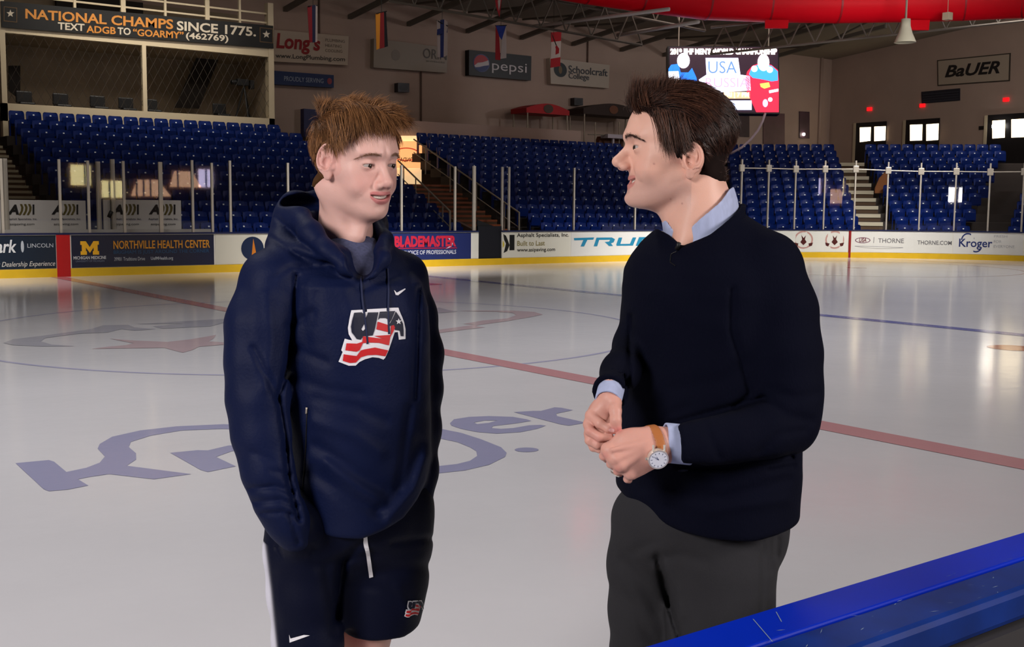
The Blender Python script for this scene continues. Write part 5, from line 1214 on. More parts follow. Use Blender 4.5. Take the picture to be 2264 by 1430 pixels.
class Drape:
    def __init__(s, man, V, Fq): s.man = man; s.b = BVHTree.FromPolygons([tuple(v) for v in V], [tuple(map(int, f)) for f in Fq])
    def hit(s, px, py, off=0.0015):
        a = s.man.P(px, py, -0.8); b = s.man.P(px, py, 0.5); d = Vector(b-a).normalized(); h = s.b.ray_cast(Vector(a), d)
        if h[0] is None:
            h = s.b.find_nearest(Vector(s.man.P(px, py, -0.12))); 
        return np.array(h[0]+h[1]*off if h[1].dot(d) < 0 else h[0]-h[1]*off)
    def poly(s, name, polys, m, parent, off=0.0015, step=7):
        bm = bmesh.new()
        for L in polys:
            loops = L if isinstance(L[0][0], (list, tuple)) else [L]; pts = [p for q in loops for p in q]
            vs = [bm.verts.new((p[0], p[1], 0)) for p in pts]
            for t in tri_fill(loops):
                try: bm.faces.new([vs[i] for i in t])
                except Exception: pass
        xs = [v.co.x for v in bm.verts]; ys = [v.co.y for v in bm.verts]
        for c, ax in ([(x, 0) for x in np.arange(min(xs), max(xs), step)]+[(y, 1) for y in np.arange(min(ys), max(ys), step)]):
            co = (c, 0, 0) if ax == 0 else (0, c, 0); no = (1, 0, 0) if ax == 0 else (0, 1, 0)
            bmesh.ops.bisect_plane(bm, geom=bm.verts[:]+bm.edges[:]+bm.faces[:], plane_co=co, plane_no=no)
        for v in bm.verts: v.co = Vector(s.hit(v.co.x, v.co.y, off))
        me = bpy.data.meshes.new(name); bm.to_mesh(me); bm.free(); me.materials.append(m)
        o = bpy.data.objects.new(name, me); COL.objects.link(o); o.parent = parent; return o
    def cord(s, name, pts, r, m, parent, off=0.002, n=10):
        P = []
        for a, b in zip(pts[:-1], pts[1:]):
            for i in range(n): P.append(s.hit(a[0]+(b[0]-a[0])*i/n, a[1]+(b[1]-a[1])*i/n, off))
        P.append(s.hit(*pts[-1], off)); P = np.array(P)
        for _ in range(2): P[1:-1] = (P[:-2]+2*P[1:-1]+P[2:])/4
        mb = MB(); mb.tube(P, r, 8); return mb.build(name, m, parent, smooth=True)
def C3(man, L): # (px,py,rpx,y) -> points, radii
    pts = [man.P(a, b, y) for a, b, r, y in L]; rad = [r/FPX*(man.D+y) for a, b, r, y in L]; return pts, rad
def loft_px(man, rows, rot, n=2.3, yc=0.0):
    """rows: (py, xl, xr, b, yc)"""
    zs, cx, cy, A, B = [], [], [], [], []
    for py, xl, xr, b, y in rows:
        l = man.P(xl, py, y); r = man.P(xr, py, y); Wd = (r[0]-l[0])/2; c = (l+r)/2
        a2 = (Wd*Wd-(b*math.sin(rot))**2)/math.cos(rot)**2; a = math.sqrt(max(a2, (b*.6)**2))
        zs.append(c[2]); cx.append(c[0]); cy.append(y); A.append(a); B.append(b)
    o = np.argsort(zs); k = lambda L: np.array(L)[o]
    return lambda P, g=0.0: loft(P, k(zs), k(cx), k(cy), k(A)+g, k(B)+g, rot, n)
def zcurve(man, pts, y):
    q = np.array([man.P(a, b, y) for a, b in pts]); o = np.argsort(q[:, 0]); return q[o, 0], q[o, 2]

# ------------------------------------------------------------------ left man: tall teenager in a navy hoodie
L = Man(760, 2.4)
rootL = L.root('person', 'young man with messy light brown hair, navy hoodie and shorts, hands in pockets')
vL = dict(nose=0.1155, mouth_open=0.0045, mouth_w=0.0265, smile=0.0055, eye_open=0.0030, eye_z=-0.0010, ear=1.15, ear_y=.026, ear_z=.013, chin_z=.006, back=.010, cheek=0.001, gaze=(-0.30, 1, -0.25), brow_z=0.020, crease=0.7)
RL = rotm(math.pi+math.radians(47), -0.11, 0.03); CL = L.P(784, 357, 0.0)
neckL = [L.P(757, 425, 0.03), L.P(764, 500, 0.03), L.P(772, 620, 0.045)]
hl = head_local(CL, RL, vL)
def bodyL_head(P):
    d = hl(P); d = smin(d, chain(P, neckL, [0.050, 0.0525, 0.064], 0.02), 0.018)
    q = (P-f32(CL))@RL
    d = smin(d, cone(P, L.P(712, 410, -0.02), L.P(776, 530, -0.02), 0.012, 0.010), 0.035)       # neck muscle to the ear
    d = smin(d, cone(P, L.P(803, 490, -0.02), L.P(796, 522, -0.03), 0.010, 0.008), 0.03)
    return d
lo, hi = bbox(L, [L.P(660, 215, .1), L.P(900, 600, -.15), CL+[0, .14, 0], CL-[0, .14, 0]], 0.02)
V1, F1 = surf(bodyL_head, lo, hi, 0.0020)
keep = V1[:, 2] > L.P(770, 596, 0)[2]; F1 = F1[keep[F1].all(1)]
def skinpack(V, Fq, C, R, v, base, lip, **k):
    N = vnormals(V, Fq); Q = ((V-C)@R)/v.get('scale', 1); return skin_colors(Q, N, base, lip, v, **k)
SKL = srgb(222, 178, 168); LIPL = srgb(198, 116, 118)
c1 = skinpack(V1, F1, CL, RL, vL, SKL, LIPL, flush=0.30)
xk = L.P(802, 1400, 0.07)[0]; xn = L.P(680, 1400, -0.07)[0]
def bodyL_low(P):
    d = chain(P, [(xk+.01, .07, .86), (xk, .07, .72), (xk-.01, .065, .52), (xk-.01, .085, .34), (xk-.01, .09, .10)], [.088, .0625, .056, .056, .037], .03)
    d = smin(d, chain(P, [(xn, -.06, .86), (xn, -.06, .72), (xn-.01, -.065, .52), (xn-.01, -.045, .34), (xn-.01, -.04, .10)], [.085, .066, .056, .056, .037], .03), .01)
    d = smin(d, ell(P, ((xk+xn)/2+.02, 0, .98), (.15, .11, .14)), .05)
    d = smin(d, ell(P, ((xk+xn)/2+.02, .0, 1.3), (.15, .10, .25)), .05)
    for sx, yy in ((xk, .07), (xn, -.06)): d = smin(d, cone(P, (sx-.02, yy+.03, .045), (sx+.06, yy-.09, .03), .035, .028), .03)
    # forearms and hands going down into the pockets
    d = smin(d, chain(P, C3(L, [(600, 640, 40, -.10), (580, 880, 38, -.15), (640, 1150, 28, -.165)])[0], [.045, .038, .027], .02), .02)
    d = smin(d, chain(P, C3(L, [(890, 620, 30, .1), (928, 880, 30, .10), (915, 1130, 28, .04)])[0], [.04, .034, .026], .02), .02)
    for hp, sy in (((648, 1165), -.165), ((912, 1150), .03)):
        w = L.P(*hp, sy); d = smin(d, ell(P, w-[0, 0, .05], (.020, .036, .05)), .015)
        for i, (dx, ln) in enumerate(((-.026, .060), (-.009, .070), (.009, .066), (.026, .052))): d = smin(d, cone(P, w+[0, dx, -.085], w+[.004, dx*1.2, -.085-ln], .0095, .0075), .004)
        d = smin(d, chain(P, [w+[.01, -.03, -.03], w+[.018, -.05, -.06], w+[.02, -.055, -.09]], [.012, .010, .008], .004), .006)
    return d

# hoodie
rowsL = [(1215, 665, 915, .135, .0), (1150, 655, 935, .142, .0), (1050, 645, 945, .140, .0), (950, 638, 945, .135, .0), (850, 630, 943, .135, .0), (750, 628, 943, .138, .0), (680, 622, 938, .135, .0), (625, 615, 922, .125, .0), (590, 640, 895, .105, .01), (560, 672, 862, .085, .015), (535, 700, 835, .07, .02)]
loftL = loft_px(L, rowsL, 0.70)
aR = C3(L, [(598, 627, 68, -.09), (574, 720, 71, -.12), (569, 800, 66, -.135), (570, 880, 64, -.145), (578, 960, 60, -.155), (592, 1040, 53, -.165), (612, 1105, 47, -.17), (636, 1152, 42, -.165), (652, 1185, 36, -.155)])
aL = C3(L, [(893, 612, 50, .09), (914, 700, 47, .11), (930, 780, 46, .11), (932, 860, 43, .10), (930, 950, 41, .08), (926, 1040, 38, .05), (922, 1105, 36, .03)])
ringP, ringR = C3(L, [(804, 604, 15, -.125), (765, 588, 18, -.128), (722, 556, 21, -.115), (688, 515, 24, -.085), (660, 478, 24, -.02), (652, 450, 20, .05), (700, 440, 16, .11), (775, 450, 14, .12), (832, 488, 14, .09), (850, 530, 17, .03), (845, 572, 16, -.06), (822, 602, 15, -.11)])
hx, hz = zcurve(L, [(500, 1150), (640, 1160), (690, 1174), (750, 1180), (803, 1182), (850, 1168), (890, 1150), (918, 1118), (937, 1085), (946, 1040), (960, 1000)], -.10)
fL = [([(655, 610), (650, 700), (638, 800), (616, 880), (630, 970), (638, 1060), (662, 1150)], 6, .010),       # sleeve against body
      ([(560, 770), (600, 850), (616, 885)], 8, .008), ([(600, 620), (640, 590), (720, 590)], 5, .003),
      ([(650, 560), (720, 600), (800, 640), (880, 610)], 7, .005), ([(700, 590), (780, 632)], 6, -.004),
      ([(700, 880), (790, 900), (850, 930)], 14, .004), ([(690, 930), (780, 960), (840, 1000)], 14, -.005), ([(700, 985), (790, 1045), (850, 1080)], 16, .007), ([(690, 1040), (770, 1100), (830, 1125)], 16, .008),
      ([(720, 1020), (810, 1090), (845, 1110)], 12, -.006), ([(840, 1130), (900, 1060), (925, 980)], 16, .008), ([(860, 1145), (915, 1080), (940, 1010)], 10, -.006), ([(650, 770), (720, 800)], 10, .005), ([(640, 830), (720, 860), (800, 870)], 12, .004),
      ([(640, 720), (690, 690)], 9, .005), ([(905, 900), (893, 1000), (880, 1080)], 9, .006), ([(925, 640), (922, 760), (918, 880)], 6, .009), ([(905, 600), (915, 680)], 8, .004),
      ([(555, 1080), (610, 1075), (650, 1090)], 6, .006), ([(565, 1110), (620, 1105), (655, 1120)], 6, .006), ([(580, 1135), (625, 1132), (660, 1145)], 5, .005), ([(600, 1040), (640, 1050)], 6, .004), ([(560, 1000), (600, 1020)], 8, .003),
      ([(545, 640), (540, 760), (545, 860)], 16, .003), ([(590, 650), (600, 760), (585, 860)], 12, -.004), ([(612, 480), (660, 530), (740, 590)], 6, .005), ([(600, 525), (650, 560), (720, 585)], 6, .004), ([(640, 1135), (650, 1165), (660, 1200)], 5, .006),
      ([(680, 905), (676, 1000), (668, 1095)], 4, .004), ([(760, 640), (780, 700), (775, 780)], 14, -.003), ([(700, 650), (690, 720)], 10, .003), ([(665, 640), (680, 760)], 12, .004)]
def hoodieL(P):
    d = smax(loftL(P), np.interp(P[:, 0], hx, hz).astype(np.float32)-P[:, 2], .015)
    d = smin(d, chain(P, *aR, k=.03), .018); d = smin(d, chain(P, *aL, k=.03), .018)
    d = smin(d, cone(P, L.P(720, 560, .0), L.P(606, 615, -.085), .062, .055), .03); d = smin(d, cone(P, L.P(820, 570, .03), L.P(888, 612, .09), .050, .046), .03)
    d = smin(d, chain(P, ringP, ringR, .02), .014)
    hb_ = ell(P, L.P(655, 492, .055), (.050, .085, .064)); hb_ = smin(hb_, ell(P, L.P(640, 545, .01), (.050, .09, .045)), .03); hb_ = smin(hb_, ell(P, L.P(690, 565, -.075), (.075, .035, .035)), .03)
    hb_ = smin(hb_, ell(P, L.P(760, 500, .12), (.10, .05, .075)), .03)
    d = smin(d, hb_, .02)
    hole = smin(chain(P, [L.P(757, 400, .02), L.P(764, 500, .02), L.P(778, 600, -.01)], [.066, .066, .058], .02), ell(P, L.P(800, 565, -.12), (.030, .08, .045)), .02)
    hole = smin(hole, ell(P, L.P(672, 448, .035), (.048, .070, .018)), .012)
    d = smax(d, -hole, .010)
    d = d+(.0012*vnoise(P, 38, 3)).astype(np.float32)
    return folds(L, P, d, fL)
V3, F3 = surf(hoodieL, (-.30, -.30, .86), (.27, .26, 1.78), 0.0042); V3 = smooth_v(V3, F3, 1)
hoodL = mesh_obj('hooded_sweatshirt', V3, F3, m_hood, rootL)
def teeL(P):
    d = chain(P, [L.P(768, 536, .03), L.P(780, 640, .0)], [.0605, .105], .02)
    return smax(d, -chain(P, [L.P(757, 425, 0.03), L.P(768, 536, 0.03), L.P(772, 560, .03)], [.050, .0565, .057], .01), .003)
V4, F4 = surf(teeL, L.P(690, 640, 0)-[0.05, .18, .0], L.P(860, 515, 0)+[0.05, .12, .0], 0.004)
mesh_obj('undershirt', V4, F4, m_tee, rootL)
dr = Drape(L, V3, F3)
u8 = lambda pts: [(720+x/6.5, 620+y/6.5) for x, y in pts]
EMB_W = [[(365, 430), (545, 420), (545, 460), (590, 450), (590, 415), (870, 400), (870, 440), (905, 435), (905, 395), (1040, 392), (1050, 430), (1090, 520), (1120, 600), (1140, 700), (1140, 840), (1045, 850), (1030, 740), (985, 745), (950, 850), (900, 1000), (850, 1110), (825, 1135), (760, 1110), (670, 1100), (560, 1130), (480, 1170), (430, 1220), (330, 1222), (185, 1165), (245, 1025), (225, 1000), (275, 835), (330, 850), (380, 860), (330, 770), (320, 680), (340, 560)]]
EMB_N = [[(405, 465), (510, 458), (560, 500), (560, 600), (505, 700), (530, 725), (565, 690), (570, 560), (600, 460), (750, 458), (700, 700), (670, 790), (530, 800), (500, 850), (440, 840), (370, 740), (360, 660), (385, 540)],
         [(770, 450), (990, 440), (940, 560), (900, 620), (880, 560), (860, 540), (770, 540), (745, 570)], [(1000, 450), (1050, 520), (1100, 620), (1110, 720), (1110, 800), (1070, 800), (1055, 720), (990, 710), (960, 650), (900, 650), (960, 540)]]
EMB_R = [[(740, 590), (880, 635), (885, 740), (720, 700)], [(530, 800), (690, 795), (800, 830), (900, 845), (960, 740), (985, 680), (970, 640), (930, 650), (925, 780), (900, 930), (760, 895), (610, 890), (530, 900), (480, 1000), (440, 1020), (285, 1000), (300, 900), (440, 905), (520, 880)],
         [(260, 1055), (440, 1080), (500, 1000), (560, 985), (700, 960), (890, 1000), (850, 1085), (720, 1065), (600, 1070), (500, 1100), (430, 1175), (340, 1180), (245, 1150)]]
em_o = dr.poly('chest_emblem', [u8(p) for p in EMB_W], m_white, hoodL, .0016)
e2 = dr.poly('emblem_letters', [u8(p) for p in EMB_N], m_navy, em_o, .0026); e3 = dr.poly('emblem_stripes', [u8(p) for p in EMB_R], m_redm, em_o, .0028)
dr.poly('emblem_star', [u8([(1035+(x-0)*1.0, 590+y) for x, y in star(0, 0, 46)])], m_white, em_o, .0034, 5)
SW = [(975, 140), (1000, 210), (1035, 215), (1140, 130), (1135, 115), (1015, 178), (990, 150)]
dr.poly('chest_tick_mark', [u8(SW)], m_white, hoodL, .0016, 5)
dr.cord('drawcord', [(797, 600), (800, 660), (808, 720), (812, 760)], .0022, mat('cord_navy', srgb(20, 30, 66), 0.7), hoodL)
dr.cord('drawcord', [(855, 592), (858, 640), (857, 690), (859, 738)], .0022, mat('cord_navy', srgb(20, 30, 66), 0.7), hoodL)
dr.cord('pocket_zip', [(679, 915), (676, 1000), (668, 1095)], .0014, mat('zip_black', srgb(6, 8, 16), 0.6), hoodL, .0008)
dr.cord('zip_pull', [(679, 900), (678, 914)], .0020, m_post, hoodL, .002, 3)
dr.cord('eyelet', [(786, 577), (787, 580)], .0028, m_post, hoodL, .002, 2)
# shorts
hem2 = L.P(800, 1384, .0)[2]; hx2, hz2 = zcurve(L, [(700, 1358), (745, 1366), (790, 1380), (830, 1384), (870, 1384), (900, 1386), (925, 1380), (960, 1350)], .07)
zk = L.P(680, 1560, 0)[2]
legN = C3(L, [(670, 1130, 84, -.05), (670, 1220, 82, -.06), (673, 1310, 78, -.065), (680, 1420, 75, -.07), (688, 1580, 72, -.07)])
legF = C3(L, [(850, 1120, 98, .05), (852, 1200, 100, .06), (846, 1280, 97, .07), (836, 1345, 92, .07), (828, 1420, 90, .07)])
fS = [([(745, 1366), (750, 1300), (760, 1240), (800, 1200)], 9, .010), ([(700, 1250), (770, 1235), (820, 1225)], 12, .005), ([(830, 1270), (900, 1255), (945, 1250)], 14, .004), ([(870, 1200), (950, 1190)], 8, .005), ([(760, 1290), (840, 1300), (900, 1330)], 14, .004),
      ([(610, 1190), (605, 1300), (620, 1430)], 10, .003), ([(640, 1190), (690, 1215)], 8, .006), ([(720, 1260), (735, 1340), (740, 1400)], 12, .005), ([(880, 1300), (905, 1360)], 12, -.004), ([(620, 1190), (612, 1210), (622, 1230)], 4, .004)]
def shortsL(P):
    n = smax(chain(P, *legN, k=.03), zk-P[:, 2], .004)
    m = smax(chain(P, *legF, k=.03), np.interp(P[:, 0], hx2, hz2).astype(np.float32)-P[:, 2], .006)
    d = smin(n, m, .012); d = smin(d, smax(cone(P, L.P(762, 1150, .0), L.P(752, 1345, .02), .070, .062), np.float32(hem2+.006)-P[:, 2], .006), .02); d = smin(d, ell(P, L.P(775, 1130, 0.0), (.150, .115, .115)), .04)
    d = smin(d, ell(P, L.P(660, 1170, -.135), (.045, .045, .055)), .03); d = smin(d, ell(P, L.P(915, 1130, .03), (.042, .05, .085)), .03)
    # open leg ends
    d = smax(d, -cone(P, L.P(810, 1352, .07), L.P(800, 1450, .07), .070, .080), .005)
    return folds(L, P, d+(.0012*vnoise(P, 30, 8)).astype(np.float32), fS)
V5, F5 = surf(shortsL, (-.28, -.26, zk-.02), (.28, .24, 1.12), 0.0045); V5 = smooth_v(V5, F5, 1)
X5, Y5 = L.pr(V5.astype(float)); NAVYS = np.array(srgb(5, 10, 34)); WHS = np.array(srgb(214, 214, 228))
edge = np.interp(Y5, [1190, 1300, 1430, 1560], [584, 598, 611, 625]); w = 1/(1+np.exp((X5-edge)/1.5)); w = w*(V5[:, 2] < L.P(600, 1190, -.06)[2])
shL = mesh_obj('shorts', V5, F5, m_short, rootL, NAVYS*(1-w[:, None])+WHS*w[:, None])
ds = Drape(L, V5, F5)
ds.poly('drawstring_end', [[(802, 1172), (810, 1172), (825, 1273), (816, 1275)]], m_white, shL, .004, 6)
ds.poly('leg_tick_mark', [[(640, 1402), (641, 1420), (685, 1404), (672, 1403), (643, 1411)]], m_white, shL, .0016, 5)
sm = lambda pts: [(893+(x-185)/22.5+(y-400)*-.0, 1326+(y-392)/22.0) for x, y in [(px_, py_) for px_, py_ in pts]]
e_ = ds.poly('leg_emblem', [sm(p) for p in EMB_W], m_white, shL, .0016, 5); ds.poly('emblem_stripes', [sm(p) for p in EMB_R], m_redm, e_, .0026, 5); ds.poly('emblem_letters', [sm(p) for p in EMB_N], m_navy, e_, .0026, 5)
V2, F2 = surf(lambda P: np.where(P[:, 2] > hem2-.01, smax(bodyL_low(P), np.minimum(hoodieL(P), shortsL(P))+.007, .004), bodyL_low(P)).astype(np.float32), (-.36, -.32, 0.0), (.36, .30, 1.60), 0.008); V2 = smooth_v(V2, F2, 2)
c2 = np.tile(np.array([*SKL[:3], 1.0]), (len(V2), 1)); kn = np.exp(-(((V2[:, 0]-xk)/.028)**2+((V2[:, 2]-L.P(800, 1412, 0)[2])/.03)**2))[:, None]*(V2[:, 1:2] < .07); c2[:, :3] *= 1-kn*np.array([.10, .42, .36])
bodyL = mesh_obj('body', np.concatenate([V1, V2]), np.concatenate([F1, F2+len(V1)]), m_skin, rootL, np.concatenate([c1, c2]))
eyes_teeth(bodyL, CL, RL, vL, L)
# shoes on the ice
def shoes(man, spots, root, m, fx, fy):
    for (x, y) in spots:
        def s_(P):
            d = cone(P, (x-fx*.05, y-fy*.05, .05), (x+fx*.14, y+fy*.14, .038), .046, .036); d = smin(d, cone(P, (x-fx*.03, y-fy*.03, .06), (x-fx*.03, y-fy*.03, .12), .048, .044), .03)
            return smax(d, .002-P[:, 2], .004)
        V, Fq = surf(s_, (x-.22, y-.22, -.01), (x+.22, y+.22, .20), .007); mesh_obj('shoe', V, Fq, m, root)
shoes(L, [(xk-.01, .09), (xn-.01, -.04)], rootL, m_shoe, .75, -.66)
for sx, yy in ((xk-.01, .09), (xn-.01, -.04)):
    V, Fq = surf(lambda P: smax(cone(P, (sx, yy, .1), (sx, yy-.0, .26), .044, .052), P[:, 2]-.25, .004), (sx-.08, yy-.08, .05), (sx+.08, yy+.08, .28), .007); mesh_obj('sock', V, Fq, m_sock, rootL)

# ------------------------------------------------------------------ hair
def scalp_pts(V, Fq, C, R, mask, n, seed):
    Nrm = vnormals(V, Fq); Q = (V-C)@R; rs = np.random.RandomState(seed)
    fc = V[Fq].mean(1); fq = Q[Fq].mean(1); fn = Nrm[Fq].mean(1); w = mask(fq); ar = np.linalg.norm(np.cross(V[Fq[:, 2]]-V[Fq[:, 0]], V[Fq[:, 3]]-V[Fq[:, 1]]), axis=1)
    p = w*ar; p /= p.sum(); idx = rs.choice(len(fc), n, p=p)
    a = V[Fq[idx]]; wts = rs.dirichlet((1, 1, 1, 1), n); P = (a*wts[:, :, None]).sum(1)
    return P, fn[idx]/np.linalg.norm(fn[idx], axis=1, keepdims=True), (P-C)@R, rs
def clamp01(x): return np.clip(x, 0, 1)
def hairline(fq, front_z, temple, back_z, side=1.0, burn=-0.02, behind=0.0, ear0=(-.018, -.006)):
    """1 where hair grows, in head coordinates"""
    A = np.abs(fq[:, 0]); y, z = fq[:, 1], fq[:, 2]
    zl = np.interp(y, [-.11, -.075, -.045, -.030, -.010, .012, .028, .045, .062, .080, .10], [back_z, back_z, back_z+.012, behind, behind+.02, burn, temple-.010, temple+.012, front_z-.012, front_z, front_z+.004])
    ear = np.hypot((y-ear0[0])/.024, (z-ear0[1])/.036) < 1
    return clamp01((z-zl)/.006)*(~(ear & (A > .060)))*1.0
def hair_cap(name, C, R, v, mask, m, parent, col, thick, seed, hl_):
    def f(P):
        Q = (P-f32(C))@R.astype(np.float32); w = mask(Q.astype(float)); t = thick(Q.astype(float))*w-.004*(1-w)
        return hl_(P)-t.astype(np.float32)-(.0022*vnoise(Q.astype(float), 150, seed)*w).astype(np.float32)
    V, Fq = surf(f, C-[.15, .15, .14], C+[.15, .15, .19], .0034); V = smooth_v(V, Fq, 1); Q = (V-C)@R
    k = mask(Q)[Fq].mean(1) > .45; Fq = Fq[k]; cc = np.tile(np.array([*col, 1.0]), (len(V), 1)); return V, Fq, mesh_obj(name, V, Fq, mat('hair_root', rough=.85, attr='Col', spec=.1), parent, cc)
# left man's hair: sides combed back and down, messy fringe swept to his front
mkL = lambda q: hairline(q, .078, .036, -.074, burn=-.022, behind=-.060, ear0=(.012, .005))
thL = lambda Q: np.interp(Q[:, 2], [-.06, .0, .05, .10], [.002, .005, .005, .002])
VhL, FhL, capL = hair_cap('hair', CL, RL, vL, mkL, m_hairL, bodyL, srgb(70, 46, 26)[:3], thL, 5, bodyL_head)
def hcol(rs, n, c0, c1, z=None): t = clamp01(rs.rand(n)**1.3+(0 if z is None else z))[:, None]; return np.column_stack([np.array(c0[:3])*(1-t)+np.array(c1[:3])*t, np.ones(n)])
def grow(name, V, Fq, C, R, mask, n, seed, dirf, lenf, rad, m, parent, c0, c1, bendf, nseg=7, zc=None):
    P, Nn, Q, rs = scalp_pts(V, Fq, C, R, mask, n, seed); Nq = Nn@R
    cl = np.column_stack([vnoise(Q, 190, seed+i) for i in range(3)]); d = dirf(Q, Nq)+cl*0.38+rs.normal(size=(n, 3))*.10
    ln = lenf(Q)*(0.7+.6*rs.rand(n)); d = d@R.T
    return strands(name, P-Nn*.002, d, ln, rad, m, parent, nseg, bendf, colors=hcol(rs, n, c0, c1, None if zc is None else zc(Q)))
def en(Q): n = (Q-[0, -.012, .03])/np.array([.0765, .098, .084])**2; return n/np.linalg.norm(n, axis=1, keepdims=True)
def dirL(Q, N):
    top = clamp01((Q[:, 2]-.060)/.035)[:, None]; fr = clamp01((Q[:, 1]-.01)/.05)[:, None]
    d = np.array([0, .30, -1.0])*(1-top)+top*np.array([.10, .95, .15]); n = en(Q); d = d-n*(d*n).sum(1, keepdims=True)
    return d+n*(.14+.12*top+.10*top*fr)
def lenL(Q): return np.interp(Q[:, 2], [-.07, -.02, .03, .08, .11], [.012, .018, .030, .038, .040])
def bendL(P, t, D):
    Q = (P-CL)@RL; n = en(Q); dn = ((D@RL)*n).sum(1, keepdims=True)
    return (-(dn-.02)*n*.45)@RL.T+np.column_stack([vnoise(P, 120, 40+i) for i in range(3)])*.08
grow('hair_strands', VhL, FhL, CL, RL, mkL, 12000, 11, dirL, lenL, .00042, m_hairL, capL, srgb(62, 36, 20), srgb(170, 118, 74), bendL)
def fringe(man, root, m, seed, arcs, n, rad, c0, c1, jit=.004, parent=None, nseg=8, fly=.12):
    """locks given by picture control points (root, mid, tip) with depth, many hairs per lock"""
    rs = np.random.RandomState(seed); V = []; F_ = []; Cc = []; base = 0; allV = []
    for arc in arcs:
        pts = np.array([man.P(x, y, d) for x, y, d in arc]); k = len(pts)
        for i in range(n):
            off = rs.normal(size=3)*jit; sp = rs.normal(size=3)*jit*1.1; tt = np.linspace(0, (.75+.3*rs.rand()), nseg+1)
            # quadratic / cubic bezier
            from math import comb
            B = np.array([[comb(k-1, j)*(1-t)**(k-1-j)*t**j for j in range(k)] for t in tt]); p = B@pts+off+np.outer(tt**2, sp)+rs.normal(size=3)*fly*.01
            allV.append(p); Cc.append(rs.rand()**1.2)
    A = np.array(allV); n_ = len(A); up = np.array([.3, .5, .8]); VV = []
    for kx in range(nseg+1):
        d = A[:, min(kx+1, nseg)]-A[:, max(kx-1, 0)]; d /= np.linalg.norm(d, axis=1, keepdims=True)+1e-9; a = np.cross(d, up); a /= np.linalg.norm(a, axis=1, keepdims=True)+1e-9; b = np.cross(d, a); r = rad*(1-.8*(kx/nseg)**2)
        for j in range(3): t = 2*math.pi*j/3; VV.append(A[:, kx]+(a*math.cos(t)+b*math.sin(t))*r)
    VV = np.stack(VV, 1).reshape(-1, 3); f = np.array([(kx*3+j, kx*3+(j+1) % 3, (kx+1)*3+(j+1) % 3, (kx+1)*3+j) for kx in range(nseg) for j in range(3)])
    Fq = (np.arange(n_)[:, None, None]*(3*(nseg+1))+f[None]).reshape(-1, 4); t = np.array(Cc)[:, None]; cc = np.column_stack([np.array(c0[:3])*(1-t)+np.array(c1[:3])*t, np.ones(n_)])
    return mesh_obj('hair_locks', VV, Fq, m, parent, np.repeat(cc, 3*(nseg+1), axis=0))
rs = np.random.RandomState(3); arcs = []
for i in range(34):                    # fringe over the forehead, tips lifting at the front
    u = i/33; x0_ = 770+110*u+rs.uniform(-6, 6); y0_ = 236+34*u*u+rs.uniform(-6, 6)
    dz = -.085+.06*u; arcs.append([(x0_-26, y0_-2, dz+.02), (x0_+6, y0_-12, dz-.02), (x0_+rs.uniform(14, 30)*(.5+u*.5), 296+rs.uniform(-10, 12)-30*u*rs.rand(), dz-.03)])
for i in range(22):                    # temple hair
    u = i/21; arcs.append([(735+36*u, 262-8*u, -.105+.012*u), (742+34*u, 288, -.115+.01*u), (740+26*u+rs.uniform(-5, 8), 322+rs.uniform(-8, 12)-14*u, -.108)])
for i in range(26):                    # wispy tips at the front edge and crown
    u = i/25; arcs.append([(840+44*u, 246+26*u, -.05+.05*u), (868+34*u, 236+26*u, -.06+.05*u), (884+24*u+rs.uniform(-8, 10), 246+34*u+rs.uniform(-16, 16), -.05+.04*u)])
for i in range(26):
    u = rs.rand(); arcs.append([(700+150*u, 250-12*math.sin(3*u), -.03), (706+150*u, 232-14*math.sin(3*u), -.03), (716+152*u+rs.uniform(-12, 14), 228-12*math.sin(3*u)+rs.uniform(-6, 8), -.03)])
for i in range(10):
    u = rs.rand(); arcs.append([(712+24*u, 250, -.02), (704+22*u, 232, -.02), (700+26*u+rs.uniform(-8, 8), 222+rs.uniform(-5, 8), -.02)])
fringe(L, None, m_hairL, 7, arcs, 46, .00040, srgb(66, 40, 24), srgb(180, 128, 82), .0045, capL)
def brows(C, R, v, m, parent, c0, c1, n=260, seed=2, thick=.0042):
    rs = np.random.RandomState(seed); P = []; D = []
    hl_ = head_local(C, R, v)
    for sx in (-1, 1):
        P = []; D = []
        for i in range(n):
            t = rs.rand(); x = sx*(.013+.042*t); z = v.get('brow_z', .02)+.0060*math.sin(t*2.4)-.012*t*t+rs.normal()*thick*.42*(1.1-t*.7); P.append((x, .11, z)); D.append((sx*1.0, -.1, .35-.7*t+rs.normal()*.15))
        P = np.array(P); y = np.full(len(P), .115)
        for _ in range(26):                # march on to the skin
            d = hl_(f32((np.column_stack([P[:, 0], y, P[:, 2]])*v.get('scale', 1))@R.T+C)); y = y-d/v.get('scale', 1)*.9
        Q = np.column_stack([P[:, 0], y, P[:, 2]])*v.get('scale', 1)
        rs2 = np.random.RandomState(9); strands('eyebrow', Q@R.T+C, (np.array(D)+[0, .35, 0])@R.T, np.full(len(Q), .0075), .00022, m, parent, 4, lambda P_, t, D_: -(np.array([0, 1.0, 0])@R.T)*.22, colors=hcol(rs2, len(Q), c0, c1))
brows(CL, RL, vL, m_hairL, bodyL, srgb(120, 84, 62), srgb(160, 118, 90), 150)

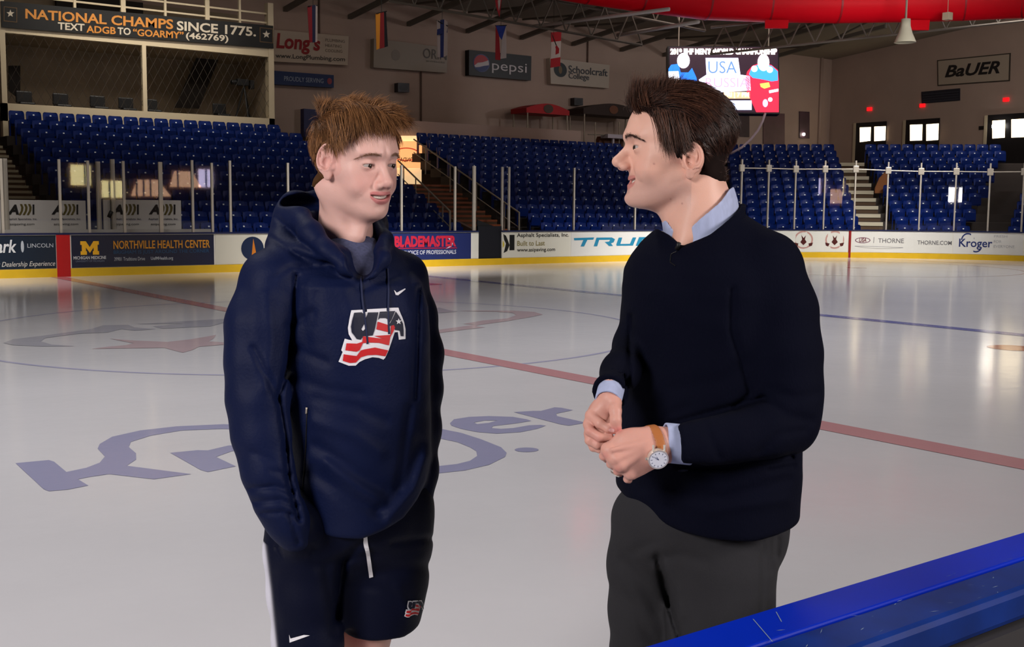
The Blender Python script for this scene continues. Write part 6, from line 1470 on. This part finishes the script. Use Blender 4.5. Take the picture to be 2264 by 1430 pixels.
# ------------------------------------------------------------------ right man: dark hair, dark sweater, watch
G = Man(1590, 2.25)
rootR = G.root('person', 'smiling dark-haired man in profile, dark crew neck sweater, charcoal trousers, hands held together')
vR = dict(nose=0.1195, nose_z=.008, mouth_open=0.0048, mouth_w=0.029, smile=.0060, eye_open=0.0030, eye_z=0.0015, ear=1.10, ear_y=-.002, ear_z=-.012, chin_z=.005, mouth_p=5, cheek=0.003, gaze=(0, 1, -0.05), brow_z=0.021, crease=1.0, chin_y=.081, lip_y=-.0075)
RR = rotm(math.pi-math.radians(86), 0.0, 0.0); CR = G.P(1492, 330, 0.0)
neckR = [G.P(1540, 395, .0), G.P(1546, 460, .0), G.P(1556, 560, .0)]
hr = head_local(CR, RR, vR)
def bodyR_head(P):
    d = hr(P); d = smin(d, chain(P, neckR, [.054, .0600, .070], .02), .022)
    d = smin(d, cone(P, G.P(1470, 452, 0), G.P(1500, 480, 0), .016, .030), .03)
    d = smin(d, cone(P, G.P(1560, 380, -.035), G.P(1510, 540, -.05), .014, .016), .035)
    return d
lo, hi = bbox(G, [G.P(1350, 180, .1), G.P(1640, 570, -.12), CR+[0, .14, 0], CR-[0, .14, 0]], 0.02)
V1, F1 = surf(bodyR_head, lo, hi, 0.0020)
keep = V1[:, 2] > G.P(1550, 562, 0)[2]; F1 = F1[keep[F1].all(1)]
SKR = srgb(224, 176, 158); LIPR = srgb(196, 124, 118)
c1 = skinpack(V1, F1, CR, RR, vR, SKR, LIPR, flush=0.18, stub=.55)
def sm_(px, py, r, t=1.0):             # small mole
    h = np.array([V1[:, 0], V1[:, 2]]).T; X, Y = G.pr(V1.astype(float)); return np.exp(-(np.hypot(X-px, Y-py)/r)**2)[:, None]*(V1[:, 1:2] < 0)
for (px, py, r) in ((1446, 362, 2.0), (1508, 450, 1.8), (1483, 440, 1.4)): c1[:, :3] *= 1-sm_(px, py, r)*np.array([.45, .55, .5])
# hands: his left (near) hand lies over his right
Z5 = lambda x, y: (1270+x/5.958, 850+y/5.958)
def hp(x, y, d): a = Z5(x, y); return G.P(a[0], a[1], d)
pxr = lambda r, d=-.24: r/FPX*(G.D+d)
def handsR(P):
    yb_ = -.255
    # near hand: back of the hand from wrist to knuckles
    W_ = [hp(1010, 690, yb_+.02), hp(1010, 790, yb_+.008), hp(1010, 890, yb_+.008), hp(1000, 980, yb_+.02)]
    K = [hp(440, 850, yb_+.012), hp(520, 960, yb_+.002), hp(610, 1060, yb_+.002), hp(745, 1160, yb_+.012)]
    d = None
    for w_, k_ in zip(W_, K):
        e = cone(P, w_, k_, pxr(21), pxr(16)); d = e if d is None else smin(d, e, .016)
    d = smin(d, cone(P, hp(990, 700, yb_+.022), hp(640, 690, yb_+.02), pxr(20), pxr(14)), .014)        # thumb side edge
    d = smin(d, ell(P, hp(780, 880, yb_+.014), (.042, .018, .042)), .012)
    d = smin(d, chain(P, [hp(1010, 830, yb_+.022), hp(1160, 800, yb_+.03), hp(1420, 790, yb_+.04)], [pxr(37), pxr(36), pxr(35)], .02), .016)  # wrist
    # fingers, bent away from the camera round the other hand
    for kp, mid, tip, r in ((hp(440, 850, yb_+.012), hp(385, 940, yb_+.020), hp(420, 985, yb_+.050), 9.6), (hp(520, 960, yb_+.002), hp(480, 1045, yb_+.014), hp(510, 1080, yb_+.046), 9.4),
                            (hp(610, 1060, yb_+.002), hp(570, 1140, yb_+.014), hp(600, 1170, yb_+.046), 9.2), (hp(745, 1160, yb_+.012), hp(700, 1240, yb_+.022), hp(720, 1260, yb_+.048), 9.0)):
        d = smin(d, chain(P, [kp, mid, tip], [pxr(r+2.5), pxr(r), pxr(r-1.5)], .004), .0045)
        d = smin(d, ell(P, kp+np.array([0, -.009, 0]), (.0085, .0065, .0085)), .008)
    d = smin(d, chain(P, [hp(860, 720, yb_+.035), hp(640, 730, yb_+.042), hp(520, 760, yb_+.045)], [pxr(14), pxr(12), pxr(10)], .006), .006)  # thumb tucked behind
    for a, b in (((950, 800), (560, 980)), ((950, 860), (640, 1070)), ((960, 760), (500, 860))):           # tendons
        d = smin(d, cone(P, hp(*a, yb_-.006), hp(*b, yb_-.011), .0022, .0028), .010)
    # far hand: curled, thumb and forefinger pinching
    yf = -.215
    e = chain(P, [hp(480, -30, yf+.04), hp(460, 190, yf+.02), hp(400, 330, yf+.022)], [pxr(22), pxr(22), pxr(22)], .02)
    for a, b in (((420, 260), (215, 400)), ((370, 300), (185, 520)), ((350, 340), (195, 650)), ((360, 380), (235, 770))):
        e = smin(e, cone(P, hp(*a, yf+.02), hp(*b, yf+.012), pxr(16), pxr(11.5)), .012)
    e = smin(e, ell(P, hp(330, 470, yf+.030), (.024, .016, .036)), .012)
    for pts, r in (([(215, 400, .010), (330, 510, -.006), (440, 575, -.012), (520, 605, -.012)], (12, 11.3, 10, 8.0)), ([(185, 520, .010), (200, 610, -.004), (330, 690, -.012), (470, 695, -.010)], (12, 11.3, 10.6, 8.6)),
                   ([(195, 650, .012), (200, 735, .000), (300, 790, -.006), (400, 785, -.004)], (11.5, 10.8, 10, 8.2)), ([(235, 770, .016), (250, 825, .006), (330, 850, .002), (390, 850, .006)], (10.5, 9.8, 8.8, 7.2))):
        e = smin(e, chain(P, [hp(a, b, yf+c) for a, b, c in pts], [pxr(q) for q in r], .003), .0035)
    e = smin(e, chain(P, [hp(540, 250, yf+.004), hp(540, 350, yf-.010), hp(545, 470, yf-.018), hp(575, 570, yf-.020)], [pxr(14.5), pxr(13.5), pxr(12.5), pxr(8.5)], .004), .008)
    e = smin(e, chain(P, [hp(340, 330, yf+.012), hp(400, 440, yf+.006)], [pxr(9), pxr(8)], .004), .006)
    return np.minimum(d, e)
Vh, Fh = surf(handsR, G.P(1278, 1085, 0)-[0.01, .33, 0.0], [G.P(1520, 850, 0)[0], -.14, G.P(1400, 815, 0)[2]], .0014)
ch = np.tile(np.array([*srgb(214, 160, 146)[:3], 1.0]), (len(Vh), 1)); Xh, Yh = G.pr(Vh.astype(float))
for (x, y, r, c) in ((510, 600, 8, (.02, .30, .22)), (400, 940, 9, (.02, .18, .16)), (590, 590, 7, (.02, .34, .28)), (560, 1130, 9, (.02, .2, .18)), (200, 600, 12, (.02, .12, .1)), (300, 720, 12, (.02, .12, .1))):
    a = Z5(x, y); ch[:, :3] *= 1-np.exp(-(np.hypot(Xh-a[0], Yh-a[1])/r)**2)[:, None]*np.array(c)
def bodyR_low(P):
    d = ell(P, (-.03, 0, 1.28), (.14, .12, .28)); d = smin(d, ell(P, (-.02, 0, .98), (.14, .11, .13)), .05)
    for x, y in ((G.P(1430, 1400, .07)[0], .07), (G.P(1590, 1400, -.05)[0], -.05)):
        d = smin(d, chain(P, [(x, y, .86), (x, y, .52), (x+.01, y+.01, .10)], [.085, .055, .038], .02), .02); d = smin(d, cone(P, (x+.02, y, .05), (x-.10, y-.02, .03), .035, .028), .03)
    d = smin(d, chain(P, C3(G, [(1700, 600, 50, -.09), (1740, 920, 46, -.15), (1500, 985, 34, -.215)])[0], [.05, .042, .029], .02), .02)
    return smin(d, chain(P, C3(G, [(1435, 610, 34, .09), (1400, 790, 34, .05), (1348, 875, 22, -.17)])[0], [.045, .036, .024], .02), .02)
m_nail = mat('fingernail', srgb(226, 176, 172), 0.25)
dh = Drape(G, Vh, Fh)
NAILS = [[(450, 585), (480, 575), (525, 585), (535, 605), (520, 625), (470, 620), (448, 605)]]

# sweater
rowsR = [(1195, 1395, 1725, .135, 0), (1140, 1376, 1742, .142, 0), (1090, 1374, 1745, .145, 0), (1030, 1376, 1748, .142, 0), (950, 1378, 1748, .140, 0), (860, 1380, 1750, .140, 0), (760, 1388, 1752, .142, 0), (690, 1387, 1750, .140, 0), (640, 1387, 1742, .135, 0), (600, 1392, 1725, .125, 0), (565, 1408, 1700, .110, 0), (535, 1430, 1675, .09, 0), (505, 1462, 1650, .07, 0), (480, 1490, 1630, .055, 0)]
loftR = loft_px(G, rowsR, -0.84, n=2.25)
nA = C3(G, [(1698, 602, 80, -.085), (1722, 690, 79, -.11), (1732, 780, 79, -.13), (1738, 870, 74, -.145), (1734, 930, 70, -.155), (1690, 955, 62, -.185), (1620, 968, 52, -.205), (1550, 980, 51, -.215), (1494, 984, 51, -.22), (1440, 986, 51, -.225)])
fA = C3(G, [(1436, 612, 48, .08), (1428, 690, 46, .085), (1404, 765, 45, .03), (1372, 822, 40, -.09), (1349, 868, 35, -.185), (1336, 896, 34, -.23)])
hxr, hzr = zcurve(G, [(1340, 1080), (1374, 1112), (1432, 1144), (1500, 1162), (1560, 1167), (1640, 1167), (1746, 1156), (1800, 1150)], -.08)
fR = [([(1620, 640), (1618, 730), (1640, 800), (1660, 870), (1625, 900)], 7, .008), ([(1484, 936), (1560, 915), (1640, 893), (1690, 880)], 7, .010), ([(1500, 1030), (1600, 1035), (1750, 1010)], 7, .010), ([(1560, 940), (1575, 980), (1590, 1010)], 9, .004), ([(1690, 880), (1740, 920), (1790, 930)], 12, .005), ([(1700, 860), (1760, 880), (1805, 870)], 12, .004),
      ([(1680, 1000), (1720, 960), (1780, 950)], 9, .004), ([(1395, 700), (1392, 800), (1388, 880)], 6, .008), ([(1480, 1080), (1600, 1100), (1740, 1060)], 14, .005), ([(1430, 1090), (1560, 1130), (1740, 1105)], 12, -.004), ([(1390, 1060), (1480, 1120)], 10, .004), ([(1700, 1040), (1755, 1030)], 6, .006), ([(1480, 860), (1600, 840), (1650, 800)], 16, .003), ([(1450, 640), (1520, 700), (1600, 720)], 24, -.003), ([(1520, 900), (1450, 930)], 10, .004)]
def sweaterR(P):
    d = smax(loftR(P), np.interp(P[:, 0], hxr, hzr).astype(np.float32)-P[:, 2], .012)
    d = smin(d, cone(P, G.P(1580, 520, -.01), G.P(1690, 585, -.08), .060, .065), .03); d = smin(d, cone(P, G.P(1500, 540, .02), G.P(1436, 600, .075), .045, .042), .02)
    qa = f32(G.P(1494, 984, -.22)); da = qa-f32(G.P(1560, 980, -.215)); da /= np.linalg.norm(da); qb = f32(G.P(1349, 868, -.185)); db = qb-f32(G.P(1372, 822, -.09)); db /= np.linalg.norm(db)
    d = smin(d, smax(chain(P, *nA, k=.03), (P-qa)@da, .003), .016); d = smin(d, smax(chain(P, *fA, k=.025), (P-qb)@db, .003), .014)
    tube = chain(P, [G.P(1545, 430, .0), G.P(1553, 520, -.002), G.P(1560, 600, -.002)], [.0765, .0775, .070], .02)
    ringz = np.interp(P[:, 0], *zcurve(G, [(1440, 496), (1478, 520), (1503, 545), (1560, 520), (1632, 466), (1660, 440)], -.04)).astype(np.float32)
    d = smax(d, P[:, 2]-ringz, .006)
    band_ = np.sqrt((tube-.002)**2+(P[:, 2]-ringz+.008)**2)-.0095
    d = smin(smax(d, -tube, .004), band_, .006)
    # open sleeve ends
    d = smax(d, -cone(P, G.P(1525, 984, -.218), G.P(1450, 986, -.223), .0365, .0365), .004); d = smax(d, -cone(P, G.P(1360, 848, -.150), G.P(1336, 900, -.225), .0250, .0250), .003)
    return folds(G, P, d+(.0010*vnoise(P, 34, 21)).astype(np.float32), fR)
V6, F6 = surf(sweaterR, (-.32, -.34, .93), (.27, .26, 1.72), .0042); V6 = smooth_v(V6, F6, 1)
swR = mesh_obj('sweater', V6, F6, m_sweat, rootR)
# shirt collar and cuffs
def collarR(P):
    tube = chain(P, [G.P(1543, 400, .0), G.P(1548, 470, .0), G.P(1556, 560, .0)], [.060, .0655, .0735], .02)
    up = np.interp(P[:, 0], *zcurve(G, [(1440, 470), (1476, 486), (1500, 522), (1512, 512), (1545, 482), (1590, 445), (1616, 417), (1650, 405)], -.05)).astype(np.float32)
    up2 = np.interp(P[:, 0], *zcurve(G, [(1440, 470), (1476, 486), (1500, 505), (1560, 470), (1616, 417), (1650, 405)], .05)).astype(np.float32)
    u = np.where(P[:, 1] < 0, up, up2); lo_ = np.interp(P[:, 0], *zcurve(G, [(1440, 520), (1500, 560), (1640, 490)], -.05)).astype(np.float32)
    d = np.abs(tube-.003)-.0024; return smax(smax(d, P[:, 2]-u, .002), lo_-P[:, 2], .003)+(.0006*vnoise(P, 120, 3)).astype(np.float32)
V7, F7 = surf(collarR, G.P(1460, 570, 0)-[.03, .11, 0], G.P(1650, 400, 0)+[.03, .11, 0], .0026); mesh_obj('shirt_collar', V7, F7, m_shirt, rootR)
def cuff(a, b, ra, rb, wall, h=.0017, pad=.05, cuts=()):
    a, b = np.array(a), np.array(b); ax = (b-a)/np.linalg.norm(b-a)
    def f(P):
        d = np.abs(cone(P, a-ax*.03, b+ax*.03, ra, rb))-wall; t = (P-f32(a))@f32(ax); L_ = np.linalg.norm(b-a); return smax(smax(d, t-L_, .0015), -t, .0015)
    V, Fq = surf(f, np.minimum(a, b)-pad, np.maximum(a, b)+pad, h); return mesh_obj('shirt_cuff', V, Fq, m_shirt, rootR)
cuff(G.P(1530, 984, -.218), G.P(1468, 978, -.222), .0345, .0340, .0021)
cuff(G.P(1352, 856, -.172), G.P(1344.5, 886, -.203), .0228, .0224, .0020)
# watch
ws = G.P(1450, 985, -.232); wt = thing('wristwatch', 'steel wristwatch with a white dial and tan leather strap', 'watch'); bpy.data.objects.remove(wt)
axw = np.array(G.P(1500, 978, -.22))-np.array(G.P(1420, 992, -.236)); axw = axw/np.linalg.norm(axw)
def strapf(P):
    d = np.abs(chain(P, [hp(1010-200, 830, -.235), hp(1075, 815, -.231), hp(1300, 800, -.22)], [.0354, .0350, .0340], .01)-.0010)-.0014
    t = (P-f32(np.array(hp(1052, 815, -.232))))@f32(axw); return smax(smax(d, t-.0088, .001), -t-.0088, .001)
V8, F8 = surf(strapf, np.array(hp(1052, 815, -.232))-.07, np.array(hp(1052, 815, -.232))+.07, .0018); strap = mesh_obj('watch_strap', V8, F8, mat('leather_tan', srgb(176, 108, 58), 0.5, bump=.08, bscale=300), rootR)
wc = np.array(hp(1105, 985, -.2735)); nrm = np.array([0.12, -1.0, -.28]); nrm /= np.linalg.norm(nrm); e1 = np.cross(nrm, [0, 0, 1]); e1 /= np.linalg.norm(e1); e2_ = np.cross(e1, nrm)
def disc(nm, r, z0, z1, m, par, n=32):
    mb = MB(); v = [wc+nrm*z+(e1*math.cos(2*math.pi*i/n)+e2_*math.sin(2*math.pi*i/n))*r for z in (z0, z1) for i in range(n)]
    mb.add(v, [tuple(range(n))[::-1], tuple(range(n, 2*n))]+[(i, (i+1) % n, (i+1) % n+n, i+n) for i in range(n)]); return mb.build(nm, m, par)
m_stl = mat('watch_steel', srgb(226, 220, 210), 0.38, metal=.55)
case = disc('watch_case', .0185, -.008, .002, m_stl, strap); dial = disc('watch_dial', .0158, .0021, .0024, mat('dial_white', srgb(222, 226, 238), 0.3), case)
mb = MB()
for k in range(12):
    a = k*math.pi/6; c = wc+nrm*.0026+(e1*math.sin(a)+e2_*math.cos(a))*.0128; u = (e1*math.sin(a)+e2_*math.cos(a))*.0016; w_ = (e1*math.cos(a)-e2_*math.sin(a))*.0005; mb.add([c-u-w_, c+u-w_, c+u+w_, c-u+w_], [(0, 1, 2, 3)])
o = mb.build('hour_marks', mat('mark_blue_grey', srgb(70, 78, 110), 0.4), dial); o['kind'] = 'stuff'
for a, ln, nm in ((.6, .008, 'hour_hand'), (.95, .0115, 'minute_hand')):
    mb = MB(); u = e1*math.sin(a)+e2_*math.cos(a); w_ = (e1*math.cos(a)-e2_*math.sin(a))*.0007; c = wc+nrm*.003; mb.add([c-w_, c+w_, c+u*ln+w_*.4, c+u*ln-w_*.4], [(0, 1, 2, 3)]); mb.build(nm, mat('mark_blue_grey'), dial)
mb = MB(); mb.tube([wc-e1*.018*np.sign(e1[0])+nrm*-.003, wc-e1*.0225*np.sign(e1[0])+nrm*-.003], .0026, 10); mb.build('crown', m_stl, case)
for sx in (-.010, .010):
    mb = MB(); p = wc+e2_*.016*np.sign(e2_[2])+e1*sx+nrm*-.002; mb.tube([p, p+e2_*.010*np.sign(e2_[2])-nrm*.003], .0022, 8); mb.build('lug', m_stl, case)
# ring
rc = np.array(hp(535, 1172, -.235)); mb = MB(); ad_ = np.array([.55, .35, .75]); ad_ /= np.linalg.norm(ad_); r1 = np.cross(ad_, [0, 1, 0]); r1 /= np.linalg.norm(r1); r2 = np.cross(ad_, r1)
mb.tube([rc+(r1*math.cos(t)+r2*math.sin(t))*.0090 for t in np.linspace(0, 2*math.pi, 25)], .0014, 8); mb.build('ring', m_stl, rootR, smooth=True)
# lapel microphone
dsw = Drape(G, V6, F6); p = dsw.hit(1498, 553, .004); mb = MB(); mb.tube([p, p+[.004, -.006, .012]], .0040, 10); mic = mb.build('lapel_microphone', m_black, swR, smooth=True)
dsw.cord('microphone_wire', [(1497, 556), (1484, 562), (1482, 580), (1494, 588)], .0009, mat('wire_black', srgb(10, 10, 12), 0.4), mic, .001)
# trousers
legR1 = C3(G, [(1432, 1150, 82, .04), (1426, 1250, 80, .05), (1424, 1350, 76, .055), (1424, 1450, 72, .06)]); legR2 = C3(G, [(1600, 1150, 124, -.01), (1592, 1250, 120, -.03), (1590, 1350, 117, -.035), (1588, 1450, 110, -.04)])
fT = [([(1455, 1230), (1470, 1300), (1490, 1370), (1512, 1440)], 8, .014), ([(1378, 1240), (1420, 1290), (1450, 1350)], 12, .005), ([(1470, 1250), (1500, 1300), (1510, 1360)], 10, -.006), ([(1540, 1166), (1552, 1188), (1600, 1203), (1650, 1198), (1667, 1178)], 4, .004), ([(1690, 1180), (1685, 1300), (1680, 1430)], 6, .004),
      ([(1440, 1200), (1400, 1220)], 9, .004), ([(1440, 1240), (1500, 1225), (1560, 1240)], 12, .004), ([(1360, 1290), (1400, 1340), (1440, 1420)], 12, .004), ([(1720, 1190), (1716, 1230)], 6, .006), ([(1700, 1140), (1705, 1260)], 6, .004)]
def trouR(P):
    x1_, x2_ = float(legR1[0][-1][0]), float(legR2[0][-1][0])
    d = chain(P, list(legR1[0])+[(x1_, .065, .45), (x1_+.01, .07, .08)], list(legR1[1])+[.066, .056], .03)
    d2 = chain(P, list(legR2[0])+[(x2_, -.045, .45), (x2_+.01, -.04, .08)], list(legR2[1])+[.076, .058], .03)
    d = smin(d, d2, .014); d = smin(d, ell(P, G.P(1550, 1150, 0), (.168, .125, .13)), .03); d = smin(d, ell(P, G.P(1690, 1160, .03), (.045, .08, .09)), .03)
    d = smax(d, .06-P[:, 2], .004); return folds(G, P, d+(.0012*vnoise(P, 26, 5)).astype(np.float32), fT)
V9, F9 = surf(trouR, (-.30, -.22, .0), (.24, .22, 1.16), .0055); V9 = smooth_v(V9, F9, 1); mesh_obj('trousers', V9, F9, m_trou, rootR)
Vb, Fb = surf(lambda P: np.where(P[:, 2] > .14, smax(bodyR_low(P), np.minimum(sweaterR(P), trouR(P))+.007, .004), bodyR_low(P)).astype(np.float32), (-.32, -.30, 0), (.30, .25, 1.62), .008); Vb = smooth_v(Vb, Fb, 2); cb = np.tile(np.array([*SKR[:3], 1.0]), (len(Vb), 1))
n1, n2 = len(V1), len(V1)+len(Vh)
bodyR = mesh_obj('body', np.concatenate([V1, Vh, Vb]), np.concatenate([F1, Fh+n1, Fb+n2]), m_skin, rootR, np.concatenate([c1, ch, cb]))
eyes_teeth(bodyR, CR, RR, vR, G)
for P_ in NAILS: dh.poly('fingernail', [[Z5(*p) for p in P_]], m_nail, bodyR, .0006, 3)
shoes(G, [(float(legR1[0][-1][0])+.01, .07), (float(legR2[0][-1][0])+.01, -.04)], rootR, m_shoe, -.9, -.2)
# hair
mkR = lambda q: hairline(q, .072, .030, -.066, burn=-.024, behind=-.055, ear0=(-.018, -.022))
thR = lambda Q: np.interp(Q[:, 2], [-.07, -.03, .03, .07, .10], [.002, .004, .009, .012, .012])+.006*clamp01((Q[:, 1]-.03)/.05)*clamp01((Q[:, 2]-.07)/.02)
VhR, FhR, capR = hair_cap('hair', CR, RR, vR, mkR, m_hairR, bodyR, srgb(26, 16, 14)[:3], thR, 9, bodyR_head)
def dirR(Q, N):
    top = clamp01((Q[:, 2]-.060)/.03)[:, None]; fr = clamp01((Q[:, 1]-.02)/.05)[:, None]; n = en(Q)
    d = np.array([0, -.70, -.75])*(1-top)+top*np.array([.15, -.95, .0]); d = d-n*(d*n).sum(1, keepdims=True); return d+n*(.06+.10*top+.55*top*fr)
def lenR(Q): return np.interp(Q[:, 2], [-.07, -.03, .03, .07, .10], [.011, .016, .026, .032, .032])
def bendR(P, t, D):
    Q = (P-CR)@RR; n = en(Q); dn = ((D@RR)*n).sum(1, keepdims=True)
    return (-(dn-.01)*n*.5)@RR.T+np.column_stack([vnoise(P, 140, 60+i) for i in range(3)])*.09
grow('hair_strands', VhR, FhR, CR, RR, mkR, 15000, 31, dirR, lenR, .00040, m_hairR, capR, srgb(30, 18, 16), srgb(92, 60, 48), bendR)
rs = np.random.RandomState(8); arcs = []
for i in range(40):                    # quiff rising over the forehead
    u = i/39; x = 1408+95*u; arcs.append([(x-2, 236-22*u, -.05+rs.uniform(-.02, .05)), (x-14+8*u, 205-12*u, -.05), (x-2+rs.uniform(-8, 22), 172+8*math.sin(u*7)+rs.uniform(-6, 12), -.04)])
for i in range(16):
    u = rs.rand(); arcs.append([(1404+26*u, 240, -.04), (1396+14*u, 222, -.045), (1402+20*u+rs.uniform(-5, 8), 178+rs.uniform(-12, 20), -.04)])
for i in range(30):                    # side hair with curled locks at the temple
    u = i/29; arcs.append([(1450+60*u, 250+8*u, -.085), (1462+52*u, 285, -.095), (1468+56*u+rs.uniform(-5, 5), 325+rs.uniform(-12, 16)+(10 if u < .35 else -6), -.088)])
for i in range(40):                    # crown sweep
    u = rs.rand(); w_ = rs.rand(); arcs.append([(1470+90*u, 200+30*w_, -.05-.03*w_), (1510+80*u, 190+34*w_+10*u, -.055-.03*w_), (1550+60*u, 205+50*w_+22*u, -.05-.03*w_)])
fringe(G, None, m_hairR, 17, arcs, 44, .00040, srgb(32, 19, 16), srgb(104, 68, 52), .0045, capR)
brows(CR, RR, vR, m_hairR, bodyR, srgb(34, 22, 18), srgb(60, 38, 30), 300, 4, .0055)
